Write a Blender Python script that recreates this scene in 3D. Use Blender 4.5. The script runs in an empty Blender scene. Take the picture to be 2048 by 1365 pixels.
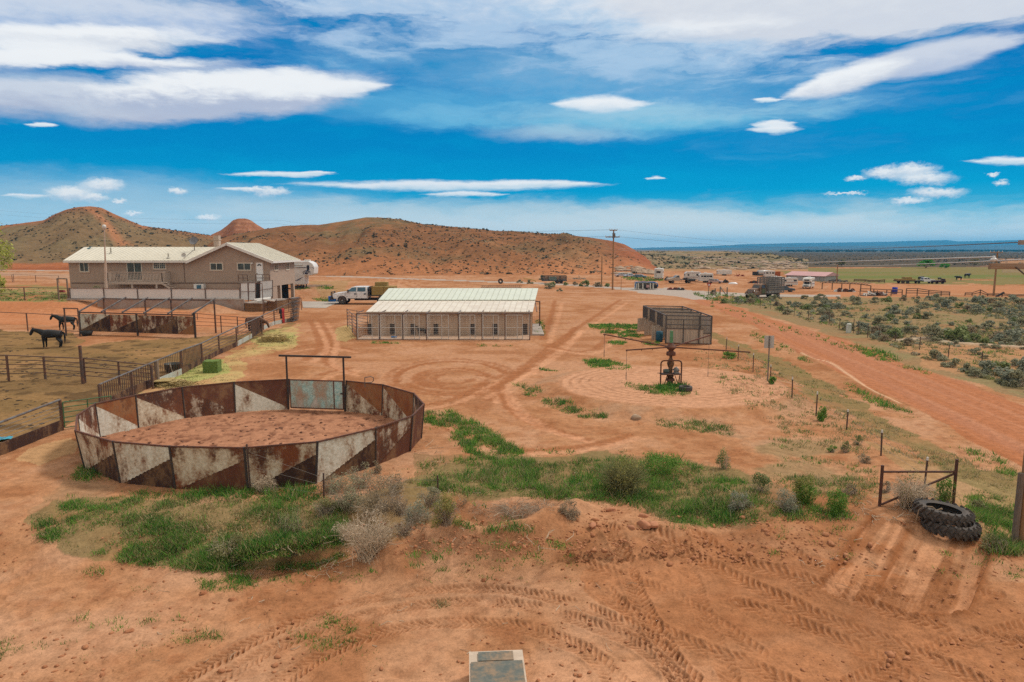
import bpy, bmesh, math, random
import numpy as np
from mathutils import Vector, Matrix
random.seed(7); RNG = np.random.default_rng(11)
sc = bpy.context.scene
COL = sc.collection
R = math.radians
# ------------------------------------------------------------------ camera
CAMH, FPX = 8.0, 1365.33
PITCH = math.atan((682.5 - 498.0) / FPX)
CP, SP = math.cos(PITCH), math.sin(PITCH)
cam = bpy.data.cameras.new('camera'); cam.sensor_width = 36; cam.lens = 24
cam.clip_start = 0.1; cam.clip_end = 40000
co = bpy.data.objects.new('camera', cam); COL.objects.link(co)
co.location = (0, 0, CAMH); co.rotation_euler = (math.pi / 2 - PITCH, 0, 0)
sc.camera = co

def ray(px, py):
    a = (px - 1024.0) / FPX; b = (682.5 - py) / FPX
    return (a, CP + b * SP, -SP + b * CP)
def atz(px, py, z=0.0):
    d = ray(px, py); t = (z - CAMH) / d[2]
    return Vector((d[0] * t, d[1] * t, z))
def atY(px, py, Y):
    d = ray(px, py); t = Y / d[1]
    return Vector((d[0] * t, Y, CAMH + d[2] * t))
def proj(X, Y, Z):
    zc = Y * CP - (Z - CAMH) * SP; up = Y * SP + (Z - CAMH) * CP
    return 1024 + FPX * X / zc, 682.5 - FPX * up / zc
def AE(px, py):
    d = ray(px, py); n = math.sqrt(d[0]**2 + d[1]**2 + d[2]**2)
    return math.degrees(math.atan2(d[0], d[1])), math.degrees(math.asin(d[2] / n))
# ------------------------------------------------------------------ noise
def _h(ix, iy, s):
    n = (ix.astype(np.int64) * 374761393 + iy.astype(np.int64) * 668265263 + s * 974634777) & 0x7fffffff
    n = ((n ^ (n >> 13)) * 1274126177) & 0x7fffffff
    n = n ^ (n >> 16)
    return (n & 0xffff) / 65535.0
def vn(x, y, s=0):
    x = np.asarray(x, float); y = np.asarray(y, float)
    ix = np.floor(x); iy = np.floor(y); fx = x - ix; fy = y - iy
    fx = fx * fx * (3 - 2 * fx); fy = fy * fy * (3 - 2 * fy)
    a = _h(ix, iy, s); b = _h(ix + 1, iy, s); c = _h(ix, iy + 1, s); d = _h(ix + 1, iy + 1, s)
    return (a * (1 - fx) + b * fx) * (1 - fy) + (c * (1 - fx) + d * fx) * fy
def fbm(x, y, s=0, o=4):
    r = 0; a = 0.5; t = 0
    for i in range(o):
        r = r + a * vn(x, y, s + i * 17); t += a; a *= 0.5; x = x * 2.03 + 3.1; y = y * 2.03 + 7.7
    return r / t
def S(a, b, x):
    t = np.clip((x - a) / (b - a), 0, 1); return t * t * (3 - 2 * t)
def pdist(X, Y, pts):
    """distance to a polyline, and arc length + signed side of the nearest point"""
    D = np.full(X.shape, 1e9); A = np.zeros(X.shape); G = np.zeros(X.shape); L = 0.0
    for (x0, y0), (x1, y1) in zip(pts[:-1], pts[1:]):
        dx, dy = x1 - x0, y1 - y0; l = math.hypot(dx, dy) + 1e-9
        t = np.clip(((X - x0) * dx + (Y - y0) * dy) / (l * l), 0, 1)
        ex = X - x0 - t * dx; ey = Y - y0 - t * dy
        d = np.hypot(ex, ey); m = d < D
        D = np.where(m, d, D); A = np.where(m, L + t * l, A)
        G = np.where(m, np.sign(dx * ey - dy * ex), G); L += l
    return D, A, G
def inpoly(U, V, P):
    r = np.zeros(U.shape, bool); n = len(P)
    for i in range(n):
        x0, y0 = P[i]; x1, y1 = P[(i + 1) % n]
        if y0 == y1: continue
        c = ((y0 > V) != (y1 > V)) & (U < (x1 - x0) * (V - y0) / (y1 - y0) + x0)
        r ^= c
    return r
def wpts(pp, z=0.0): return [tuple(atz(a, b, z)[:2]) for a, b in pp]
def spline(pts, n=8):
    P = [np.array(p, float) for p in pts]; out = []
    P = [2 * P[0] - P[1]] + P + [2 * P[-1] - P[-2]]
    for i in range(1, len(P) - 2):
        for k in range(n):
            t = k / n
            out.append(tuple(0.5 * (2 * P[i] + (P[i+1] - P[i-1]) * t + (2*P[i-1] - 5*P[i] + 4*P[i+1] - P[i+2]) * t*t + (-P[i-1] + 3*P[i] - 3*P[i+1] + P[i+2]) * t**3)))
    out.append(tuple(P[-2])); return out
# ------------------------------------------------------------------ terrain macro shape
DITCH = spline(wpts([(540, 1100), (700, 1078), (800, 1045), (900, 1036), (1000, 1046), (1095, 1042)], -0.4), 4)
LIP = spline(wpts([(790, 1105), (845, 1078), (900, 1074), (960, 1086), (1040, 1084), (1100, 1066), (1140, 1040)], -0.3), 4)
WALK = atz(1341, 768, 0.35)
ROADL = [(1300, 583), (1367, 596), (1440, 622), (1510, 655), (1610, 712), (1708, 762), (1811, 808), (1936, 881), (2048, 940), (2400, 1130)]
ROADR = [(1425, 592), (1480, 617), (1536, 638), (1636, 667), (1736, 698), (1936, 770), (2048, 812), (2400, 940)]
def TH(X, Y):
    X = np.asarray(X, float); Y = np.asarray(Y, float)
    z = -0.75 * (1 - 0.55 * S(-2, 4, X)) * S(20.6, 16.6, Y + 0.5 * (fbm(X * .5, Y * .5, 5, 2) - .5))
    nr = Y < 26
    if nr.any():
        xn, yn = X[nr], Y[nr]; d, _, _ = pdist(xn, yn, DITCH); dz = -0.58 * np.exp(-(d / 0.75) ** 2)
        d, _, _ = pdist(xn, yn, LIP); dz = dz + 0.58 * np.exp(-(d / 0.55) ** 2) * (0.7 + 0.6 * fbm(xn, yn, 9, 2))
        z = z.copy(); z[nr] += dz
    z = z + 0.45 * np.exp(-((X - 3.4) / 1.9) ** 2 - ((Y - 18.5) / 0.7) ** 2) * (0.5 + fbm(X * 1.3, Y * 1.3, 21, 3))
    z = z + 0.40 * S(14.6, 17.8, Y) * S(5.8, 7.4, X) * S(15, 13, X) * S(24, 20, Y)
    r = np.hypot(X - WALK.x, (Y - WALK.y) * 1.06); z = z + 0.38 * S(8.4, 6.3, r)
    # raised yard of the house, earth bank behind the driveway
    A = S(88.25, 88.45, Y) * S(-34.75, -34.95, X)
    A = np.maximum(A, S(81, 88.3, Y) * S(-51, -57, X))
    B = S(109, 114, Y) * S(-19, -29, X)
    z = z + 1.34 * np.maximum(A, B) * S(200, 150, Y)
    z = z + 1.0 * np.exp(-((X + 38.2) / 2.3) ** 2 - ((Y - 86.9) / 1.5) ** 2) * S(88.6, 88.2, Y)
    z = z + 0.5 * np.exp(-((X + 47) / 5) ** 2 - ((Y - 87.9) / 1.6) ** 2) * S(88.6, 88.2, Y)
    # gentle unevenness
    z = z + 0.10 * (fbm(X * .16, Y * .16, 3, 3) - .5) * S(8, 14, Y) * S(140, 60, Y)
    z = z + 0.05 * (fbm(X * 1.1, Y * 1.1, 33, 3) - .5) * S(60, 30, Y)
    return z
def at(px, py):
    p = atz(px, py, 0.0)
    for _ in range(8):
        z = float(TH(np.array([p.x]), np.array([p.y]))[0]); p = atz(px, py, z)
    return p
def gz(x, y): return float(TH(np.array([x]), np.array([y]))[0])
# ------------------------------------------------------------------ object helpers
def tag(o, label=None, cat=None, group=None, kind=None):
    if label: o['label'] = label
    if cat: o['category'] = cat
    if group: o['group'] = group
    if kind: o['kind'] = kind
    return o
def thing(name, loc, label, cat, group=None, rz=0.0, scale=1.0):
    o = bpy.data.objects.new(name, None); COL.objects.link(o)
    o.location = loc; o.rotation_euler = (0, 0, rz); o.scale = (scale,) * 3
    o.empty_display_size = 0.2
    return tag(o, label, cat, group)
KIDS = {}
def copy_tree(o, parent=None):
    c = o.copy(); COL.objects.link(c); c.parent = parent
    for ch in KIDS.get(o.name, []):
        copy_tree(ch, c)
    if parent: KIDS.setdefault(parent.name, []).append(c)
    return c
def mkobj(name, me, parent=None):
    o = bpy.data.objects.new(name, me); COL.objects.link(o)
    if parent:
        o.parent = parent; KIDS.setdefault(parent.name, []).append(o)
    return o
class MB:
    def __init__(s, org=(0, 0, 0)):
        s.v = []; s.f = []; s.m = []; s.o = Vector(org); s.mi = 0
    def add(s, vs, fs, mi=None):
        n = len(s.v); s.v.extend([Vector(v) - s.o for v in vs])
        for f in fs:
            s.f.append([i + n for i in f]); s.m.append(s.mi if mi is None else mi)
        return s
    def box(s, c, d, rz=0.0, mi=None, M=None, taper=1.0):
        c = Vector(c); x, y, z = d[0] / 2, d[1] / 2, d[2] / 2
        vs = [Vector((a * x * (taper if k > 0 else 1), b * y * (taper if k > 0 else 1), k * z)) for k in (-1, 1) for a, b in ((-1, -1), (1, -1), (1, 1), (-1, 1))]
        Q = M if M is not None else Matrix.Rotation(rz, 3, 'Z')
        return s.add([Q @ v + c for v in vs], [(3, 2, 1, 0), (4, 5, 6, 7), (0, 1, 5, 4), (1, 2, 6, 5), (2, 3, 7, 6), (3, 0, 4, 7)], mi)
    def beam(s, p, q, w, h, mi=None, up=(0, 0, 1)):
        """square bar from p to q"""
        p = Vector(p); q = Vector(q); d = q - p; L = d.length; d.normalize()
        u = Vector(up)
        if abs(d.dot(u)) > 0.98: u = Vector((0, 1, 0))
        y = u.cross(d).normalized(); z = d.cross(y)
        M = Matrix((d, y, z)).transposed()
        return s.box((p + q) / 2, (L, w, h), M=M, mi=mi)
    def bar(s, p, q, r, n=6, r2=None, mi=None, cap=True):
        p = Vector(p); q = Vector(q); d = (q - p)
        if d.length < 1e-6: return s
        d.normalize(); r2 = r if r2 is None else r2
        u = Vector((0, 0, 1)) if abs(d.z) < 0.9 else Vector((1, 0, 0))
        a = d.cross(u).normalized(); b = d.cross(a)
        vs = []
        for c, rr in ((p, r), (q, r2)):
            for i in range(n):
                t = 2 * math.pi * i / n; vs.append(c + a * math.cos(t) * rr + b * math.sin(t) * rr)
        fs = [(i, (i + 1) % n, n + (i + 1) % n, n + i) for i in range(n)]
        if cap: fs += [tuple(range(n))[::-1], tuple(range(n, 2 * n))]
        return s.add(vs, fs, mi)
    def tube(s, pts, r, n=6, mi=None):
        for p, q in zip(pts[:-1], pts[1:]): s.bar(p, q, r, n, mi=mi)
        return s
    def lathe(s, prof, c=(0, 0, 0), n=16, M=None, mi=None, closed=False, wob=0):
        c = Vector(c); vs = []; k = len(prof)
        for i in range(n):
            t = 2 * math.pi * i / n; w = 1 + wob * math.sin(3 * t + 1)
            for r, z in prof:
                v = Vector((r * math.cos(t) * w, r * math.sin(t) * w, z))
                vs.append((M @ v if M is not None else v) + c)
        fs = []
        for i in range(n):
            j = (i + 1) % n
            for a in range(k if closed else k - 1):
                b = (a + 1) % k
                fs.append((i * k + a, j * k + a, j * k + b, i * k + b))
        return s.add(vs, fs, mi)
    def prism(s, poly, o, u, v, depth, mi=None):
        """polygon in the (u,v) plane at o, thickness along u x v, centred"""
        o = Vector(o); u = Vector(u); v = Vector(v); nrm = u.cross(v).normalized() * depth / 2
        n = len(poly)
        a = [o + u * x + v * y - nrm for x, y in poly]; b = [o + u * x + v * y + nrm for x, y in poly]
        fs = [tuple(range(n))[::-1], tuple(range(n, 2 * n))] + [(i, (i + 1) % n, n + (i + 1) % n, n + i) for i in range(n)]
        return s.add(a + b, fs, mi)
    def quad(s, a, b, c, d, mi=None): return s.add([a, b, c, d], [(0, 1, 2, 3)], mi)
    def build(s, name, mats, parent=None, smooth=False, bevel=0):
        me = bpy.data.meshes.new(name)
        me.from_pydata([tuple(v) for v in s.v], [], s.f)
        if not isinstance(mats, (list, tuple)): mats = [mats]
        for m in mats: me.materials.append(m)
        me.polygons.foreach_set('material_index', s.m)
        if smooth: me.polygons.foreach_set('use_smooth', [True] * len(s.f))
        me.update()
        o = mkobj(name, me, parent)
        if bevel:
            b = o.modifiers.new('bevel', 'BEVEL'); b.width = bevel; b.segments = 2; b.limit_method = 'ANGLE'
        return o
def bigmesh(name, V, F, mats, col=None, smooth=True, mi=None, parent=None):
    """numpy mesh, faces all the same size"""
    me = bpy.data.meshes.new(name); V = np.asarray(V, np.float32); F = np.asarray(F, np.int32); k = F.shape[1]
    me.vertices.add(len(V)); me.vertices.foreach_set('co', V.ravel())
    me.loops.add(F.size); me.loops.foreach_set('vertex_index', F.ravel())
    me.polygons.add(len(F)); me.polygons.foreach_set('loop_start', np.arange(0, F.size, k, dtype=np.int32))
    if smooth: me.polygons.foreach_set('use_smooth', np.ones(len(F), bool))
    if mi is not None: me.polygons.foreach_set('material_index', np.asarray(mi, np.int32))
    if col is not None:
        at_ = me.color_attributes.new('tint', 'FLOAT_COLOR', 'POINT')
        c = np.ones((len(V), 4), np.float32); c[:, :3] = col; at_.data.foreach_set('color', c.ravel())
    me.update(calc_edges=True)
    if not isinstance(mats, (list, tuple)): mats = [mats]
    for m in mats: me.materials.append(m)
    return mkobj(name, me, parent)
# ------------------------------------------------------------------ materials
class NT:
    def __init__(s, tree): s.t = tree; tree.nodes.clear()
    def n(s, typ, ins=None, **kw):
        nd = s.t.nodes.new(typ)
        for k, v in kw.items(): setattr(nd, k, v)
        for k, v in (ins or {}).items():
            if isinstance(v, bpy.types.NodeSocket): s.t.links.new(v, nd.inputs[k])
            else: nd.inputs[k].default_value = v
        return nd
    def math(s, op, a, b=0.0, c=0.0, clamp=False):
        nd = s.n('ShaderNodeMath', {0: a, 1: b, 2: c}, operation=op); nd.use_clamp = clamp; return nd.outputs[0]
    def mr(s, v, a, b, c=0.0, d=1.0, smooth=True):
        nd = s.n('ShaderNodeMapRange', {'Value': v, 'From Min': a, 'From Max': b, 'To Min': c, 'To Max': d})
        if smooth: nd.interpolation_type = 'SMOOTHSTEP'
        return nd.outputs[0]
    def mix(s, f, a, b, mode='MIX'):
        nd = s.t.nodes.new('ShaderNodeMix'); nd.data_type = 'RGBA'; nd.blend_type = mode
        for k, v in ((0, f), (6, a), (7, b)):
            if isinstance(v, bpy.types.NodeSocket): s.t.links.new(v, nd.inputs[k])
            elif k == 0: nd.inputs[k].default_value = v
            else: nd.inputs[k].default_value = (v[0], v[1], v[2], 1)
        return nd.outputs[2]
    def noise(s, vec, scale, detail=4, rough=.55, dist=0.0):
        return s.n('ShaderNodeTexNoise', {'Vector': vec, 'Scale': scale, 'Detail': detail, 'Roughness': rough, 'Distortion': dist}).outputs[0]
def newmat(name):
    m = bpy.data.materials.new(name); m.use_nodes = True; return m, NT(m.node_tree)
def finish(t, col, rough=.8, metal=0.0, bump=None, bd=0.02, spec=.3, trans=0.0, alpha=None):
    p = t.n('ShaderNodeBsdfPrincipled', {'Base Color': col if isinstance(col, bpy.types.NodeSocket) else (*col, 1), 'Roughness': rough, 'Metallic': metal, 'Specular IOR Level': spec})
    if bump is not None:
        b = t.n('ShaderNodeBump', {'Height': bump, 'Distance': bd, 'Strength': 1.0}); t.t.links.new(b.outputs[0], p.inputs['Normal'])
    o = t.n('ShaderNodeOutputMaterial'); t.t.links.new(p.outputs[0], o.inputs[0]); return p
def objvec(t, rnd=True, stretch=None):
    tc = t.n('ShaderNodeTexCoord').outputs['Object']
    if stretch: tc = t.n('ShaderNodeMapping', {'Vector': tc, 'Scale': stretch}).outputs[0]
    if rnd:
        oi = t.n('ShaderNodeObjectInfo').outputs['Random']
        sh = t.math('MULTIPLY', oi, 97.0)
        tc = t.n('ShaderNodeVectorMath', {0: tc, 1: sh}, operation='ADD').outputs[0]
    return tc
def MAT(name, c1, c2=None, scale=4, rough=.75, bump=0.0, metal=0.0, lo=.35, hi=.65, spec=.3, stretch=None, c3=None, fine=30):
    m, t = newmat(name); v = objvec(t, True, stretch)
    c2 = c2 or tuple(x * .78 for x in c1)
    n = t.noise(v, scale, 5)
    c = t.mix(t.mr(n, lo, hi), c1, c2)
    f = t.noise(v, scale * 7, 3)
    c = t.mix(t.mr(f, .3, .8, 0, .35), c, c3 or tuple(x * .6 for x in c2))
    finish(t, c, rough, metal, f if bump else None, bump or .01, spec); return m
def RUST(name, paint, paint2, thr=.5, sc_=1.6, rust=(.17, .048, .02), rust2=(.055, .02, .013), soft=.06, org=.4):
    """old flaking paint over rusty steel"""
    m, t = newmat(name); v = objvec(t, True)
    vs = t.n('ShaderNodeMapping', {'Vector': v, 'Scale': (1, 1, .55)}).outputs[0]
    n1 = t.noise(vs, sc_, 8, .62); n2 = t.noise(v, sc_ * 6, 6, .7); n3 = t.noise(v, .8, 3)
    p = t.mix(t.mr(n2, .3, .7), paint, paint2)
    r = t.mix(t.mr(n3, .35, .65), rust, rust2)
    r = t.mix(t.mr(n2, .40, .75, 0, org), r, (.30, .11, .03))
    fl = t.noise(v, sc_ * 22, 4, .7); r = t.mix(t.mr(fl, .45, .75, 0, .45), r, (.03, .014, .011))
    k = t.math('ADD', t.math('MULTIPLY', n1, .75), t.math('MULTIPLY', n2, .25))
    mk = t.mr(k, thr - soft, thr + soft)
    stain = t.mr(k, thr - .16, thr, 0, .55)
    p = t.mix(stain, p, (.30, .17, .08))
    c = t.mix(mk, p, r)
    finish(t, c, .7, 0, k, .012, .25); return m
# ------------------------------------------------------------------ sky, clouds, sun
SUN_EL, SUN_AZ = 52.0, 62.0       # degrees; azimuth from the view axis towards the right
sun = bpy.data.lights.new('sun', 'SUN'); sun.energy = 2.7; sun.angle = R(10); sun.color = (1.0, .93, .84)
so = bpy.data.objects.new('sun', sun); COL.objects.link(so); so.location = (60, 40, 90)
sd = Vector((math.sin(R(SUN_AZ)) * math.cos(R(SUN_EL)), math.cos(R(SUN_AZ)) * math.cos(R(SUN_EL)), math.sin(R(SUN_EL))))
so.rotation_euler = sd.to_track_quat('Z', 'Y').to_euler()
W = bpy.data.worlds.new('World'); sc.world = W; W.use_nodes = True
w = NT(W.node_tree)
sky = w.n('ShaderNodeTexSky'); sky.sky_type = 'NISHITA'; sky.sun_disc = False
sky.sun_elevation = R(SUN_EL); sky.sun_rotation = R(SUN_AZ); sky.altitude = 1400
D = w.n('ShaderNodeTexCoord').outputs['Generated']
sx = w.n('ShaderNodeSeparateXYZ', {0: D})
DEG = 57.29578
az = w.math('MULTIPLY', w.math('ARCTAN2', sx.outputs[0], sx.outputs[1]), DEG)
el = w.math('MULTIPLY', w.math('ARCSINE', sx.outputs[2]), DEG)
P = w.n('ShaderNodeCombineXYZ', {0: az, 1: el}).outputs[0]
def vadd(a, b): return w.n('ShaderNodeVectorMath', {0: a, 1: b}, operation='ADD').outputs[0]
def warp(scale, amp, detail=5, rough=.6):
    m = w.n('ShaderNodeMapping', {'Vector': P, 'Scale': scale}).outputs[0]
    n = w.n('ShaderNodeTexNoise', {'Vector': m, 'Scale': 1.0, 'Detail': detail, 'Roughness': rough}).outputs['Color']
    c = w.n('ShaderNodeVectorMath', {0: n, 1: (.5, .5, .5)}, operation='SUBTRACT').outputs[0]
    c = w.n('ShaderNodeVectorMath', {0: c, 1: amp}, operation='MULTIPLY').outputs[0]
    return vadd(P, c)
Pw = warp((.22, .75, 1), (4.5, 1.6, 0), 6, .62)        # streaky wind-torn edges
Pc = warp((1.5, 2.6, 1), (1.2, .9, 0), 5, .7)          # puffy edges
Pl = warp((.45, 2.0, 1), (1.9, .55, 0), 6, .66)          # smooth lens clouds
wm = w.n('ShaderNodeMapping', {'Vector': Pw, 'Scale': (.10, .55, 1), 'Rotation': (0, 0, R(-6))}).outputs[0]
wisp = w.noise(wm, 1.0, 7, .62, .4)
fm = w.n('ShaderNodeMapping', {'Vector': P, 'Scale': (.55, 1.5, 1)}).outputs[0]
fine = w.noise(fm, 1.0, 6, .62, .3)
# clear blue, paler towards the horizon, with a share of the physical sky
rampf = w.mr(el, 0, 24, 0, 1, False)
rp = w.n('ShaderNodeValToRGB', {0: rampf}); cr = rp.color_ramp
stops = [(0.0, (.40, .64, .72)), (.10, (.06, .46, .67)), (.19, (.0, .33, .63)), (.32, (.0, .235, .56)), (.55, (.0, .175, .50)), (1.0, (.0, .14, .45))]
while len(cr.elements) < len(stops): cr.elements.new(.5)
for e, (p_, c_) in zip(cr.elements, stops): e.position = p_; e.color = (*c_, 1)
nish = w.mix(1.0, sky.outputs[0], (.0, .06, .085), 'MULTIPLY')
col = w.mix(.05, rp.outputs[0], nish)
col = w.mix(w.mr(wisp, .42, .80, 0, .32), col, (.0, .42, .70))      # faint streaks of thin cirrus in the blue
def cloud(col, px, py, hx, hy, rot=0.0, kind='E', soft=.25, top=(.86, .88, .91), bot=(.60, .64, .73), op=1.0, vec=None, tex=0.0, tb=(-.9, .5)):
    a, e = AE(px, py); a1, e1 = AE(px + hx, py); a0, e0 = AE(px - hx, py)
    _, et = AE(px, py - hy); _, eb = AE(px, py + hy)
    vec = vec if vec is not None else {'E': Pw, 'L': Pl, 'C': Pc}[kind]
    # the eye line of equal picture height is not a line of equal elevation away from the middle
    tilt = math.degrees(math.atan2(e1 - e0, a1 - a0))
    q = w.n('ShaderNodeMapping', {'Vector': vec, 'Location': (a, e, 0), 'Rotation': (0, 0, R(rot + tilt)), 'Scale': (max((a1 - a0) / 2, .1), max((et - eb) / 2, .05), 1)}, vector_type='TEXTURE').outputs[0]
    s_ = w.n('ShaderNodeSeparateXYZ', {0: q})
    if kind == 'L':
        d = w.math('ADD', w.math('MULTIPLY', s_.outputs[0], s_.outputs[0]), w.math('ABSOLUTE', s_.outputs[1]))
    else:
        d = w.n('ShaderNodeVectorMath', {0: q}, operation='LENGTH').outputs['Value']
    if tex: d = w.math('ADD', d, w.math('MULTIPLY', w.math('SUBTRACT', wisp, .5), tex))
    m = w.mr(d, 1 + soft, 1 - soft, 0, op)
    sh = w.mr(w.math('ADD', s_.outputs[1], w.math('MULTIPLY', w.math('SUBTRACT', fine, .5), 1.6)), tb[0], tb[1])
    c = w.mix(sh, bot, top)
    return w.mix(m, col, c)
LAV = (.47, .52, .66); WH = (.90, .92, .94); GR = (.62, .67, .76)
PALE = (.56, .70, .77)
# low haze-white bank over the horizon
col = cloud(col, 1100, 505, 1500, 88, 0, 'E', .32, (.68, .755, .77), (.86, .875, .86), .97, tex=.9)
col = cloud(col, 150, 420, 620, 62, 0, 'E', .55, (.45, .64, .78), (.50, .68, .79), .72, tex=1.1)
col = cloud(col, 760, 425, 420, 26, 0, 'E', .6, PALE, PALE, .6, tex=1.2)
# veils
col = cloud(col, 1180, 165, 470, 80, -4, 'E', .7, (.30, .55, .76), (.14, .46, .74), .62, tex=3.0)
col = cloud(col, 1260, 238, 330, 26, 0, 'E', .6, (.40, .66, .79), (.20, .56, .76), .75, tex=2.0)
col = cloud(col, 830, 215, 260, 30, -3, 'E', .8, (.15, .48, .74), (.15, .48, .74), .6, tex=2.2)
col = cloud(col, 1120, 268, 110, 14, 0, 'E', .8, PALE, PALE, .5, tex=1.5)
# top sheet
col = cloud(col, 900, -60, 560, 150, -5, 'E', .35, (.76, .81, .88), (.42, .58, .78), .95, tex=2.6)
col = cloud(col, 1330, 20, 330, 118, -8, 'E', .4, (.78, .82, .88), (.40, .58, .78), .92, tex=2.6)
col = cloud(col, 1780, -40, 640, 122, 5, 'E', .16, (.74, .77, .82), (.66, .70, .78), 1.0, tex=.8)
col = cloud(col, 1400, 62, 150, 24, 4, 'E', .5, WH, GR, .7, tex=.9)
# left group
col = cloud(col, 180, 30, 420, 62, -3, 'E', .45, (.68, .74, .84), (.36, .50, .74), .9, tex=2.0)
col = cloud(col, 30, 190, 330, 40, -2, 'E', .5, (.66, .71, .80), LAV, .95, tex=.8)
col = cloud(col, 190, 78, 260, 24, -1, 'E', .4, WH, GR, 1.0, tex=1.3)
col = cloud(col, 150, 120, 320, 17, -2, 'E', .35, WH, (.55, .61, .74), 1.0, tex=1.1)
col = cloud(col, 60, 108, 200, 26, 0, 'E', .4, WH, WH, .95, tex=.5)
col = cloud(col, 340, 214, 200, 34, 4, 'E', .35, (.60, .66, .76), LAV, 1.0, tex=.25)
col = cloud(col, 460, 188, 280, 44, 1, 'E', .28, WH, (.46, .52, .67), 1.0, tex=.7, tb=(-.6, .45))
col = cloud(col, 690, 176, 90, 16, 3, 'L', .4, WH, (.7, .75, .82), .95, tex=.8)
col = cloud(col, 600, 168, 150, 24, 0, 'E', .5, WH, WH, .9, tex=.6)
# lens clouds to the right
col = cloud(col, 1850, 118, 190, 34, 12, 'L', .32, (.64, .69, .79), (.50, .57, .72), 1.0, tex=.6)
col = cloud(col, 1690, 160, 130, 26, 17, 'L', .38, WH, (.66, .70, .78), 1.0, tex=.5)
col = cloud(col, 1200, 209, 94, 15, 0, 'L', .42, WH, (.66, .76, .85), .97, tex=.5)
for a in [(1545, 249, 42, 7), (1550, 259, 54, 8), (560, 349, 102, 6), (630, 346, 40, 3), (900, 372, 300, 10), (1060, 368, 130, 7), (1310, 356, 24, 3), (1535, 200, 30, 5), (480, 378, 46, 3), (80, 250, 34, 5), (2020, 322, 90, 7), (930, 389, 80, 5), (50, 392, 44, 5)]:
    col = cloud(col, *a, 0, 'L', .5, WH, (.62, .76, .85), .92, tex=.9)
for a in [(1768, 347, 34, 10), (1826, 341, 40, 11), (1846, 358, 54, 11), (1876, 386, 46, 9), (1820, 402, 32, 6), (1712, 357, 18, 5), (1690, 387, 34, 2.5), (2004, 368, 13, 6), (1985, 349, 10, 3),
          (206, 371, 36, 12), (142, 388, 42, 13), (190, 396, 22, 7), (355, 384, 14, 6), (545, 384, 32, 8), (510, 379, 22, 5), (415, 436, 20, 5), (240, 402, 12, 4), (268, 427, 16, 3)]:
    col = cloud(col, *a, 0, 'C', .6, (.92, .93, .93), (.58, .68, .79), .95, tex=.8)
# brighter air low over the horizon
col = w.n('ShaderNodeVectorMath', {0: col, 3: w.mr(el, 4.0, .3, 1.0, 1.2)}, operation='SCALE').outputs[0]
# the thick bright deck high overhead, above the picture, added for its soft light
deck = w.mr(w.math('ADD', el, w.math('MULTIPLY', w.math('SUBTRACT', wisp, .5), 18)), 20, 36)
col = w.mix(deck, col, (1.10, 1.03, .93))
# broken bright cloud added behind the viewer, unseen, to light the facing walls
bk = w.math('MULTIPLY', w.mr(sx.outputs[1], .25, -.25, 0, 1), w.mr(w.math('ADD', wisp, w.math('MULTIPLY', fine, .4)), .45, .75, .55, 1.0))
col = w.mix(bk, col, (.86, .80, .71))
col = w.mix(w.mr(el, -1.0, 0.0, 1, 0), col, (.30, .22, .16))
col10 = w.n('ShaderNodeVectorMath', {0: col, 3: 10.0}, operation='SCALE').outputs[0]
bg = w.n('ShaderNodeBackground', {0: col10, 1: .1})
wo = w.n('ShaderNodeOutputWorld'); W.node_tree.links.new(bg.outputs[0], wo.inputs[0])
W.cycles.sampling_method = 'MANUAL'; W.cycles.sample_map_resolution = 512
sc.view_settings.view_transform = 'Standard'; sc.view_settings.look = 'None'; sc.view_settings.gamma = 1.0
sc.view_settings.exposure = 0.0; sc.view_settings.use_curve_mapping = False
sc.cycles.use_denoising = False
sc.cycles.max_bounces = 4; sc.cycles.diffuse_bounces = 2; sc.cycles.glossy_bounces = 2; sc.cycles.transparent_max_bounces = 6
sc.cycles.use_adaptive_sampling = False
# ------------------------------------------------------------------ ground sheet
def ground_grid():
    ys = [9.0]
    while ys[-1] < 130:
        y = ys[-1]; ys.append(y + min(y * y / (CAMH * FPX) * 1.9, .40))
    while ys[-1] < 9500:
        y = ys[-1]; ys.append(y + min(max(y * y / (CAMH * FPX) * 1.3, .4), y * .05))
    ys = np.array(ys)
    tx = np.concatenate([np.linspace(-2.6, -.84, 60)[:-1], np.linspace(-.84, .84, 1160), np.linspace(.84, 2.6, 60)[1:]])
    return ys, tx
ys, tx = ground_grid()
ZC = ys * CP + CAMH * SP
X = tx[None, :] * ZC[:, None]; Y = np.repeat(ys[:, None], len(tx), 1)
shp = X.shape; X = X.ravel(); Y = Y.ravel()
Z = TH(X, Y)
U, V = proj(X, Y, Z)
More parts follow.
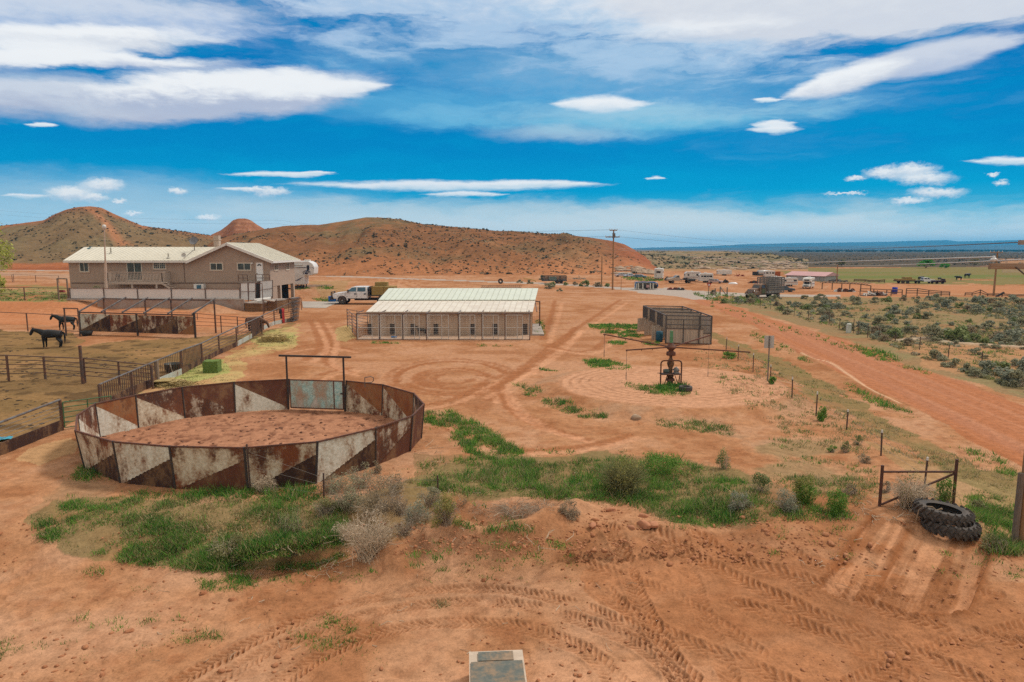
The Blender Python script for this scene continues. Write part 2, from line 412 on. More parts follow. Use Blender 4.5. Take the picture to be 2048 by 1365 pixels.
# --- fine relief: wheel marks with lugs, clods
dark = np.zeros(X.shape); lite = np.zeros(X.shape)
def tread(pp, width=.52, lug=.20, depth=.026, z=-.55, chev=1.0, fade=1.0, drk=.55, vary=.75):
    """a tractor tyre print: a shallow rut with a row of slanted lug marks on each side"""
    global Z, dark, lite
    W_ = np.array(spline(wpts(pp, z), 8)); lo = W_.min(0) - 1; hi = W_.max(0) + 1
    idx = np.nonzero((X > lo[0]) & (X < hi[0]) & (Y > lo[1]) & (Y < hi[1]))[0]
    d, a, g = pdist(X[idx], Y[idx], [tuple(p) for p in W_])
    n = fbm(X[idx] * 1.7, Y[idx] * 1.7, 71, 3)
    d2 = d + .10 * (n - .5)
    inside = S(width * .56, width * .46, d2)
    nq = fbm(X[idx] * 6, Y[idx] * 6, 72, 3); k = 1.25 * fade * S(.24, .50, n + .05) * (.6 + .8 * (nq - .2)) * (1 - vary + vary * S(.32, .58, fbm(a * .30 + pp[0][0], 0 * a, 73, 3)))
    ph = a / lug + chev * d / lug * .9 + np.where(g > 0, .5, 0) + 1.1 * (n - .5) + .5 * (nq - .5)
    f = ph - np.floor(ph)
    bar = S(.08, .22, f) * S(.62, .45, f) * S(.02, .05, d2)          # the pressed bar of the lug
    rim = S(.62, .72, f) * S(.95, .82, f) * S(.02, .05, d2)          # the crumb ridge behind it
    Z[idx] += inside * k * (-.012 - depth * bar + depth * .8 * rim)
    Z[idx] += .03 * k * np.exp(-((d2 - width * .56) / .05) ** 2)
    dark[idx] = np.maximum(dark[idx], inside * k * drk * (.35 + .65 * bar))
    lite[idx] = np.maximum(lite[idx], inside * k * .35 * rim)
A_ = [(250, 1420), (330, 1362), (430, 1306), (560, 1240), (700, 1194), (830, 1170), (960, 1168), (1080, 1192), (1180, 1228), (1290, 1285), (1380, 1375)]
tread(A_, .46, .15, depth=.030, vary=.25, fade=1.15)
tread([(x + 6, y + 26 + (y - 1165) * .06) for x, y in A_], .46, .15, depth=.026, fade=1.0, drk=.45, vary=.35)
tread([(470, 1400), (560, 1345), (650, 1292), (740, 1255), (840, 1235), (930, 1232), (1020, 1243), (1110, 1275), (1190, 1320), (1240, 1385)], .48, .15, depth=.028, fade=1.1, drk=.5, vary=.3)
tread([(1195, 1085), (1232, 1115), (1253, 1150), (1272, 1200), (1300, 1262), (1335, 1320), (1350, 1380)], .50, .17)
tread([(1140, 1135), (1230, 1160), (1330, 1202), (1430, 1260), (1520, 1330), (1570, 1390)], .46, .17)
tread([(1350, 1095), (1370, 1130), (1390, 1200), (1420, 1280), (1460, 1380)], .46, .17)
tread([(1390, 1105), (1480, 1148), (1600, 1188), (1720, 1224), (1850, 1262), (2070, 1312)], .56, .19)
tread([(1290, 1105), (1400, 1142), (1520, 1200), (1650, 1258), (1800, 1310), (1960, 1385)], .56, .19)
tread([(1480, 1225), (1600, 1268), (1740, 1330), (1840, 1400)], .5, .18)
tread([(1990, 1210), (1900, 1232), (1800, 1236), (1690, 1225), (1600, 1205)], .45, .17, fade=.8)
tread([(2080, 1262), (1960, 1292), (1830, 1330), (1700, 1395)], .5, .18, fade=.85)
tread([(1195, 1180), (1260, 1240), (1370, 1300), (1500, 1350), (1600, 1400)], .5, .18, fade=.8)
tread([(900, 1120), (1050, 1125), (1180, 1140)], .3, .15, depth=.012, fade=.5, drk=.25)
tread([(1560, 1128), (1620, 1165), (1700, 1195), (1800, 1215), (1905, 1218)], .34, .16, fade=.9)
# scraped strip on the slope below the tractor tyres
sp = np.array(wpts([(1640, 1180), (1745, 1062), (1985, 1115), (1935, 1215), (1830, 1225)], -.2))
m = inpoly(X, Y, sp); 
ax = np.array(atz(1745, 1062, -.2))[:2] - np.array(atz(1640, 1180, -.2))[:2]; ax /= np.linalg.norm(ax)
pc = X * -ax[1] + Y * ax[0]; al = X * ax[0] + Y * ax[1]
gro = fbm(pc * 5.5, al * .35, 91, 3)
Z[m] += (-.06 + .10 * (gro[m] - .5)); scr = m
dark[m] = np.maximum(dark[m], S(.50, .66, gro[m]) * .4); lite[m] = np.maximum(lite[m], S(.50, .36, gro[m]) * .6)
for pp in ([(1640, 1180), (1745, 1062)], [(1757, 1180), (1815, 1085)], [(1925, 1218), (1985, 1115)], [(1640, 1180), (1760, 1196), (1830, 1222), (1930, 1216)]):
    d, a, g = pdist(X, Y, wpts(pp, -.2)); nn = fbm(X * 3, Y * 3, 93, 3); k = np.exp(-((d + .15 * (nn - .5)) / .16) ** 2)
    Z += .07 * k * nn; dark = np.maximum(dark, k * .75)
# clods and small lumps near the camera
nearw = S(60, 25, Y)
Z += nearw * .035 * (fbm(X * 4, Y * 4, 41, 3) - .5) + S(34, 20, Y) * .03 * S(.62, .8, vn(X * 7, Y * 7, 43)) * S(.45, .65, fbm(X * .7, Y * .7, 44, 2))
pen_px = [(172, 930), (242, 962), (352, 974), (496, 977), (631, 964), (751, 928), (819, 900), (841, 876), (835, 858), (815, 842), (764, 830), (690, 823), (577, 819), (471, 825), (370, 836), (277, 855), (200, 873), (166, 900)]
pen = inpoly(U, V, pen_px)
hoof = S(.66, .80, vn(X * 5.5, Y * 5.5, 51)) * S(.35, .6, fbm(X * 1.2, Y * 1.2, 52, 2)) * pen
Z -= hoof * .05
# --- albedo
_J = {}
def jit(s, a, seed):
    s = min((.05, .1, .25, .6), key=lambda q: abs(math.log(q / s))); k = (s, seed // 100)
    if k not in _J: _J[k] = ((fbm(X * s, Y * s, seed, 3) - .5) * 2).astype(np.float32)
    return _J[k] * a
sc_px = np.clip(FPX / ZC.repeat(shp[1]), 2, 140)          # full-size pixels per metre, for ragged edges that stay the same in metres
def zone(P, rag=.6, s=.6, seed=0, vs=.35):
    u = U + jit(s, rag, 200 + seed) * sc_px; v = V + jit(s, rag * vs, 300 + seed) * sc_px
    return inpoly(u, v, P)
n1 = fbm(X * .13, Y * .13, 61, 4); n2 = fbm(X * .55, Y * .55, 62, 4); n3 = fbm(X * 2.2, Y * 2.2, 63, 3)
def lerp(c, t, col):
    t = np.asarray(t, float)
    if t.ndim == 0: t = np.full(len(c), float(t))
    return c * (1 - t[:, None]) + np.array(col)[None, :] * t[:, None]
C = np.tile(np.array([.368, .182, .093]), (len(X), 1))
mix1 = .55 * n1 + .45 * n2
C = lerp(C, S(.47, .62, mix1) * .75, (.425, .236, .14))
C = lerp(C, S(.49, .35, mix1) * .75, (.275, .118, .054))
C = lerp(C, S(.52, .72, n3) * .38, (.26, .10, .044))
near_ = S(24, 15, Y)
C = lerp(C, near_ * .30 * S(.36, .55, n2), (.43, .242, .146))
# right-hand foreground: churned, darker earth
z_ = zone([(1150, 1150), (1240, 1090), (1400, 1080), (1650, 1120), (2100, 1180), (2100, 1420), (1400, 1420)], 1.2, .5, 1)
C = lerp(C, z_ * (.25 + .45 * S(.42, .62, n2)), (.33, .135, .058))
C = lerp(C, zone([(600, 1420), (900, 1330), (1060, 1310), (1400, 1320), (1460, 1420)], .8, .5, 2) * .35, (.55, .29, .165))
# yard in the middle: paler compacted ground, big swirls of tyre marks
yard = zone([(560, 720), (640, 690), (1100, 690), (1180, 620), (1250, 600), (1300, 640), (1200, 720), (1130, 800), (1000, 850), (700, 745)], 2.0, .2, 3)
C = lerp(C, yard * (.15 + .45 * S(.42, .60, n2)), (.40, .21, .121))
def stroke(pp, wd, col, k, z=0, seed=0, breakup=.5):
    global C
    Wp = spline(wpts(pp, z), 6); arr = np.array(Wp); lo = arr.min(0) - 3; hi = arr.max(0) + 3
    idx = np.nonzero((X > lo[0]) & (X < hi[0]) & (Y > lo[1]) & (Y < hi[1]))[0]
    d, a, g = pdist(X[idx], Y[idx], Wp)
    n = fbm(X[idx] * .8, Y[idx] * .8, 400 + seed, 3); nf = fbm(X[idx] * 5, Y[idx] * 5, 450 + seed, 2)
    t = S(wd, wd * .35, d + .5 * wd * (nf - .5) * 2) * S(breakup - .25, breakup + .15, n + .1) * k
    C[idx] = C[idx] * (1 - t[:, None]) + np.array(col)[None] * t[:, None]
    Z[idx] -= .025 * t
DK = (.28, .112, .05)
def ring(cx, cy, rx, ry, a0, a1, n=16): return [(cx + rx * math.cos(R(a0 + (a1 - a0) * i / n)), cy - ry * math.sin(R(a0 + (a1 - a0) * i / n))) for i in range(n + 1)]
for i, (rx, ry, a0, a1, k) in enumerate([(112, 34, 20, 190, .7), (130, 39, 15, 200, .45), (74, 20, 10, 330, .6), (60, 15, 20, 250, .5), (95, 28, 200, 345, .55), (38, 10, 120, 350, .5), (118, 33, 195, 330, .5)]):
    stroke(ring(905, 757, rx, ry, a0, a1), .40, DK, min(.95, k * 1.5), seed=i, breakup=.4)
for i, pp in enumerate([[(1080, 738), (1000, 752), (900, 800), (760, 818)], [(1240, 600), (1180, 640), (1120, 680), (1060, 725), (1000, 770), (980, 800)], [(1150, 655), (1120, 690), (1050, 740), (960, 790)], [(1110, 600), (1100, 640), (1085, 680)],
                        [(1010, 790), (1030, 820), (1080, 850), (1170, 880)], [(1000, 775), (1015, 810), (1060, 845), (1140, 870)], [(700, 735), (640, 750), (600, 790)], [(560, 700), (640, 690), (700, 700)], [(640, 640), (660, 680), (650, 720), (700, 745)], [(620, 640), (640, 690), (610, 720)],
                        [(850, 830), (930, 870), (1030, 900), (1180, 890), (1260, 870)], [(1085, 690), (1180, 700), (1240, 650)], [(740, 566), (800, 572), (850, 580), (870, 592)], [(765, 563), (830, 570), (880, 580)]]):
    stroke(pp, .46, DK, .8, seed=20 + i, breakup=.40)
    stroke([(a + 14, b + 6) for a, b in pp], .36, (.55, .285, .165), .5, seed=50 + i, breakup=.45)
# long horizontal streaks of the wide open pad
st = fbm(X * .10, Y * .9, 77, 4)
C = lerp(C, S(.52, .70, st) * .45 * S(55, 70, Y) * S(150, 120, Y), (.31, .128, .062))
# walker ring
r = np.hypot(X - WALK.x, (Y - WALK.y) * 1.06); rn = r + .30 * (n2 - .5) + .45 * (n1 - .5)
rings = .5 + .5 * np.sin(rn * 11 + 3 * n1); wk = S(6.6, 6.0, rn)
C = lerp(C, wk * .85, (.49, .265, .16)); C = lerp(C, wk * S(3.0, 3.6, rn) * S(.55, .95, rings) * S(.36, .58, n2 + .10) * .6, (.30, .145, .078))
C = lerp(C, S(8.6, 7.2, rn) * S(6.3, 6.8, rn) * .55 * S(.35, .6, n2), (.34, .21, .13))
Z += wk * S(3.0, 3.5, rn) * .02 * (rings - .5)
# corrals with trampled manure
cor = zone([(-700, 650), (-200, 655), (60, 664), (150, 670), (168, 690), (400, 676), (470, 672), (520, 664), (590, 646), (595, 650), (505, 680), (405, 728), (265, 790), (125, 860), (0, 905), (-400, 1060), (-900, 1200)], 1.0, .25, 5)
C = lerp(C, cor * .9, (.215, .132, .058)); C = lerp(C, cor * S(.42, .6, n2) * .7, (.165, .105, .046)); C = lerp(C, cor * S(.62, .72, fbm(X * .35, Y * .35, 66, 3)) * .7, (.30, .17, .078))
C = lerp(C, cor * zone([(120, 722), (330, 735), (330, 790), (60, 790), (-200, 790), (-200, 760), (60, 762)], 1.2, .3, 6) * .6, (.16, .10, .048))
C = lerp(C, cor * S(.66, .74, vn(X * 1.1, Y * 1.1, 67)) * .8, (.10, .062, .032))
C = lerp(C, zone([(-300, 605), (130, 602), (210, 610), (480, 630), (500, 645), (420, 655), (60, 650), (-300, 650)], .8, .3, 7) * .6, (.44, .175, .08))
# pen floor
C = lerp(C, pen * .9, (.34, .165, .098)); C = lerp(C, pen * S(.5, .7, n3) * .6, (.20, .09, .055)); C = lerp(C, hoof * .9, (.15, .065, .04))
# hay chaff beside the fence
ch = zone([(255, 805), (320, 765), (400, 735), (440, 715), (520, 680), (600, 648), (590, 690), (540, 706), (490, 720), (475, 762), (440, 775), (350, 775)], 1.0, .5, 8)
C = lerp(C, ch * (.35 + .5 * S(.38, .62, n2)), (.42, .315, .135))
C = lerp(C, zone([(330, 760), (395, 722), (450, 720), (455, 745), (385, 765)], .5, .8, 9) * .6, (.27, .33, .10)); C = lerp(C, zone([(500, 680), (545, 662), (590, 665), (592, 690), (520, 695)], .5, .8, 10) * .5, (.33, .33, .12))
C = lerp(C, zone([(672, 655), (700, 650), (712, 676), (690, 684), (672, 680)], .3, .8, 11) * .6, (.40, .32, .14))
C = lerp(C, zone([(30, 920), (90, 890), (148, 878), (152, 905), (80, 935)], .5, .6, 12) * .45, (.48, .33, .17))
# grey edge round the pen foot and darker bank soil
C = lerp(C, zone([(60, 1020), (150, 950), (250, 975), (360, 990), (640, 980), (700, 1000), (690, 1110), (520, 1140), (280, 1130), (110, 1100)], .7, .6, 13) * .45 * S(.35, .6, n2), (.23, .155, .085))
C = lerp(C, zone([(830, 905), (1060, 915), (1300, 905), (1540, 970), (1640, 1010), (1500, 1060), (1330, 1050), (1260, 1005), (1000, 1000), (830, 1000)], .8, .6, 14) * .6, (.21, .135, .068))
C = lerp(C, zone([(1350, 820), (1470, 850), (1640, 900), (1720, 980), (1500, 960), (1300, 880)], 1.5, .5, 15) * .35 * S(.45, .6, n2), (.30, .20, .12))
C = lerp(C, zone([(60, 1035), (110, 1000), (330, 998), (600, 1000), (700, 1010), (820, 950), (960, 915), (1220, 908), (1440, 938), (1560, 1005), (1500, 1045), (1340, 1058), (1270, 1012), (1060, 1000), (900, 1010), (860, 1050), (700, 1110), (560, 1142), (280, 1130), (90, 1090)], .9, .6, 30) * S(.34, .52, .5 * n1 + .5 * n2) * .65, (.165, .135, .058))
C = lerp(C, zone([(1560, 880), (1700, 880), (1790, 960), (1760, 1010), (1600, 1000), (1480, 930)], 1.2, .5, 31) * S(.42, .6, n2) * .6, (.23, .165, .08))
# dirt road
rw = zone(ROADL + ROADR[::-1], .5, .35, 16)
p0 = atz(1400, 600); p1 = atz(1990, 880); dv = np.array([p1.x - p0.x, p1.y - p0.y]); dv /= np.linalg.norm(dv)
al = X * dv[0] + Y * dv[1]; pc = X * -dv[1] + Y * dv[0]
sA = fbm(pc * 1.1, al * .035, 81, 3); sB = fbm(pc * 4.0, al * .06, 82, 3)
C = lerp(C, rw * .97, (.355, .152, .084)); C = lerp(C, rw * S(.48, .66, sA) * .5, (.36, .135, .058)); C = lerp(C, rw * S(.50, .72, sB) * .4, (.44, .215, .128))
d, a, g = pdist(X, Y, wpts([(1440, 640), (1560, 700), (1700, 775), (1850, 845), (2048, 935)])); C = lerp(C, rw * S(1.5, .5, d) * .55, (.33, .125, .055))
Z += rw * .05 * (sA - .5) + .10 * np.exp(-(pdist(X, Y, wpts([(1590, 700), (1640, 730), (1710, 768), (1810, 815)]))[0] / .25) ** 2)
d, a, g = pdist(X, Y, spline(wpts([(1602, 708), (1625, 718), (1660, 726), (1700, 752), (1740, 780), (1800, 808)]), 5)); C = lerp(C, S(.16, .06, d) * .8, (.56, .36, .23))
# verge of mown straw between the T-post fence and the road
vg = zone([(1330, 620), (1460, 680), (1590, 730), (1700, 790), (1840, 880), (2040, 960), (2060, 1100), (1930, 960), (1800, 890), (1640, 800), (1560, 745), (1480, 705), (1400, 660)], .8, .4, 17)
C = lerp(C, vg * (.6 + .4 * S(.36, .56, n2)), (.215, .15, .068)); C = lerp(C, vg * S(.5, .7, sB) * .5, (.185, .145, .06))
C = lerp(C, zone([(1730, 880), (2050, 990), (2060, 1110), (1960, 1090), (1900, 1010)], .7, .5, 18) * .45, (.28, .21, .10))
# sage flat to the right of the road
sg = zone([(1425, 598), (1500, 592), (2600, 598), (2600, 960), (2048, 800), (1850, 738), (1640, 665), (1500, 622)], .8, .3, 19)
C = lerp(C, sg * (.6 + .35 * S(.36, .56, n1 * .6 + n2 * .4)), (.235, .165, .088)); C = lerp(C, sg * S(.52, .66, n2) * .5, (.21, .19, .09))
C = lerp(C, zone([(1800, 690), (1960, 693), (2200, 700), (2200, 800), (2000, 760), (1880, 735)], 1.2, .3, 20) * .6, (.42, .215, .11))
C = lerp(C, np.exp(-(pdist(X, Y, wpts([(1800, 684), (1850, 680), (1900, 689), (2060, 699)]))[0] / .5) ** 2) * .8, (.40, .33, .25))
Z += .25 * np.exp(-(pdist(X, Y, wpts([(1800, 684), (1850, 680), (1900, 689), (2060, 699)]))[0] / .7) ** 2)
# far right: sand strip, green pasture, brown range
C = lerp(C, zone([(1660, 566), (1820, 568), (2700, 570), (2700, 592), (1640, 592)], 3, .05, 21) * .8, (.40, .185, .095))
C = lerp(C, zone([(1556, 543), (1640, 534), (1900, 533), (2700, 540), (2700, 566), (1800, 563), (1655, 564), (1600, 556)], 4, .05, 22) * .85, (.165, .155, .062))
gn = fbm(X * .02, Y * .06, 85, 3)
C = lerp(C, zone([(1600, 545), (1700, 540), (1900, 542), (2700, 548), (2700, 560), (1700, 558)], 4, .05, 23) * S(.42, .6, gn) * .7, (.125, .16, .05))
rng_ = (Y > 305) & (U > 1480); C = lerp(C, rng_ * .97, (.078, .066, .050)); C = lerp(C, rng_ * S(.5, .66, fbm(X * .02, Y * .02, 86, 4)) * .5, (.115, .088, .062))
C = lerp(C, zone([(1900, 535), (2048, 525), (2700, 520), (2700, 534), (2048, 536)], 4, .05, 24) * .5, (.28, .145, .08))
C = lerp(C, (Y > 1500) * .7, (.12, .12, .10))
# grey chip-sealed road, verge of the lane behind the house
gr = zone([(-900, 534), (0, 540.5), (600, 551.5), (900, 562), (1100, 569.5), (1235, 578), (1300, 582), (1420, 592), (1536, 594.5), (1680, 594), (1680, 590), (1540, 589), (1440, 584.5), (1330, 578.5), (1240, 575), (1100, 566.5), (900, 560), (600, 549.5), (0, 539), (-900, 532)], .25, .1, 25, .1)
gr |= zone([(1232, 578), (1330, 576), (1440, 590), (1425, 600), (1390, 600), (1345, 592), (1290, 588)], .8, .2, 26, .2)
C = lerp(C, gr * .85, (.36, .325, .29)); C = lerp(C, zone([(-900, 541), (0, 545), (140, 548), (140, 560), (60, 553), (-900, 549)], 1.5, .1, 27) * .5, (.36, .25, .18))
C = lerp(C, zone([(-200, 570), (135, 572), (140, 602), (-300, 605)], 1, .2, 28) * S(.40, .56, n2) * .7, (.17, .20, .07))
C = lerp(C, zone([(620, 562), (700, 560), (690, 598), (650, 600)], 1, .3, 29) * .4, (.26, .20, .09))
# treads last
C = lerp(C, np.clip(dark * 1.15, 0, 1), (.225, .085, .034)); C = lerp(C, lite * .8, (.54, .275, .15))
# rows behind the camera so that the ground also lies under and behind it
nx = len(tx); first = np.arange(nx)
Xb = tx * 160; Yb = np.full(nx, -120.0); Zb = np.full(nx, -.5)
V3 = np.stack([np.concatenate([Xb, X]), np.concatenate([Yb, Y]), np.concatenate([Zb, Z])], 1)
C3 = np.concatenate([np.tile([.42, .18, .085], (nx, 1)), C])
ny = len(ys) + 1
i = np.arange(ny - 1)[:, None] * nx + np.arange(nx - 1)[None, :]
F = np.stack([i, i + 1, i + nx + 1, i + nx], -1).reshape(-1, 4)
def soilmat(name, s1=3.0, bd=.02, spk=.35):
    m, t = newmat(name); v = t.n('ShaderNodeTexCoord').outputs['Object']
    a = t.n('ShaderNodeVertexColor', layer_name='tint').outputs[0]
    n1_ = t.noise(v, s1, 6, .65); n2_ = t.noise(v, s1 * 5, 5, .7); n3_ = t.noise(v, s1 * .22, 4)
    n4_ = t.noise(v, s1 * 9, 3, .75); f = t.math('ADD', t.math('ADD', t.math('MULTIPLY', n1_, .40), t.math('MULTIPLY', n2_, .35)), t.math('MULTIPLY', n4_, .25))
    k = t.mr(f, .40, .60, 1 - spk, 1 + spk * .8, False)
    c = t.n('ShaderNodeVectorMath', {0: a, 3: k}, operation='SCALE').outputs[0]
    c = t.mix(t.mr(n2_, .62, .74, 0, .45), c, (.13, .055, .028))
    finish(t, c, 1.0, 0, f, bd, 0.0); return m
SOIL = soilmat('red_soil', 3.0, .03, .30)
g_ = bigmesh('ground', V3, F, SOIL, C3); tag(g_, kind='structure')
# ------------------------------------------------------------------ hills
def prof(pts):
    a = np.array(pts, float); return lambda u: np.interp(u, a[:, 0], a[:, 1])
LAY = [  # ridge line in the view, ridge distance, foot distance
    ([(-900, 470), (-300, 458), (0, 453), (50, 447), (95, 441), (118, 429), (140, 420), (165, 414.5), (190, 413), (212, 416), (235, 428), (262, 440), (290, 452), (350, 461), (400, 468), (450, 476), (520, 486), (600, 500), (700, 530), (760, 560)], 400, 262),
    ([(300, 560), (350, 540), (400, 500), (430, 482), (470, 470), (535, 458), (570, 453.5), (640, 451), (700, 441), (735, 435), (765, 435.5), (800, 439), (850, 449), (920, 455), (990, 462), (1060, 465.5), (1130, 470), (1180, 475.5), (1222, 482), (1248, 489), (1268, 500), (1290, 515), (1312, 529), (1335, 540), (1370, 556)], 330, 205),
    ([(385, 570), (405, 520), (425, 470), (445, 461), (460, 450), (470, 441), (480, 437.5), (496, 437.5), (506, 441), (518, 450), (535, 460), (560, 480), (600, 510), (640, 570)], 470, 420),
    ([(1120, 570), (1180, 520), (1270, 503), (1310, 503), (1400, 502), (1480, 505), (1545, 509), (1585, 515), (1610, 522), (1640, 532), (1680, 540), (1720, 548)], 400, 235),
    ([(1780, 560), (1860, 543), (1930, 538), (1990, 531), (2048, 527), (2200, 522), (2700, 515)], 330, 240)]
hu = np.concatenate([np.linspace(-900, -200, 60)[:-1], np.linspace(-200, 2100, 700), np.linspace(2100, 2700, 50)[1:]]); hy = np.linspace(190, 560, 210)
HU, HY = np.meshgrid(hu, hy); 
def hillz(HU, HY):
    HX = (HU - 1024) / FPX * (HY * CP + CAMH * SP)
    out = np.full(HU.shape, -.5); which = np.zeros(HU.shape, int); sfrac = np.zeros(HU.shape)
    for k, (pf, Yr, Yf) in enumerate(LAY):
        ry = prof(pf)(HU); b = (682.5 - ry) / FPX; sl = (-SP + b * CP) / (CP + b * SP)
        n = fbm(HX * .018, HY * .018, 500 + k, 4)
        yr = Yr + 40 * (fbm(HX * .006, 0 * HX, 510 + k, 2) - .5); yf = Yf + 34 * (fbm(HX * .012, 0 * HX, 520 + k, 3) - .5)
        zr = CAMH + yr * sl
        s = (HY - yf) / (yr - yf)
        front = np.clip(s, 0, 1); pw = (1.25, 1.1, 1.3, 1.15, 1.2)[k]
        shape = np.where(s < 1, 1 - (1 - front ** pw) ** 1.35, np.exp(-((HY - yr) / 110) ** 2))
        rill = 1.5 * (fbm(HX * .05 + 2 * n, HY * .014, 530 + k, 5) - .5) + .5 * (fbm(HX * .16, HY * .05, 560 + k, 3) - .5)
        h = zr * shape + np.minimum(zr, 14) * .42 * rill * np.clip(4 * front * (1 - front), 0, 1) * np.clip(s > 0, 0, 1)
        if k == 3:
            led = np.floor(h / 1.6) * 1.6 + 1.6 * S(.55, 1.0, (h / 1.6) % 1.0); h = .35 * h + .65 * led
        h = np.where((s <= 0) | (zr < .3), -.5, h)
        m = h > out; out = np.where(m, h, out); which = np.where(m, k, which); sfrac = np.where(m, s, sfrac)
    return HX, out, which, sfrac
HX, HZ, HK, HS = hillz(HU, HY)
n1h = fbm(HX * .03, HY * .03, 541, 4); n2h = fbm(HX * .15, HY * .15, 542, 3); n3h = fbm(HX * .5, HY * .5, 543, 2)
hx, hyv, hz, hk, hs = HX.ravel(), HY.ravel(), HZ.ravel(), HK.ravel(), HS.ravel(); n1h, n2h, n3h = n1h.ravel(), n2h.ravel(), n3h.ravel(); huv = HU.ravel()
HC = np.tile(np.array([.190, .092, .045]), (len(hx), 1))
HC = lerp(HC, S(.42, .62, n1h) * .75, (.150, .112, .060)); HC = lerp(HC, S(.52, .7, n2h) * .5, (.285, .125, .056))
HC = lerp(HC, (hk == 0) * .7 * S(.95, .7, hs), (.175, .13, .070)); HC = lerp(HC, (hk == 0) * S(.8, .97, hs + .25 * (n1h - .5)) * .8, (.31, .125, .06))
d_, _, _ = pdist(huv, hs, [(178, 1.0), (205, .7), (230, .40)]); 
HC = lerp(HC, (hk == 0) * S(.35, 0, np.abs(huv - (175 + (1 - hs) * 120)) / (10 + 30 * (1 - hs)) * .35) * (hs > .35) * .8, (.36, .155, .075))
HC = lerp(HC, (hk == 1) * S(.30, .06, hs + .2 * (n1h - .5)) * .7, (.37, .155, .07)); HC = lerp(HC, (hk == 1) * S(1160, 1290, huv + 60 * (n1h - .5)) * .75, (.30, .098, .05))
HC = lerp(HC, (hk == 1) * S(1000, 1180, huv) * S(.55, .2, hs) * .6, (.41, .18, .085))
strat = .5 + .5 * np.sin(hz * 2.2 + 2 * n2h); HC = lerp(HC, (hk == 2) * .85, (.29, .115, .058)); HC = lerp(HC, (hk == 2) * S(.6, .9, strat) * .5, (.40, .20, .11))
HC = lerp(HC, (hk == 3) * .8, (.255, .19, .115)); HC = lerp(HC, (hk == 3) * S(.45, .62, n2h) * .7, (.15, .135, .080)); HC = lerp(HC, (hk == 3) * S(.25, .05, hs) * .6, (.42, .21, .10))
HC = lerp(HC, (hk == 4) * .8, (.24, .18, .10)); HC = lerp(HC, (hk == 4) * S(.8, 1, hs + .3 * (n1h - .5)) * .7, (.38, .19, .10))
HC = HC * (1 + .30 * (n3h - .5))[:, None]
cut = S(0, 30, huv) * S(170, 140, huv) * S(.13, .10, hs) * (hk == 0); HC = lerp(HC, cut * .85, (.36, .12, .05)); HC = lerp(HC, cut * S(.085, .03, hs) * .6, (.22, .07, .03))
nh = len(hu); i = np.arange(len(hy) - 1)[:, None] * nh + np.arange(nh - 1)[None, :]
F = np.stack([i, i + 1, i + nh + 1, i + nh], -1).reshape(-1, 4)
keep = (hz[F] > -.45).any(1); F = F[keep]
HILLMAT = soilmat('hill_soil', .35, .25, .28)
tag(bigmesh('hills', np.stack([hx, hyv, hz], 1), F, HILLMAT, HC), kind='structure')
def hill_h(u, y):
    _, z, k, s = hillz(np.array([[u]]), np.array([[y]])); return float(z[0, 0])
# ------------------------------------------------------------------ distant mesas
MESA = MAT('mesa_rock', (.075, .07, .062), (.05, .05, .048), .004, .95, 0)
def mesa(pts, Yr, Yf, seed):
    us = np.linspace(pts[0][0], pts[-1][0], 500); yy = np.linspace(Yf, Yr + 900, 26); UU, YY = np.meshgrid(us, yy)
    ry = prof(pts)(UU) + .8 * (fbm(UU * .05, 0 * UU, seed, 3) - .5); b = (682.5 - ry) / FPX; zr = CAMH + Yr * (-SP + b * CP) / (CP + b * SP)
    s = np.clip((YY - Yf) / (Yr - Yf), 0, 1.15); rl = fbm(UU * .09, YY * .0005, seed + 3, 4)
    zz = zr * np.clip(.30 * S(0, .55, s) + .70 * S(.45 + .3 * (rl - .5), .98, s), 0, 1) - 1
    XX = (UU - 1024) / FPX * (YY * CP + CAMH * SP); n = len(us)
    i = np.arange(len(yy) - 1)[:, None] * n + np.arange(n - 1)[None, :]
    return np.stack([XX.ravel(), YY.ravel(), zz.ravel()], 1), np.stack([i, i + 1, i + n + 1, i + n], -1).reshape(-1, 4)
va, fa = mesa([(1150, 500), (1240, 498), (1300, 495.5), (1380, 494), (1440, 491.5), (1500, 488.5), (1560, 487), (1620, 486), (1700, 485), (1780, 483.5), (1860, 481), (1890, 480.5), (1915, 483), (1960, 482.5), (2030, 480.5), (2100, 479.5), (2300, 477), (2800, 476)], 8200, 6500, 601)
vb, fb = mesa([(1150, 499.5), (1300, 498), (1400, 496.5), (1500, 495), (1600, 493), (1700, 492), (1850, 491), (2000, 490.5), (2300, 489), (2800, 488)], 5200, 4200, 607)
tag(bigmesh('distant_mesas', np.concatenate([va, vb]), np.concatenate([fa, fb + len(va)]), MESA), kind='structure')
# ------------------------------------------------------------------ air
hz_m = bpy.data.materials.new('haze'); hz_m.use_nodes = True; t = NT(hz_m.node_tree)
pv = t.n('ShaderNodeVolumePrincipled', {'Color': (.03, .52, .98, 1), 'Density': 1.2e-4, 'Anisotropy': 0.2})
o_ = t.n('ShaderNodeOutputMaterial'); hz_m.node_tree.links.new(pv.outputs[0], o_.inputs['Volume'])
hb = MB(); hb.box((0, 4600, 68), (26000, 9900, 144)); ho = hb.build('haze', hz_m); tag(ho, kind='stuff')
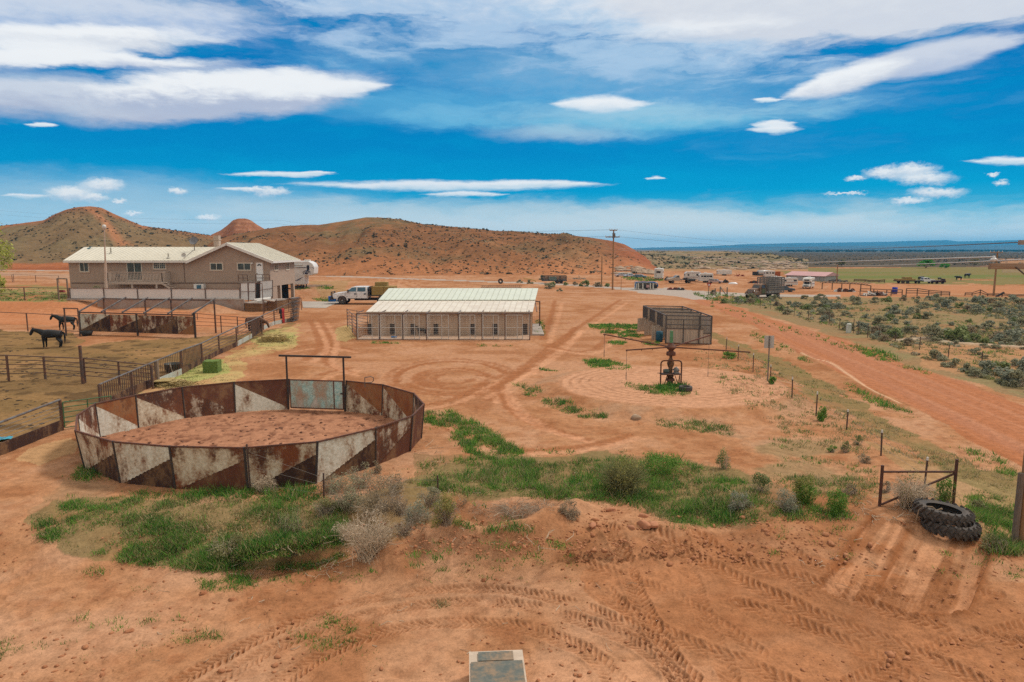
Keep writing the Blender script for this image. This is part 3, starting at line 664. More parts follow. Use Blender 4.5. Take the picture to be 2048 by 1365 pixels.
# ------------------------------------------------------------------ shared materials
PIPE = MAT('dark_pipe', (.085, .062, .055), (.16, .075, .045), 3, .6, 0)
PIPEG = MAT('grey_pipe', (.17, .165, .16), (.12, .085, .07), 4, .5, 0, .3)
RPIPE = MAT('rusty_pipe', (.15, .055, .03), (.085, .04, .028), 5, .75, .004)
RSTEEL = RUST('rusty_sheet', (.125, .042, .022), (.085, .03, .018), .62, 1.3, (.075, .030, .020), (.11, .042, .022), org=.12)
RDARK = RUST('dark_rusty_sheet', (.050, .022, .016), (.036, .018, .014), .6, 1.3, (.10, .034, .018), (.03, .016, .013), org=.05)
RBRIGHT = RUST('orange_rusty_sheet', (.27, .095, .03), (.17, .05, .02), .55, 1.2, (.10, .036, .02), (.32, .12, .03))
PWHITE = RUST('flaking_white_paint', (.62, .55, .43), (.46, .39, .29), .51, 1.5)
PWHITE2 = RUST('mostly_white_paint', (.66, .62, .53), (.50, .48, .39), .57, 1.6)
PDIRTY = RUST('badly_flaked_paint', (.55, .50, .43), (.40, .35, .29), .46, 1.9, (.12, .04, .02), (.06, .025, .017))
PTURQ = RUST('worn_turquoise_paint', (.52, .62, .58), (.20, .45, .44), .54, 2.2, (.66, .66, .61), (.40, .30, .22))
BLACKI = MAT('black_iron', (.035, .03, .03), (.06, .04, .032), 3, .6)
WIRE = MAT('galvanised_wire', (.22, .21, .20), (.16, .14, .12), 8, .5, 0, .4)
OLDWOOD = MAT('weathered_wood', (.28, .21, .155), (.18, .135, .10), 2.2, .9, .01, stretch=(6, 6, .6), fine=40)
STRAW = MAT('dry_hay', (.44, .33, .14), (.30, .22, .09), 9, .95, .02, stretch=(1, 1, 4))
GHAY = MAT('green_hay', (.16, .23, .055), (.10, .16, .035), 12, .95, .03)
# ------------------------------------------------------------------ round pen
rim_px = [(147, 837), (151, 862), (226, 884), (341, 891), (490, 890), (631, 877), (751, 857), (825, 832), (849, 804), (822, 783), (766, 770), (691, 761), (579, 758), (467, 764), (364, 775), (271, 791), (190, 812)]
base_px = [(164, 902), (172, 938), (242, 966), (352, 978), (496, 981), (631, 968), (751, 932), (819, 903), (841, 878), (826, 852), (764, 831), (690, 823), (577, 819), (471, 826), (370, 837), (277, 856), (200, 874)]
RB = [at(*p) for p in base_px]; cen = sum(RB, Vector()) / len(RB)
# the panels lean out; one height for the whole ring, the lean from the picture
RT = []
for b, p in zip(RB, rim_px):
    t = atz(p[0], p[1], b.z + 1.47); d = (t - b); d.z = 0; out = (b - cen); out.z = 0; out.normalize()
    lean = max(.02, min(.35, d.dot(out))); side = d - out * d.dot(out); side *= min(1, .12 / max(side.length, 1e-4))
    RT.append(b + out * lean + side + Vector((0, 0, 1.47)))
pen_o = thing('round_pen', cen, 'round livestock pen of leaning rusty and flaking white steel panels around bare dirt', 'pen')
NB = len(RB)
def panel(k, pa, pb, front, rear, diagf=(.03, .80), diagr=(.10, .97), gap=.0):
    """one bay: a thin sheet whose two faces are each split along a seam into two painted triangles"""
    b0, b1, t0, t1 = RB[k], RB[(k + 1) % NB], RT[k], RT[(k + 1) % NB]
    mid = (b0 + b1) / 2; out = mid - cen; out.z = 0; out.normalize(); th = .012
    m = MB(cen)
    def P(u, v, o):
        lo = b0.lerp(b1, u); hi = t0.lerp(t1, u); lo = lo - Vector((0, 0, .12)); return lo.lerp(hi, v) + out * o
    # outside face, seen from outside: light above the seam that climbs, dark rust below
    N = 8
    def face(o, seam, mu, ml, flip):
        for i in range(N):
            u0, u1 = i / N, (i + 1) / N; s0, s1 = seam(u0), seam(u1)
            lo = [P(u0, 0, o), P(u1, 0, o), P(u1, s1, o), P(u0, s0, o)]; up = [P(u0, s0, o), P(u1, s1, o), P(u1, 1, o), P(u0, 1, o)]
            if flip: lo.reverse(); up.reverse()
            m.add(lo, [(0, 1, 2, 3)], ml); m.add(up, [(0, 1, 2, 3)], mu)
    face(th, lambda u: diagf[0] + (diagf[1] - diagf[0]) * u, 0, 1, False)
    face(-th, lambda u: diagr[0] + (diagr[1] - diagr[0]) * u, 2, 3, True)
    m.quad(P(0, 1, th), P(1, 1, th), P(1, 1, -th), P(0, 1, -th), 1); m.quad(P(0, 0, th), P(0, 1, th), P(0, 1, -th), P(0, 0, -th), 1); m.quad(P(1, 0, -th), P(1, 1, -th), P(1, 1, th), P(1, 0, th), 1)
    if 0 <= k <= 6:
        for i in range(26):                                        # dotted weld seam on the outside
            u = (i + .5) / 26; s0 = diagf[0] + (diagf[1] - diagf[0]) * u; m.box(P(u, s0, th + .006), (.030, .030, .022), mi=0 if i % 2 else 1)
    o = m.build('panel', [pa[0], pa[1], pb[0], pb[1]], pen_o)
    # seam weld strip on the outside
    return o
# per bay: (outside upper, outside lower), (inside upper, inside lower)
# bay k runs from point k to point k+1, anticlockwise seen from above as the list goes left -> front -> right -> back
inn = {16: (PDIRTY, PWHITE2), 15: (RBRIGHT, PWHITE2), 14: (PDIRTY, PWHITE), 13: (RSTEEL, PDIRTY), 12: (RSTEEL, PWHITE2), 10: (RBRIGHT, PWHITE), 9: (RBRIGHT, PWHITE), 8: (RDARK, PWHITE), 7: (RDARK, RSTEEL), 0: (RBRIGHT, PWHITE2)}
outm = {0: (PWHITE, RDARK), 1: (PWHITE, RDARK), 2: (PWHITE2, RDARK), 3: (PWHITE, RSTEEL), 4: (PWHITE, RDARK), 5: (PWHITE2, RDARK), 6: (PDIRTY, RSTEEL), 7: (RSTEEL, RSTEEL), 8: (RDARK, RSTEEL)}
GATEBAY = 11
for k in range(NB):
    if k == GATEBAY: continue
    df = (.04, .74)
    panel(k, outm.get(k, (PWHITE, RDARK)), inn.get(k, (RSTEEL, PWHITE)), None, None, df, (.12, .94))
up = Vector((0, 0, 1))
for k in range(NB):
    m = MB(cen); m.bar(RB[k] - up * .2, RT[k] + up * .03, .045, 8); m.build('post', BLACKI, pen_o)
    if k != GATEBAY:
        m = MB(cen); m.beam(RT[k], RT[(k + 1) % NB], .06, .05); m.build('top_rail', RPIPE, pen_o)
# gate of the pen with its overhead frame
g0, g1 = RB[GATEBAY + 1], RB[GATEBAY]                       # left and right gate posts
H0 = CAMH - g0.y * (CAMH - atY(577, 712, g0.y).z) / g0.y
ft = MB(cen); zt = atY(634, 712, g0.y).z
ft.bar(g0, Vector((g0.x, g0.y, zt)), .05, 8); ft.bar(g1, Vector((g1.x, g1.y, zt)), .05, 8)
dx = (g1 - g0); dx.z = 0; dx.normalize(); a = Vector((g0.x, g0.y, zt)) - dx * .38; b = Vector((g1.x, g1.y, zt)) + dx * .40
ft.beam(a, b, .09, .09); ft.build('gate_frame', BLACKI, pen_o)
ga, gb = g0 + dx * .14 + up * .10, g1 - dx * .07 + up * .10
gm = MB(cen); hgt = 1.42; nn = Vector((dx.y, -dx.x, 0))
gm.quad(ga - nn * -.015, gb - nn * -.015, gb + up * hgt + nn * .015, ga + up * hgt + nn * .015); gm.quad(gb - nn * .015, ga - nn * .015, ga + up * hgt - nn * .015, gb + up * hgt - nn * .015)
gt = gm.build('gate', PTURQ, pen_o); gt['label'] = 'gate panel with worn turquoise and white paint'
gf = MB(cen); 
for p, q in ((ga, gb), (ga + up * hgt, gb + up * hgt), (ga, ga + up * hgt), (gb, gb + up * hgt), (ga.lerp(gb, .83), ga.lerp(gb, .83) + up * hgt)): gf.bar(p, q, .035, 6)
gf.build('frame', RPIPE, gt)
gl = MB(cen); gl.box(gb + up * .8 - nn * -.05 - dx * .06, (.12, .05, .06)); gl.build('latch', BLACKI, gt)
# loop bracket standing on the rim
lp = atY(730, 774, RT[10].y - .1); q = MB(lp); q.bar(lp, lp + up * .45, .02, 6)
q.tube([lp + up * .45, lp + Vector((.30, 0, .50)), lp + Vector((.42, 0, .45)), lp + Vector((.42, 0, .30)), lp + Vector((.34, 0, .22)), lp + up * .2], .02)
o = thing('loop_bracket', lp, 'thin bent metal loop on a rod standing on the round pen rim', 'bracket'); q.build('loop', PIPEG, o)
# ------------------------------------------------------------------ helper: vertical posts and rails from picture points
def post_h(b, px, py): return max(.2, atY(px, py, b.y).z - b.z)
def mkpost(parent, org, b, h, r=.05, mat=PIPE, n=8, name='post', square=False):
    m = MB(org)
    if square: m.beam(b - up * .1, b + up * h, r * 2, r * 2)
    else: m.bar(b - up * .1, b + up * h, r, n)
    return m.build(name, mat, parent)
# ------------------------------------------------------------------ long corral fence
fp = [(-62, 942, 874), (-8, 915, 851), (125, 861, 800), (202, 824, 770), (266, 790, 743), (316, 770, 722), (364, 749, 702), (405, 727, 687), (439, 709, 671), (474, 693, 655), (504, 676, 642), (527, 660, 631), (549, 650, 621), (587, 642, 604)]
FB = [at(p[0], p[1]) for p in fp]; FH = [post_h(b, p[0], p[2]) for b, p in zip(FB, fp)]
org = FB[6].copy(); cf = thing('corral_fence', org, 'long dark pipe fence with kickboards and picket bars along the left corrals', 'fence')
for i, b in enumerate(FB):
    if i == 5:
        m = MB(org); m.bar(b - up * .1, b + up * FH[i], .13, 8, .11); o = m.build('post', OLDWOOD, cf); o['label'] = 'thick grey wooden post'
    else: mkpost(cf, org, b, FH[i], .065)
kb = {}
for i in range(len(FB) - 1):
    b0, b1 = FB[i], FB[i + 1]; h0, h1 = FH[i], FH[i + 1]
    if i == 2: 
        continue
    m = MB(org); m.bar(b0 + up * h0, b1 + up * h1, .05, 8); m.build('top_rail', PIPEG, cf)
    pale = i in (5, 9, 11, 12); kh = .48 if i < 5 else .38
    m = MB(org); m.beam(b0 + up * kh / 2, b1 + up * kh / 2, .05, kh); m.build('kickboard', (RUST('pale_kickboard', (.42, .42, .38), (.36, .42, .38), .62, 1.2) if not kb else kb['p']) if pale else RDARK, cf)
    if pale and not kb: kb['p'] = bpy.data.materials['pale_kickboard']
    m = MB(org)
    if i in (3, 4, 5, 6, 10):
        n = int((b1 - b0).length / .24)
        for j in range(1, n):
            p = b0.lerp(b1, j / n); h = h0 + (h1 - h0) * j / n; m.bar(p + up * kh, p + up * h, .016 if i == 5 else .026, 5)
        m.build('picket_panel', PIPE, cf)
    else:
        for j in range(1, 5): 
            k = kh + (h0 - kh) * j / 5; m.bar(b0 + up * k, b1 + up * k, .012 if i < 2 else .024, 5)
        m.build('rail_panel', WIRE if i < 2 else PIPE, cf)
# green gate in its gap
GREEN = MAT('green_gate_paint', (.05, .16, .07), (.08, .13, .05), 6, .55)
a = FB[2] + up * .12 + Vector((.1, .02, 0)); b = at(226, 846) + up * .12; gd = thing('tube_gate', a, 'green tube gate swung between the corral fence and the round pen', 'gate')
m = MB(a); hh = 1.15
for k in range(6): m.bar(a + up * hh * k / 5, b + up * hh * k / 5, .022, 6)
for t_ in (0, .5, 1): m.bar(a.lerp(b, t_), a.lerp(b, t_) + up * hh, .026, 6)
m.build('frame', GREEN, gd)
# ------------------------------------------------------------------ pipe fences of the left corrals
def pipe_fence(name, label, posts, rails, pr=.055, rr=.026, mat=PIPE, cat='fence', tall={}, group=None, lowfrac=.0):
    B = [at(p[0], p[1]) for p in posts]; Hh = [post_h(b, p[0], p[2]) for b, p in zip(B, posts)]
    root = thing(name, B[0], label, cat, group)
    for i, (b, h) in enumerate(zip(B, Hh)):
        mkpost(root, B[0], b, tall.get(i, h), pr if i not in tall else pr * 1.3, mat)
    for i in range(len(B) - 1):
        for k in range(rails):
            f = 1 - k * (1 - lowfrac) / max(rails, 1); m = MB(B[0])
            m.bar(B[i] + up * Hh[i] * f, B[i + 1] + up * Hh[i + 1] * f, rr * (1.3 if k == 0 else 1), 6); m.build('rail', mat, root)
    return root
pipe_fence('pipe_fence', 'five rail dark pipe fence with a tall post, in front of the nearest black horse', [(-130, 760, 706), (18, 763, 711), (91, 759, 714), (166, 768, 717)], 5, .07, tall={3: 2.3}, lowfrac=.12)
pipe_fence('pipe_gate', 'five bar dark pipe gate reaching from the tall post to the corral fence', [(171, 766, 717), (240, 771, 724), (306, 778, 731)], 5, .06, cat='gate', lowfrac=.12)
pipe_fence('pipe_fence', 'single rail dark pipe fence behind the two black horses', [(-140, 660, 620), (-40, 661, 623), (56, 663, 627), (132, 671, 631)], 1, .06)
# small gate with an overhead frame by the shelter
b0, b1 = at(133, 672), at(160, 673); z0 = atY(133, 617, b0.y).z
root = thing('frame_gate', b0, 'narrow dark pipe gate frame beside the corral shelter with a black horse behind', 'gate')
m = MB(b0); m.bar(b0, Vector((b0.x, b0.y, z0)), .07, 8); m.build('post', PIPE, root); m = MB(b0); m.bar(b1, Vector((b1.x, b1.y, z0)), .06, 8); m.build('post', PIPE, root)
m = MB(b0); m.bar(Vector((b0.x - .1, b0.y, z0)), Vector((b1.x, b1.y, z0)), .055, 8); m.build('top_rail', PIPE, root)
m = MB(b0); 
for k in (.45, 1.3, 1.9): m.bar(b0 + up * k, b1 + up * k, .025, 6)
m.build('gate', PIPEG, root)
# shelter: four painted panels at the front, bare roof frame sloping up to the rear
sA, sB = at(162, 668), at(391, 676); fx = (sB - sA)
zf = lambda p: gz(p.x, p.y)
root = thing('corral_shelter', sA, 'open corral shelter with rusty painted front panels and a bare pipe roof frame', 'shelter')
hF = 2.05; zA = sA.z
fr = [(162, 0), (281, .51), (391, 1)]
for i, (px, f) in enumerate(fr):
    b = sA.lerp(sB, f); m = MB(sA); m.beam(b - up * .1, b + up * (hF + (.25 if i == 2 else .06)), .14, .14); m.build('post', BLACKI, root)
pm = [(PWHITE2, RDARK, .98, .04), (PWHITE, RDARK, .85, .02), (PDIRTY, RDARK, .85, .02), (PWHITE, RBRIGHT, .60, .06)]; cuts = [0, .275, .555, .86, 1.0]
nrm = Vector((-fx.y, fx.x, 0)).normalized()
for (mu, ml, hi, lo), c0, c1 in zip(pm, cuts[:-1], cuts[1:]):
    p0, p1 = sA.lerp(sB, c0), sA.lerp(sB, c1); m = MB(sA)
    z0_, z1_ = .28, hF - .12
    def Q(u, v, o): return p0.lerp(p1, u) + up * (z0_ + (z1_ - z0_) * v) + nrm * o
    m.quad(Q(0, 0, -.02), Q(1, 0, -.02), Q(1, hi, -.02), Q(0, lo, -.02), 1); m.quad(Q(0, lo, -.02), Q(1, hi, -.02), Q(1, 1, -.02), Q(0, 1, -.02), 0)
    m.quad(Q(1, 0, .02), Q(0, 0, .02), Q(0, 1, .02), Q(1, 1, .02), 1)
    m.build('wall_panel', [mu, ml], root)
m = MB(sA); m.beam(sA + up * hF, sB + up * hF, .10, .12); m.build('front_beam', PIPE, root)
rA, rB = atY(207, 598, sA.y + 3.4), atY(428, 601, sB.y + 3.4)
m = MB(sA); m.beam(rA, rB, .11, .13); m.build('rear_beam', PIPE, root)
for f in (0, .385, .62, 1.0):
    p = rA.lerp(rB, f); m = MB(sA); m.bar(Vector((p.x, p.y, gz(p.x, p.y) - .1)), p, .085, 8); m.build('post', PIPE, root)
for i in range(6):
    f = i / 5; p = sA.lerp(sB, [0, .2, .385, .575, .78, .985][i]) + up * (hF + .09); q = rA.lerp(rB, f) + up * .10; q = q + (q - p) * .06
    m = MB(sA); m.beam(p, q, .10, .13); m.build('rafter', PIPEG, root)
# fences behind the shelter, on the right
pipe_fence('pipe_fence', 'dark pipe fence with several thin rails between the shelter and the bay horse', [(392, 668, 627), (443, 666, 632), (476, 668, 634), (524, 668, 640)], 4, .05, .022, lowfrac=.2)
pipe_fence('pipe_fence', 'thin low rail fence under the house retaining wall, behind the shelter frame', [(212, 634, 622), (290, 636, 624), (395, 640, 627)], 1, .04, .02)
# stock panels leaning on the end of the fence
a, b = at(585, 645), at(607, 637); root = thing('stock_panel_stack', a, 'stack of grey lattice stock panels leaning at the end of the corral fence', 'panel stack')
vx = (b - a); vx.z = 0; L = vx.length; vx.normalize(); vy = Vector((-vx.y, vx.x, 0))
for s_ in range(4):
    m = MB(a); o_ = vy * (.12 * s_) + Vector((0, 0, 0)); lean = -vy * .12
    def Q(u, v): return a + vx * (u * 2.1 - .05 + .07 * s_) + up * v + lean * v + o_
    for k in range(7): m.bar(Q(0, .1 + k * .42), Q(1, .1 + k * .42), .028, 5)
    for k in range(8): m.bar(Q(k / 7, .05), Q(k / 7, 2.65), .026, 5)
    m.build('panel', PIPEG, root)
# red and black blanket over the fence
p = FB[12].lerp(FB[13], .42); hb_ = FH[12] + .06; root = thing('saddle_blanket', p, 'red and black blanket hanging over the corral fence rail', 'blanket')
for j, (off, c, wd, ln) in enumerate(((-.42, (.03, .03, .035), .34, 1.15), (.10, (.42, .035, .035), .62, 1.75))):
    mt = MAT('blanket_cloth_' + ('black', 'red')[j], c, tuple(x * .6 for x in c), 6, .95, .01); m = MB(p)
    d = (FB[13] - FB[12]); d.z = 0; d.normalize(); sd_ = Vector((d.y, -d.x, 0))
    if sd_.y > 0: sd_ = -sd_
    N = 9; K = 10; vs = []; fs = []
    for i in range(N):
        for k in range(K):
            u = (i / (N - 1) - .5) * wd; v = k / (K - 1); side = 1 if v > .25 else -1
            z = hb_ + .05 - (v - .25) * ln * 1.33 if v > .25 else hb_ + .05 - (.25 - v) * 2.2
            w = .07 + .05 * math.sin(i * 2.1 + j) * min(1, abs(v - .25) * 3)
            vs.append(p + d * (off + u + .03 * math.sin(7 * v + i)) + sd_ * (side * w * (1 if abs(v - .25) > .08 else .1)) + up * z)
    for i in range(N - 1):
        for k in range(K - 1): fs.append((i * K + k, i * K + k + 1, (i + 1) * K + k + 1, (i + 1) * K + k))
    m.add(vs, fs); o = m.build('cloth', mt, root, True); sm = o.modifiers.new('solid', 'SOLIDIFY'); sm.thickness = .02
# ------------------------------------------------------------------ bales, tub, straw piles
def bale(label, p, d, rz, mat, name='hay_bale', group=None, ragged=.02):
    bm = bmesh.new(); bmesh.ops.create_cube(bm, size=1); bmesh.ops.subdivide_edges(bm, edges=bm.edges[:], cuts=6, use_grid_fill=True)
    for v in bm.verts:
        v.co = Vector((v.co.x * d[0], v.co.y * d[1], v.co.z * d[2] + d[2] / 2))
        k = vn(np.array([v.co.x * 9 + p[0]]), np.array([v.co.y * 9 + v.co.z * 13 + p[1]]), 3)[0] - .5; v.co += v.co.normalized() * k * ragged * 2
    me = bpy.data.meshes.new(name); bm.to_mesh(me); bm.free(); me.materials.append(mat)
    o = mkobj(name, me); o.location = p; o.rotation_euler = (0, 0, rz); return tag(o, label, 'hay bale', group)
def straw_heap(b, n, sx, sy, h, L=.5, r=.012, seed=1, org=None):
    rg = random.Random(seed); m = MB(org if org is not None else b)
    for _ in range(n):
        x, y = rg.gauss(0, .45), rg.gauss(0, .45); z = max(0, h * (1 - (x * x + y * y))) * rg.random()
        c = b + Vector((x * sx, y * sy, z)); a_ = rg.random() * 6.28; d_ = Vector((math.cos(a_), math.sin(a_), rg.gauss(0, .25))) * L * rg.uniform(.3, .6)
        m.bar(c - d_, c + d_, r, 3, cap=False)
    return m
p = at(425, 744); bale('square bale of green hay standing on the dirt beside the corral fence', p + up * -.02, (.92, .95, .78), R(8), GHAY, ragged=.03)
p = at(548, 683); o = bale('broken straw coloured bale lying loose in chaff below the bay horse', p - up * .05, (1.75, 1.2, .55), R(4), STRAW, ragged=.14)
hp = straw_heap(p, 420, 1.6, 1.0, .7, .7, .014, 5); hp.build('loose_hay', STRAW, o).location = -o.location + p if False else (0, 0, 0)
p = at(346, 771); root = thing('straw_pile', p, 'flat pile of pale straw flakes under the corral fence, near the green bale', 'straw pile')
m = straw_heap(p, 900, 1.3, .9, .28, .55, .014, 8)
for i in range(9): m.box(p + Vector((random.uniform(-.7, .7), random.uniform(-.3, .5), .08 + .03 * i)), (1.0, .7, .05), random.random())
m.build('straw', STRAW, root)
# water tub with a stick, feed tub under shelter
DKG = MAT('dark_green_plastic', (.03, .05, .05), (.045, .055, .05), 3, .5)
p = at(347, 744); root = thing('water_tub', p, 'dark round stock tub inside the corral fence', 'tub')
m = MB(p); m.lathe([(.30, 0), (.46, .05), (.54, .55), (.57, .56), (.52, .52), (.44, .12), (0, .10)], p, 20); m.build('tub', DKG, root, True)
a = at(347, 752); st = thing('pitchfork_handle', a, 'pale wooden handle leaning on the corral fence in front of the dark tub', 'tool handle'); m = MB(a); m.bar(a, a + Vector((-.28, .1, 1.0)), .022, 6); m.build('handle', MAT('pale_wood', (.55, .45, .33), (.42, .34, .24), 5), st)
p = at(174, 672); root = thing('feed_tub', p, 'black rubber feed tub on the ground at the shelter corner', 'tub'); m = MB(p); m.lathe([(.28, 0), (.38, .05), (.55, .45), (.5, .45), (.35, .1), (0, .08)], p, 16); m.build('tub', MAT('black_rubber', (.02, .02, .02), (.035, .032, .03), 4, .7), root, True)
p = at(8, 882); root = thing('blue_tarp', p, 'scrap of blue tarpaulin lying inside the corral fence at the picture edge', 'tarpaulin'); m = MB(p)
vs = [p + Vector((x * .16 - .75, y * .16 - .2, .04 + .10 * math.sin(x * 2.3 + y) ** 2)) for y in range(4) for x in range(7)]; m.add(vs, [(y * 7 + x, y * 7 + x + 1, y * 7 + x + 8, y * 7 + x + 7) for y in range(3) for x in range(6)]); m.build('sheet', MAT('blue_plastic', (.02, .22, .34), (.05, .30, .40), 5, .5), root, True)
# ------------------------------------------------------------------ building materials
STUCCO = MAT('tan_stucco', (.385, .287, .222), (.355, .262, .202), 2.0, .95, .004, fine=60)
ROOFC = MAT('cream_metal_roof', (.66, .625, .52), (.61, .575, .475), .7, .45, 0, .0, spec=.4)
ROOFG = MAT('pale_green_metal_roof', (.58, .62, .52), (.54, .57, .48), .7, .45, 0, spec=.4)
ROOFW = MAT('off_white_metal_roof', (.66, .61, .52), (.57, .50, .42), .9, .5, 0, spec=.4)
TRIM = MAT('white_trim', (.72, .70, .66), (.64, .62, .58), 2, .6)
VINYL = MAT('cream_window_frame', (.68, .64, .54), (.62, .58, .48), 3, .5)
PANELW = MAT('pale_grey_panel', (.62, .605, .585), (.57, .555, .535), .8, .7)
CONC = MAT('concrete', (.40, .36, .32), (.32, .26, .22), .8, .9, .005)
CONCR = MAT('red_stained_concrete', (.36, .30, .26), (.30, .19, .14), .5, .9, .005)
DECKW = MAT('deck_wood', (.47, .38, .31), (.40, .32, .26), 3, .85, stretch=(1, 1, 3))
SHADEIN = MAT('painted_interior_shade', (.03, .027, .025), (.045, .04, .036), 1, .9)  # near-black colour that paints the shade inside openings
KTAN = MAT('tan_metal_siding', (.50, .355, .25), (.45, .315, .22), 1.2, .7, 0)
def glassmat(name, c=(.03, .045, .045)):
    m, t = newmat(name); v = objvec(t); n = t.noise(v, .9, 3); finish(t, t.mix(t.mr(n, .35, .65), c, tuple(x * 2.0 for x in c)), .08, 0, None, 0, .6); return m
GLASS = glassmat('window_glass'); GLASSB = glassmat('blue_glass', (.02, .06, .09)); GLASSK = glassmat('dark_glass', (.012, .014, .018))
def brickmat(name, c1, c2, mortar, w=.40, h=.14):
    m, t = newmat(name); tc = t.n('ShaderNodeTexCoord').outputs['Object']
    s_ = t.n('ShaderNodeSeparateXYZ', {0: tc}); v = t.n('ShaderNodeCombineXYZ', {0: t.math('ADD', s_.outputs[0], s_.outputs[1]), 1: s_.outputs[2]}).outputs[0]
    b = t.n('ShaderNodeTexBrick', {'Vector': v, 'Color1': (*c1, 1), 'Color2': (*c2, 1), 'Mortar': (*mortar, 1), 'Scale': 1.0, 'Mortar Size': .014, 'Brick Width': w, 'Row Height': h, 'Bias': -.1})
    n = t.noise(tc, 9, 4); c = t.mix(t.mr(n, .3, .8, 0, .5), b.outputs[0], tuple(x * .55 for x in c1))
    finish(t, c, .95, 0, b.outputs[1], -.02, .1); return m
STONE = brickmat('stacked_stone', (.26, .145, .075), (.17, .095, .05), (.10, .065, .04), .42, .16)
BLOCK = MAT('tan_block_wall', (.36, .25, .18), (.31, .21, .15), 1.5, .95, .004)
def roof(name, parent, org, a, b, c, d, mat, step=.45, th=.09):
    """metal roof sheet a,b (eave) c,d (ridge) with standing ribs"""
    a, b, c, d = map(Vector, (a, b, c, d)); n = (b - a).cross(d - a).normalized(); 
    if n.z < 0: n = -n
    m = MB(org); m.add([a, b, c, d, a - n * th, b - n * th, c - n * th, d - n * th], [(0, 1, 2, 3), (7, 6, 5, 4), (0, 4, 5, 1), (1, 5, 6, 2), (2, 6, 7, 3), (3, 7, 4, 0)])
    k = max(2, int((b - a).length / step))
    for i in range(1, k):
        p, q = a.lerp(b, i / k), d.lerp(c, i / k); m.beam(p + n * .014, q + n * .014, .05, .04, up=tuple(n), mi=1)
    return m.build(name, [mat, SEAM[mat.name]], parent)
SEAM = {k_.name: MAT(k_.name + '_seam', c_, tuple(x * .85 for x in c_), 2, .6) for k_, c_ in ((ROOFC, (.58, .54, .45)), (ROOFG, (.47, .50, .42)), (ROOFW, (.56, .50, .42)))}
def window(parent, org, c, w, h, nrm=(0, -1, 0), panes=2, frame=.07, grid=None, trim=.16, glass=None, tm=None):
    """sliding window standing proud of the wall; nrm points out of the wall"""
    c = Vector(c); n = Vector(nrm).normalized(); u = Vector((-n.y, n.x, 0)); glass = glass or GLASS
    m = MB(org)
    def rect(cu, cz, ww, hh, dd, o): 
        M = Matrix((u, n, up)).transposed(); m.box(c + u * cu + up * cz + n * o, (ww, dd, hh), M=M)
    for sgn in (-1, 1): rect(sgn * (w / 2 + trim / 2), 0, trim, h + 2 * trim, .05, .03)
    rect(0, h / 2 + trim / 2, w, trim, .05, .03); rect(0, -h / 2 - trim / 2, w, trim, .06, .035)
    wo_ = m.build('window', tm or STUCCO_L, parent)
    m = MB(org)
    for sgn in (-1, 1): rect(sgn * (w / 2 - frame / 2), 0, frame, h, .07, .03)
    for sgn in (-1, 1): rect(0, sgn * (h / 2 - frame / 2), w - 2 * frame, frame, .07, .03)
    for i in range(1, panes): rect(-w / 2 + w * i / panes, 0, frame, h - 2 * frame, .066, .03)
    if grid:
        for i in range(1, grid[0]): rect(-w / 2 + w * i / grid[0], 0, .025, h - 2 * frame, .05, .03)
        for i in range(1, grid[1]): rect(0, -h / 2 + h * i / grid[1], w - 2 * frame, .025, .048, .03)
    m.build('frame', VINYL, wo_)
    m = MB(org); rect(0, 0, w - 2 * frame, h - 2 * frame, .03, .02); m.build('pane', glass, wo_)
    return wo_
STUCCO_L = MAT('pale_stucco_trim', (.46, .35, .275), (.42, .32, .25), 2, .9)
# ------------------------------------------------------------------ the house
YF = 94.0
def hX(px, Y=YF): return atY(px, 540, Y).x
def hZ(py, Y=YF): return atY(300, py, Y).z
xL, xM, xR = hX(138), hX(368), hX(540); zE, zG = hZ(521.5), 1.3
yRm = 98.3; zRm = atY(300, 494.5, yRm).z; yB = 102.6
xPk = hX(455.5, 93.4); zPk = atY(455, 485.5, 93.4).z; yWB = 104.6
zEw = atY(545, 522.5, 93.4).z; xEr = atY(546, 522, 93.4).x; xEl = atY(371, 521, 93.4).x
ho = thing('ranch_house', (xM, YF, zG), 'long tan stucco house with cream metal roofs and a gabled wing', 'house'); HO = Vector((xM, YF, zG))
zW = hZ(577)        # underside of the wing on its open right part
m = MB(HO)
m.box(((xL + xM) / 2, (YF + yB) / 2, (zE + zG) / 2 - .15), (xM - xL, yB - YF, zE - zG + .3 - .2)); m.build('wall', STUCCO, ho)
# wing: gabled front wall, open below on the right
zs = hZ(574)
m = MB(HO)
gab = [(xM + .003, zG - .3), (hX(497), zG - .3), (hX(497), zs), (xR, zs), (xR, zEw - .14), (xPk, zPk - .16), (xM + .003, zEw - .12)]
m.prism(gab, (0, (YF + yWB) / 2, 0), (1, 0, 0), (0, 0, 1), yWB - YF); m.build('wall', STUCCO, ho)
m = MB(HO); m.box(((hX(497) + xR) / 2 - .3, yWB - 1.2, 1.2), (xR - hX(497) - .8, .2, zs + .3)); m.box(((hX(500) + xR) / 2, yWB - 3, .2), (xR - hX(500) + .6, 5, .12)); m.build('carport', SHADEIN, ho)  # back wall and floor carry the carport's shade in their colour
for px, Y_ in ((566, 98.0), (585.5, 103.9)):
    m = MB(HO); x = xR - .18; m.box((x, Y_, zs / 2 - .1), (.45, .5, zs + .2)); m.build('pillar', STUCCO_L, ho)
m = MB(HO); m.box((xR - .22, 95.6, zs / 2 - .1), (.36, 2.2, zs + .16)); m.build('pillar', STUCCO, ho)
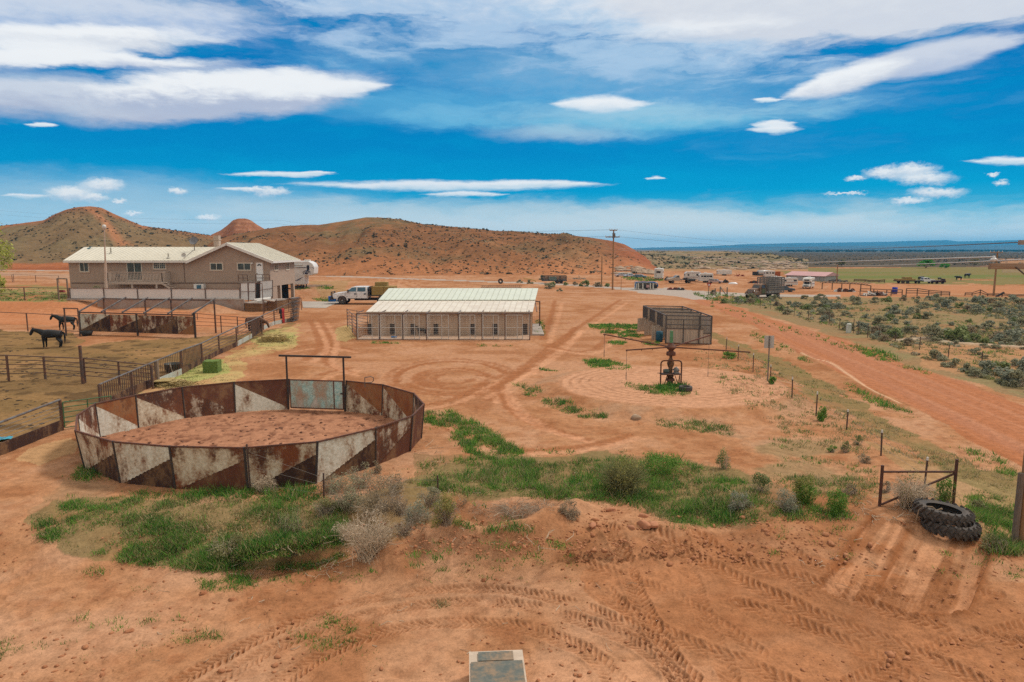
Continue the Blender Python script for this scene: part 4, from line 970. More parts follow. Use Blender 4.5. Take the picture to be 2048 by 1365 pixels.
# roofs
roof('roof', ho, HO, (hX(128, 93.4), 93.4, zE + .02), (xEl + .1, 93.4, zE + .02), (xPk - .8, yRm, zRm), (hX(128, 93.4), yRm, zRm), ROOFC, .5)
roof('roof', ho, HO, (xPk - .8, yB + .6, zE), (hX(128, 93.4), yB + .6, zE), (hX(128, 93.4), yRm, zRm - .003), (xPk - .8, yRm, zRm - .003), ROOFC, .5)
roof('roof', ho, HO, (xEr, 93.4, zEw), (xEr, yWB + .9, zEw), (xPk, yWB + .9, zPk), (xPk, 93.4, zPk), ROOFC, .5)
roof('roof', ho, HO, (xEl, yWB + .9, zEw), (xEl, 93.4, zEw), (xPk, 93.4, zPk - .003), (xPk, yWB + .9, zPk - .003), ROOFC, .5)
m = MB(HO); m.box(((hX(128, 93.4) + xEl) / 2, 93.33, zE - .16), (xEl - hX(128, 93.4), .05, .24)); m.box((hX(128, 93.4) - .03, 95.9, zE + .4), (.05, .05, .2)); m.build('fascia', TRIM, ho)
m = MB(HO)
for a_, b_ in (((xEl, zEw), (xPk, zPk)), ((xPk, zPk), (xEr, zEw))): m.beam((a_[0], 93.33, a_[1] - .20), (b_[0], 93.33, b_[1] - .20), .06, .34, up=(0, 0, 1))
m.build('barge_board', TRIM, ho)
m = MB(HO); m.beam((xEr + .03, 93.3, zEw - .16), (xEr + .03, yWB + .9, zEw - .16), .05, .26); m.build('fascia', TRIM, ho)
def win(x0, y0, x1, y1, **k): 
    return window(ho, HO, ((hX(x0) + hX(x1)) / 2, YF, (hZ(y0) + hZ(y1)) / 2), hX(x1) - hX(x0), hZ(y0) - hZ(y1), **k)
o = win(160, 525.5, 178, 544); win(307.5, 525.5, 332, 538.5, grid=(6, 3)); win(421, 526.5, 446, 541); win(475.5, 526.5, 502, 541)
o = win(254.5, 525.5, 284, 561, trim=.1); o.name = 'sliding_door'
# curtain behind the right pane of the left window
for px, a, b in ((552, 526, 541), (575, 525.5, 540)):
    Y_ = YF * (540 - 1024) / (px - 1024) * 1.0; z1, z0 = atY(px, a, Y_).z, atY(px, b, Y_).z
    window(ho, HO, (xR, Y_, (z0 + z1) / 2), 1.5, z1 - z0, nrm=(1, 0, 0), trim=.12)
# entry door with fan light
xd0, xd1, zd0, zd1 = hX(513), hX(526), hZ(562), hZ(526)
m = MB(HO); m.box(((xd0 + xd1) / 2, YF - .035, (zd0 + zd1) / 2), (xd1 - xd0, .07, zd1 - zd0)); 
dr = m.build('door', MAT('white_door_paint', (.80, .79, .77), (.76, .75, .73), 3, .5), ho)
m = MB(HO); dc = ((xd0 + xd1) / 2, YF - .075, zd0 + (zd1 - zd0) * .82)
for i in range(4):
    a0, a1 = R(180 - i * 45 - 3), R(180 - i * 45 - 42); r0, r1 = .09, .30
    m.add([(dc[0] + r * math.cos(a), dc[1], dc[2] + r * math.sin(a)) for r, a in ((r0, a0), (r1, a0), (r1, a1), (r0, a1))], [(0, 1, 2, 3)])
m.build('fan_light', GLASSK, dr); m = MB(HO); m.bar((xd0 + .1, YF - .08, zd0 + 1.0), (xd0 + .1, YF - .15, zd0 + 1.0), .05, 8); m.build('handle', BLACKI, dr)
m = MB(HO)
for x in (xd0 - .09, xd1 + .09): m.box((x, YF - .03, (zd0 + zd1) / 2 + .08), (.15, .06, zd1 - zd0 + .16))
m.box(((xd0 + xd1) / 2, YF - .03, zd1 + .08), (xd1 - xd0, .06, .15)); m.build('door_frame', STUCCO_L, ho)
m = MB(HO); m.box((hX(505), YF - .12, hZ(527)), (.22, .24, .2)); m.build('wall_lamp', TRIM, ho)
# dark seam of the wall, chimney, vents, gable pipes
m = MB(HO); m.box(((xL + hX(497)) / 2 + .1, YF - .02, hZ(566.5)), (hX(497) - xL - .2, .05, .12)); m.bar((hX(368.5), YF - .03, hZ(565)), (hX(368.5), YF - .03, zE - .2), .035, 6); m.build('trim_line', MAT('brown_seam', (.17, .11, .085)), ho)
c = Vector((hX(437.5, 99.5), 99.5, 0)); m = MB(HO); m.box((c.x, c.y, (zRm + hZ(480, 99.5)) / 2), (.75, .75, hZ(480, 99.5) - zRm + 1.2)); m.box((c.x, c.y, hZ(479.5, 99.5)), (.9, .9, .14)); m.build('chimney', STUCCO_L, ho)
for px, py, hh in ((222, 507, .75), (337, 516, .6)):
    m = MB(HO); f = (520.5 - py) / 26; Y_ = 93.4 + f * (yRm - 93.4); b = atY(px, py, Y_); m.bar(b - up * .2, b + up * hh, .10, 8); m.lathe([(.28, 0), (.12, .15)], b - up * .05, 10); m.build('roof_vent', MAT('vent_metal', (.45, .43, .36), (.4, .38, .33)), ho)
# satellite dish on the roof
f = .72; b = atY(389, 499, 97.0); m = MB(HO); m.bar(b - up * .3, b + up * .75, .05, 6); m.build('dish_mast', PIPEG, ho)
m = MB(HO); M_ = Matrix.Rotation(R(62), 3, 'X') @ Matrix.Rotation(R(0), 3, 'Y'); m.lathe([(0, 0), (.25, .02), (.45, .06), (.62, .14)], b + up * 1.15, 18, M=M_); m.lathe([(0, .02), (.25, .04), (.44, .08), (.60, .16)], b + up * 1.15, 18, M=M_); m.bar(b + up * .75, b + up * 1.15, .04, 6); m.build('satellite_dish', MAT('grey_dish', (.19, .19, .20), (.16, .16, .17)), ho, True)
m = MB(HO); q = atY(368, 518, 93.6); m.bar(b, q + up * .12, .03, 5); m.build('cable', PIPEG, ho)
m = MB(HO); m.lathe([(0, 0), (.2, .02), (.34, .1)], q + up * .45, 14, M=M_); m.bar(q, q + up * .5, .03, 6); m.build('satellite_dish', MAT('pale_dish', (.55, .53, .48)), ho, True)
bl = atY(178, 499, 97.6); m = MB(bl); m.add([bl + Vector((-.32, 0, .1)), bl + Vector((.05, -.2, -.05)), bl + Vector((.55, .1, .5)), bl + Vector((.1, .15, .3))], [(0, 1, 2, 3)]); o = thing('tarp_scrap', bl, 'small blue scrap lying on the cream house roof', 'scrap'); m.build('sheet', MAT('blue_scrap', (.02, .14, .20)), o)
# deck with stairs
dx0, dx1, zf_, yd = hX(214, 91.8), hX(323, 91.8), atY(270, 565, 91.8).z, 91.8; zr = atY(270, 545.5, 91.8).z
m = MB(HO); m.box(((dx0 + dx1) / 2, (yd + YF) / 2 - .03, zf_ - .14), (dx1 - dx0, YF - yd - .06, .28)); dk = m.build('deck', DECKW, ho)
m = MB(HO)
n = int((dx1 - dx0) / .19)
for i in range(n + 1): x = dx0 + (dx1 - dx0) * i / n; m.beam((x, yd, zf_), (x, yd, zr), .05, .05)
for i in range(9): y = yd + (YF - yd - .1) * i / 8; m.beam((dx1, y, zf_), (dx1, y, zr), .05, .05); m.beam((dx0, y, zf_), (dx0, y, zr), .05, .05)
m.beam((dx0 - .05, yd, zr + .04), (dx1 + .05, yd, zr + .04), .13, .07); m.beam((dx1, yd, zr + .04), (dx1, YF, zr + .04), .12, .06); m.beam((dx0, yd, zf_ + .12), (dx1, yd, zf_ + .12), .05, .08); m.build('railing', DECKW, dk)
for px in (262, 311): m = MB(HO); m.box((hX(px, 91.9), 91.95, (zf_ + zG) / 2 - .2), (.22, .22, zf_ - zG)); m.build('post', DECKW, dk)
m = MB(HO)
for i in range(6): m.box((dx1 + .25 + .32 * i, yd + .6, zf_ - .05 - .22 * i), (.36, 1.1, .06))
m.beam((dx1, yd + .05, zf_ - .2), (dx1 + 2.0, yd + .05, zf_ - 1.5), .08, .25); m.build('stairs', DECKW, dk)
# grill and folded chairs on the deck
b = Vector((hX(232, 92.6), 92.6, zf_)); o = thing('deck_chair', b, 'dark folding chair on the house deck, near the light pole', 'chair'); m = MB(b)
for s_ in (-.25, .25): m.bar(b + Vector((s_, 0, 0)), b + Vector((s_, .5, 1.0)), .03, 5); m.bar(b + Vector((s_, .45, 0)), b + Vector((s_, 0, .45)), .03, 5)
m.box(b + Vector((0, .2, .45)), (.55, .5, .05)); m.box(b + Vector((0, .42, .8)), (.5, .05, .4)); m.build('frame', BLACKI, o)
# window air unit, low brick vents, bush by the wall
m = MB(HO); m.box((hX(397, 93.5), 93.6, hZ(574, 93.5)), (1.35, .7, .75)); ac = m.build('air_conditioner', TRIM, ho); m = MB(HO); m.box((hX(395.5, 93.2), 93.24, hZ(574, 93.5)), (.62, .04, .5)); m.build('grille', GLASSB, ac)
# landing at the entry door with pipe railings
zl = hZ(563, 92.8); xa, xb = hX(478, 92.8), hX(538, 92.8)
m = MB(HO); m.box(((xa + xb) / 2, 93.2, zl - .1), (xb - xa, 1.5, .18)); ld = m.build('landing', CONC, ho)
m = MB(HO)
for p0, p1, t0 in ((476, 494, 550), (510.5, 538, 549.5)):
    A_, B_ = hX(p0, 92.5), hX(p1, 92.5); zt = hZ(t0, 92.5)
    for x in (A_, (A_ + B_) / 2, B_): m.bar((x, 92.5, zl), (x, 92.5, zt), .045, 6)
    for k in (1, .5): m.bar((A_, 92.5, zl + (zt - zl) * k), (B_, 92.5, zl + (zt - zl) * k), .04, 6)
m.build('railing', PIPE, ld)
# ------------------------------------------------------------------ white panel fence on the retaining wall
yw = 88.25; wl, wr = atY(196, 605, yw).x, atY(489, 605, yw).x
wall = thing('retaining_wall', ((wl + wr) / 2, yw, .6), 'red stained concrete retaining wall under the white panel fence', 'wall'); m = MB(wall.location)
zt_ = atY(300, 600.5, yw).z
m.box(((wl + wr) / 2, yw, zt_ / 2 - .5), (wr - wl, .35, zt_ + 1.0)); m.build('wall', CONCR, wall); m = MB(wall.location); m.box(((wl - 3.9 + wr) / 2, yw, zt_ + .09), (wr - wl + 3.9, .42, .18)); m.build('cap', CONC, wall)
fo = atY(140, 598, yw + .05); wf = thing('panel_fence', fo, 'low pale grey panel fence in front of the house', 'fence')
pxs = [140, 208, 275.5, 343, 411, 480]
for i in range(5):
    x0, x1 = atY(pxs[i], 590, yw).x, atY(pxs[i + 1], 590, yw).x; zb0, zt0 = atY(300, 598.5 + i * .5, yw).z, atY(300, 576.5 + .5 * i, yw).z
    m = MB(fo); m.box(((x0 + x1) / 2, yw + .04, (zb0 + zt0) / 2), (x1 - x0 - .1, .05, zt0 - zb0)); m.build('panel', PANELW, wf)
for i, px in enumerate(pxs):
    x = atY(px, 590, yw).x; m = MB(fo); m.box((x, yw, atY(300, 588, yw).z), (.12, .12, atY(300, 575.5 + .4 * i, yw).z - atY(300, 600 + .4 * i, yw).z)); m.build('post', PIPEG, wf)
m = MB(fo); m.beam((atY(140, 577, yw).x, yw - .05, atY(300, 576.8, yw).z), (atY(480, 577, yw).x, yw - .05, atY(300, 578.8, yw).z), .05, .06); m.build('rail', PIPE, wf)
m = MB(fo); m.beam((atY(140, 577, yw).x, yw - .05, atY(300, 597.5, yw).z), (atY(480, 577, yw).x, yw - .05, atY(300, 600, yw).z), .05, .06); m.build('rail', PIPE, wf)
# taller enclosure by the entry
e0 = atY(481, 601, 88.4); en = thing('panel_enclosure', e0, 'taller pale grey panel enclosure with a dark gap below the house door', 'fence')
segs = [(481, 600, 567, 88.4), (497, 600.5, 566.5, 89.0), (511, 600, 566, 89.5), (520, 598, 563, 90.0), (545, 593, 561, 91.0)]
EP = [(atY(a, b, Y_), atY(a, c_, Y_)) for a, b, c_, Y_ in segs]
for i in (0, 1, 3):
    (a, b), (c_, d_) = EP[i], EP[i + 1]; m = MB(e0); th = Vector((0, .03, 0)); m.add([a - th, c_ - th, d_ - th, b - th, a + th, c_ + th, d_ + th, b + th], [(0, 1, 2, 3), (7, 6, 5, 4), (3, 2, 6, 7), (0, 3, 7, 4), (1, 5, 6, 2)]); m.build('panel', PANELW, en)
m = MB(e0); a, b = EP[2]; c_, d_ = EP[3]; th = Vector((0, .25, 0)); m.quad(a + th, c_ + th, d_ + th, b + th); o = m.build('panel', SHADEIN, en); o['label'] = 'dark sheet painting the shade in the gap'  # dark sheet stands in for the shade behind the gap
for i, (a, b) in enumerate(EP): m = MB(e0); m.bar(a - up * .2, b + up * .04, .06, 6); m.build('post', PIPE, en)
m = MB(e0)
for i in (0, 1, 3): 
    m.bar(EP[i][0].lerp(EP[i][1], .5) + Vector((0, -.06, 0)), EP[i + 1][0].lerp(EP[i + 1][1], .5) + Vector((0, -.06, 0)), .03, 6); m.bar(EP[i][1], EP[i + 1][1], .04, 6)
m.build('rail', PIPE, en)
# stacked stone terraces
def terrace(label, pts, top, h):
    P_ = [atY(a, b, Y_) for a, b, Y_ in pts]; org = P_[0]; zt = max(p.z for p in P_); root = thing('stone_terrace', (org.x, org.y, 0), label, 'retaining wall'); o_ = Vector((org.x, org.y, 0))
    back = [Vector((p.x + .2, p.y + 3.2, 0)) for p in P_][::-1]; ring_ = [Vector((p.x, p.y, 0)) for p in P_] + back; n = len(ring_)
    m = MB(o_); m.add([v + up * -.3 for v in ring_] + [v + up * (zt - .12) for v in ring_], [tuple(range(n, 2 * n))] + [(i, (i + 1) % n, n + (i + 1) % n, n + i) for i in range(n)]); m.build('stonework', STONE, root)
    m = MB(o_); ex = [v + (v - o_).normalized() * .0 + Vector((0, -.1, 0)) for v in ring_]; m.add([v + up * (zt - .12) for v in ex] + [v + up * zt for v in ex], [tuple(range(n, 2 * n)), tuple(range(n))[::-1]] + [(i, (i + 1) % n, n + (i + 1) % n, n + i) for i in range(n)]); m.build('cap', CONC, root)
terrace('lower stacked stone terrace wall with a concrete cap, beside the red dirt mound', [(489, 605.5, 88.0), (500, 606.5, 87.2), (522, 606.5, 87.0), (533, 605, 87.8)], 0, 0)
terrace('upper curved stacked stone terrace wall right of the panel enclosure', [(533.5, 601, 88.0), (552, 602, 88.4), (566, 600.5, 89.6), (572, 598, 91.0)], 0, 0)
b = atY(523, 602, 87.9); o = thing('white_pipe_roll', b, 'roll of white plastic sheet and pipe lying on the stone terrace', 'roll'); m = MB(b); m.bar(b + Vector((-.8, -.2, .1)), b + Vector((1.1, .4, .32)), .17, 10); m.bar(b + Vector((-.5, -.3, -.02)), b + Vector((1.5, .1, .1)), .12, 8); m.bar(b + Vector((.2, -.3, .2)), b + Vector((1.7, -.1, .02)), .15, 8); m.build('roll', TRIM, o)
# pipe gateway in front of the terraces
fr_ = atz(527, 629, 0.0); root = thing('pipe_gateway', fr_, 'tall slim dark pipe gateway standing before the stacked stone terraces', 'gateway'); m = MB(fr_); zt = atY(527, 567, fr_.y).z
a2 = atY(497, 604, fr_.y + 1.2); m.bar(fr_ - up * .1, Vector((fr_.x, fr_.y, zt)), .05, 8); m.bar(Vector((fr_.x, fr_.y, zt)), Vector((a2.x, a2.y, zt)), .045, 8); m.bar(a2, Vector((a2.x, a2.y, zt)), .045, 8); m.build('frame', PIPE, root)
pipe_fence('pipe_fence', 'dark mesh fence and pipe posts before the stacked stone terrace', [(529, 627, 600), (554, 626, 599), (578, 624, 598), (603, 620, 597)], 3, .05, .02, lowfrac=.2)
# block retaining wall beyond the driveway
a, b = atz(588, 592, .15), atz(633, 588, .1); root = thing('block_wall', a, 'tan block retaining wall beyond the driveway, below the white trailer', 'wall'); zt = 1.75; m = MB(a)
m.beam(a + up * .75, b + up * .70, .3, 1.9); m.beam(b + up * .70, b + Vector((1.6, 4.0, .5)), .3, 1.8); m.build('wall', BLOCK, root)
# driveway slab
dv_ = [atz(*p, 0) for p in ((604, 604), (690, 604.5), (664, 611), (651, 617), (606, 616.5))]; m = MB(); 
zz = lambda p: up * (gz(p.x, p.y) + .06)
m.add([Vector((p.x, p.y, 0)) + zz(p) for p in dv_] + [Vector((p.x, p.y, -.3)) for p in dv_], [tuple(range(5))[::-1]] + [(i, (i + 1) % 5, 5 + (i + 1) % 5, 5 + i) for i in range(5)]); o = m.build('driveway', MAT('pale_concrete_slab', (.40, .35, .30), (.34, .29, .25), .6, .9), None); tag(o, kind='structure')
# light pole before the house
b = atY(213, 600, 90.2); b.z = gz(b.x, b.y); root = thing('light_pole', b, 'tall pale light pole with a round lamp in front of the house', 'light pole'); zt = atY(208, 458, 90.2).z; xt = atY(208.5, 458, 90.2).x
m = MB(b); zm = atY(210, 512, 90.2).z; tm_ = b.lerp(Vector((xt, b.y, zt)), .52); m.bar(b, tm_, .21, 10, .15); m.bar(tm_, (xt, b.y, zt), .10, 8, .07); m.build('pole', MAT('tan_pole_paint', (.50, .38, .30), (.44, .33, .26), 2), root)
m = MB(b); m.lathe([(.02, -.32), (.16, -.26), (.24, -.1), (.25, .08), (.17, .24), (.02, .30)], Vector((xt, b.y, zt + .25)), 14); m.build('lamp', MAT('pale_globe', (.62, .60, .57), (.55, .53, .5), 3, .3), root, True)
# ------------------------------------------------------------------ kennel building
ky0 = 62.9; kx0, kx1 = atY(737, 622, ky0).x, atY(1066, 622, ky0).x; ze = atY(900, 623.5, ky0 - .3).z; ymid, yr, yk = 68.6, 75.0, 82.0
zm_ = atY(900, 601.5, ymid).z; zr_ = atY(900, 576.8, yr).z
KO = Vector(((kx0 + kx1) / 2, ky0, 0)); kn = thing('kennel_building', KO, 'low tan metal kennel building with a two tone pale metal roof', 'kennel')
exl, exr = atY(733, 622, ky0 - .3).x, atY(1065.5, 622, ky0 - .3).x
xl2, xr2 = atY(757, 601, ymid).x, atY(1070.5, 602, ymid).x; xl3, xr3 = atY(776, 576.5, yr).x, atY(1076.5, 576.5, yr).x
xl2 = exl + (xl2 - exl) * .6; xl3 = exl + (xl3 - exl) * .6
m = MB(KO); side = [(ky0, -.2), (yk, -.2), (yk, ze + .1), (yr, zr_ - .12), (ymid, zm_ - .12), (ky0, ze - .08)]
w0 = kx0 + .15; n = len(side); m.add([Vector((kx0, y, z)) for y, z in side] + [Vector((kx1 - .05, y, z)) for y, z in side], [tuple(range(n))[::-1], tuple(range(n, 2 * n))] + [(i, (i + 1) % n, n + (i + 1) % n, n + i) for i in range(n)])
for i in range(40): x = kx0 + (kx1 - kx0) * (i + .5) / 40; m.box((x, ky0 - .006, ze / 2 - .1), (.05, .02, ze - .1))
m.build('wall', KTAN, kn)
roof('roof', kn, KO, (exl, ky0 - .45, ze), (exr, ky0 - .45, ze), (xr2, ymid, zm_), (xl2, ymid, zm_), ROOFW, .56, .07)['label'] = 'lower off white roof sheet'
roof('roof', kn, KO, (xl2, ymid - .12, zm_ + .09), (xr2, ymid - .12, zm_ + .09), (xr3, yr, zr_), (xl3, yr, zr_), ROOFG, .56, .07)['label'] = 'upper pale green roof sheet'
roof('roof', kn, KO, (xr3, yk + .4, ze + .1), (xl3, yk + .4, ze + .1), (xl3, yr, zr_ - .004), (xr3, yr, zr_ - .004), ROOFG, .31, .07)
m = MB(KO); m.box(((exl + exr) / 2, ky0 - .47, ze - .09), (exr - exl, .04, .14)); m.build('gutter', MAT('tan_gutter', (.44, .34, .26)), kn)
# end wall doorways: dark slabs painting the shade inside the openings
for y0_, y1_, h in ((ky0 + 2.0, ky0 + 4.4, 2.1), (ymid + 2.2, ymid + 4.6, 2.3)):
    m = MB(KO); m.box((kx1 - .02, (y0_ + y1_) / 2, h / 2), (.08, y1_ - y0_, h)); m.build('doorway', SHADEIN, kn)
m = MB(KO); m.beam((kx1 + .9, ymid + 1.2, 0), (kx1 + .9, ymid + 1.2, 2.7), .12, .12); m.beam((kx1, ymid + 1.2, 2.75), (kx1 + .95, ymid + 1.2, 2.6), .1, .1); m.beam((kx1 + .4, ky0 + 1, 2.15), (kx1 + .4, yr, 3.2), .08, .1); m.build('end_frame', PIPE, kn)
m = MB(KO); m.box((kx1 + .5, ky0 + 4.5, .06), (1.1, 9, .16)); m.build('apron', CONC, kn)
# runs: mesh fronts, dividers, gates, dog doors
pxr = [714, 759.5, 806, 853, 917, 964, 1010, 1059.5]; zt_run = 2.37
fy = 59.65; FX = [atY(p, 681, fy).x for p in pxr]; FZ = [gz(x, fy) for x in FX]
RO = Vector((FX[0], fy, 0)); rn_ = thing('kennel_runs', RO, 'row of wire mesh dog runs along the front of the kennel building', 'dog run')
MESHW = MAT('chain_link_wire', (.62, .60, .56), (.52, .50, .46), 9, .5); GATEW = MAT('pale_gate_tube', (.50, .48, .45), (.42, .40, .37), 6, .5)
def mesh_sheet(a, b, z0, z1, step=.13, r=.0035):
    a = Vector(a); b = Vector(b); m = MB(RO); L = (b - a).length; n = int(L / step)
    for i in range(1, n): p = a.lerp(b, i / n); m.bar(p + up * z0, p + up * z1, r, 3, cap=False)
    k = int((z1 - z0) / step)
    for i in range(k + 1): z = z0 + (z1 - z0) * i / k; m.bar(a + up * z, b + up * z, r, 3, cap=False)
    return m
for i, x in enumerate(FX):
    m = MB(RO); m.bar((x, fy, -.2), (x, fy, zt_run), .045, 6); m.build('post', PIPE, rn_)
    m = MB(RO); m.bar((x, fy, zt_run), (max(x, kx0) if i else x, ky0, zt_run + .02), .035, 6); m.build('rail', PIPEG if i in (3, 4) else PIPE, rn_)
    mesh_sheet((x, fy, 0), (x, ky0 - .03, 0), .1, zt_run - .05, .22).build('mesh_panel', MESHW, rn_)
for i in range(7):
    x0, x1 = FX[i], FX[i + 1]
    m = MB(RO); m.bar((x0, fy, zt_run), (x1, fy, zt_run), .045, 6); m.build('rail', PIPE, rn_)
    mesh_sheet((x0, fy, 0), (x1, fy, 0), .12, zt_run - .05, .16, .003).build('mesh_panel', MESHW, rn_)
    gw = (x1 - x0) * (.92 if i < 2 else .66); m = MB(RO); g0_ = x0 + .1
    for x in (g0_, g0_ + gw * .68, g0_ + gw): m.bar((x, fy - .05, .12), (x, fy - .05, zt_run - .12), .032, 6)
    for z in (.14, 1.12, zt_run - .13): m.bar((g0_, fy - .05, z), (g0_ + gw, fy - .05, z), .03, 6)
    m.build('gate', GATEW, rn_)
    dxc = atY([740, 785, 826, 872, 945, 990, 1050][i], 665, ky0).x; m = MB(KO); m.box((dxc, ky0 - .03, .62), (.42, .06, .95)); dd = m.build('dog_door', BLACKI, kn)
    m = MB(KO)
    for k in range(3): m.box((dxc, ky0 - .065, .34 + .27 * k), (.34, .02, .03))
    m.build('slat', PIPEG, dd)
m = MB(RO); m.box(((FX[0] + FX[-1]) / 2, (fy + ky0) / 2, -.02 + .06), (FX[-1] - FX[0], ky0 - fy - .1, .10)); m.build('slab', MAT('dusty_slab', (.42, .28, .19), (.38, .24, .16), 1), rn_)
b = at(788, 677); o = thing('blue_tray', b, 'flat blue feeding tray outside the second dog run', 'tray'); m = MB(b); m.box(b + up * .08, (.42, .34, .18), taper=1.15); m.build('tray', MAT('blue_tray_plastic', (.02, .12, .30), (.03, .15, .33), 4, .5), o)
# small side corral left of the runs
p0, p1, p2 = at(695, 655), at(712, 663), atz(735, 650, 0); root = thing('small_corral', p0, 'grey tubular corral panels at the left end of the dog runs', 'corral panel'); hc = 1.9
for a, b in ((p0, Vector((atY(735, 640, 66).x, 66, 0))), (p0, Vector((FX[0], fy + .4, 0)))):
    m = MB(p0)
    for k in range(6): m.bar(a + up * (.25 + k * .32), b + up * (.25 + k * .32), .026, 5)
    for f in (0, .5, 1): q = a.lerp(b, f); m.bar(q, q + up * hc, .035, 6)
    m.build('panel', PIPEG, root)
# ------------------------------------------------------------------ roofless wooden stalls
A = at(1331, 687); B = at(1421.5, 689.5); hS = 2.38; Cc = Vector((atY(1286, 655, A.y + 10).x, A.y + 10, A.z)); Dd = Vector((B.x - .02, B.y + 10, B.z)); Dd.x = atY(1364, 640, Dd.y).x
SO = A.copy(); stl = thing('stall_block', SO, 'roofless block of grey weathered wooden stalls with steel frames and half open doors', 'stall')
SW = MAT('grey_stall_boards', (.46, .37, .29), (.34, .27, .21), 1.4, .9, .01, stretch=(5, 5, .25), fine=50); SFR = MAT('dark_steel_frame', (.065, .062, .062), (.10, .085, .075), 4, .6)
def boards(a, b, z0, z1, name='board_wall', mat=None, parent=None):
    a = Vector(a); b = Vector(b); L = (b - a).length; n = max(1, int(L / .20)); m = MB(SO); d = (b - a).normalized(); rg = random.Random(int(L * 977))
    for i in range(n):
        p, q = a.lerp(b, i / n), a.lerp(b, (i + 1) / n - .012 / L * n / n); m.beam((p + q) / 2 + up * z0 + (p - q) * .5, (p + q) / 2 + up * z0 + (q - p) * .5, .02, .02)
        c = (p + q) / 2; M = Matrix((d, Vector((-d.y, d.x, 0)), up)).transposed(); dz = rg.uniform(-.01, .015)
        m.box(c + up * ((z0 + z1) / 2 + dz) + Vector((-d.y, d.x, 0)) * rg.uniform(-.006, .006), ((q - p).length, .035, z1 - z0), M=M)
    return m.build(name, mat or SW, parent or stl)
def fr_bar(a, b, w=.09): m = MB(SO); m.beam(a, b, w, w); return m.build('frame_bar', SFR, stl)
rows = [0, 1/3, 2/3, 1]
for f in rows:
    a, b = A.lerp(Cc, f), B.lerp(Dd, f)
    if f > 0: boards(a, b, .05, hS - .12)
    for p in (a, b): m = MB(SO); m.box(p + up * hS / 2, (.11, .11, hS)); m.build('post', SFR, stl)
    fr_bar(a + up * hS, b + up * hS)
boards(B, Dd, .05, hS - .12)
fr_bar(B + up * hS, Dd + up * hS); fr_bar(A + up * hS, Cc + up * hS)
# front: boards to mid height, bars above
boards(A, A.lerp(B, .83), .06, 1.28); boards(A.lerp(B, .84), B, .06, .92)
for f, z in ((.385, hS - .3), (.73, hS)): p = A.lerp(B, f); m = MB(SO); m.box(p + up * z / 2 + Vector((0, -.04, 0)), (.08, .08, z)); m.build('post', SFR, stl)
for z, f0, f1 in ((hS - .32, 0, 1), (1.30, 0, .83), (1.62, 0, 1), (.95, .83, 1)): fr_bar(A.lerp(B, f0) + up * z + Vector((0, -.03, 0)), A.lerp(B, f1) + up * z + Vector((0, -.03, 0)), .07)
m = MB(SO); m.beam(A + Vector((0, -.06, .03)), B + Vector((0, -.06, .03)), .09, .08); m.build('base_rail', RPIPE, stl)
# door side: dark grille panels above, board doors standing ajar below
for i in range(3):
    a, b = A.lerp(Cc, rows[i]), A.lerp(Cc, rows[i + 1])
    boards(a.lerp(b, .62), b, .05, 1.25, 'board_wall')
    m = MB(SO)
    g0_, g1_ = a.lerp(b, .40), a.lerp(b, .98)
    for k in range(14): p = g0_.lerp(g1_, k / 13); m.bar(p + up * 1.3, p + up * (hS - .06), .028, 5)
    for z in (1.3, hS - .06): m.beam(g0_ + up * z, g1_ + up * z, .06, .06)
    m.build('grille', SFR, stl)
    dd_ = (a - b).normalized(); hinge = a.lerp(b, .60); sw = Vector((-.75, -.55, 0)).normalized()
    dr_ = boards(hinge, hinge + sw * 1.15, .1, 1.32, 'door'); dr_['label'] = 'board stall door standing ajar'
b = A + Vector((-.35, .9, 0)); o = thing('blue_barrel', b, 'dark blue barrel just inside the front wooden stall doorway', 'barrel'); m = MB(b); m.lathe([(0, 0), (.29, 0), (.31, .3), (.30, .6), (.29, .92), (.25, .93), (0, .9)], b, 18); m.build('barrel', MAT('dark_blue_plastic', (.008, .06, .10), (.012, .075, .12), 4, .45), o, True)
# ------------------------------------------------------------------ horse walker
WK = at(1340, 769); wk_ = thing('horse_walker', WK, 'rusty horse walker with four long arms on a post in the ring', 'horse walker')
m = MB(WK); m.lathe([(.17, -.1), (.17, .45), (.20, .46), (.20, .52), (.12, .55), (.12, .95), (.17, 1.05), (.21, 1.22), (.16, 1.38), (.085, 1.5), (.08, 2.0)], WK, 14); m.build('post', RDARK, wk_, True)
zh = 1.98
m = MB(WK); m.lathe([(.10, 1.66), (.25, 1.66), (.27, 1.72), (.25, 1.86), (.15, 1.88), (.14, 1.96), (.28, 2.09), (.28, 2.15), (.17, 2.28), (.07, 2.40), (.06, 2.42)], WK, 16); m.build('hub', RPIPE, wk_)
m = MB(WK); m.box(WK + up * 2.72, (.15, .15, .66)); m.build('mast', MAT('green_mast_paint', (.10, .28, .14), (.09, .20, .10), 4), wk_)
hub = WK + up * 2.13
tips = [atY(1252, 701, WK.y - .6), atY(1501, 705, WK.y - .8), atY(1207, 669, WK.y + 2.6), atY(1420, 671, WK.y + 2.4)]
for tp in tips:
    m = MB(WK); m.beam(hub, tp, .065, .065); arm = m.build('arm', RPIPE, wk_)
    d_ = (tp - hub); m = MB(WK)
    for f in (.42, .66, .98): q = hub + d_ * f; m.bar(q, q - up * .10, .02, 5)
    m.build('bracket', PIPE, arm)
for i, (tp, L) in enumerate(zip(tips, (1.25, .0, .95, 2.2))):
    if L: m = MB(WK); q = hub + (tp - hub) * .985; m.bar(q, q - up * L, .010, 4); m.bar(q - up * L, q - up * (L + .42), .022, 5); m.build('lead_chain', PIPEG, wk_)
m = MB(WK); 
fl, fr2 = WK + Vector((-.60, -.25, 0)), WK + Vector((.56, -.25, 0)); ht = 1.40; rr = .16
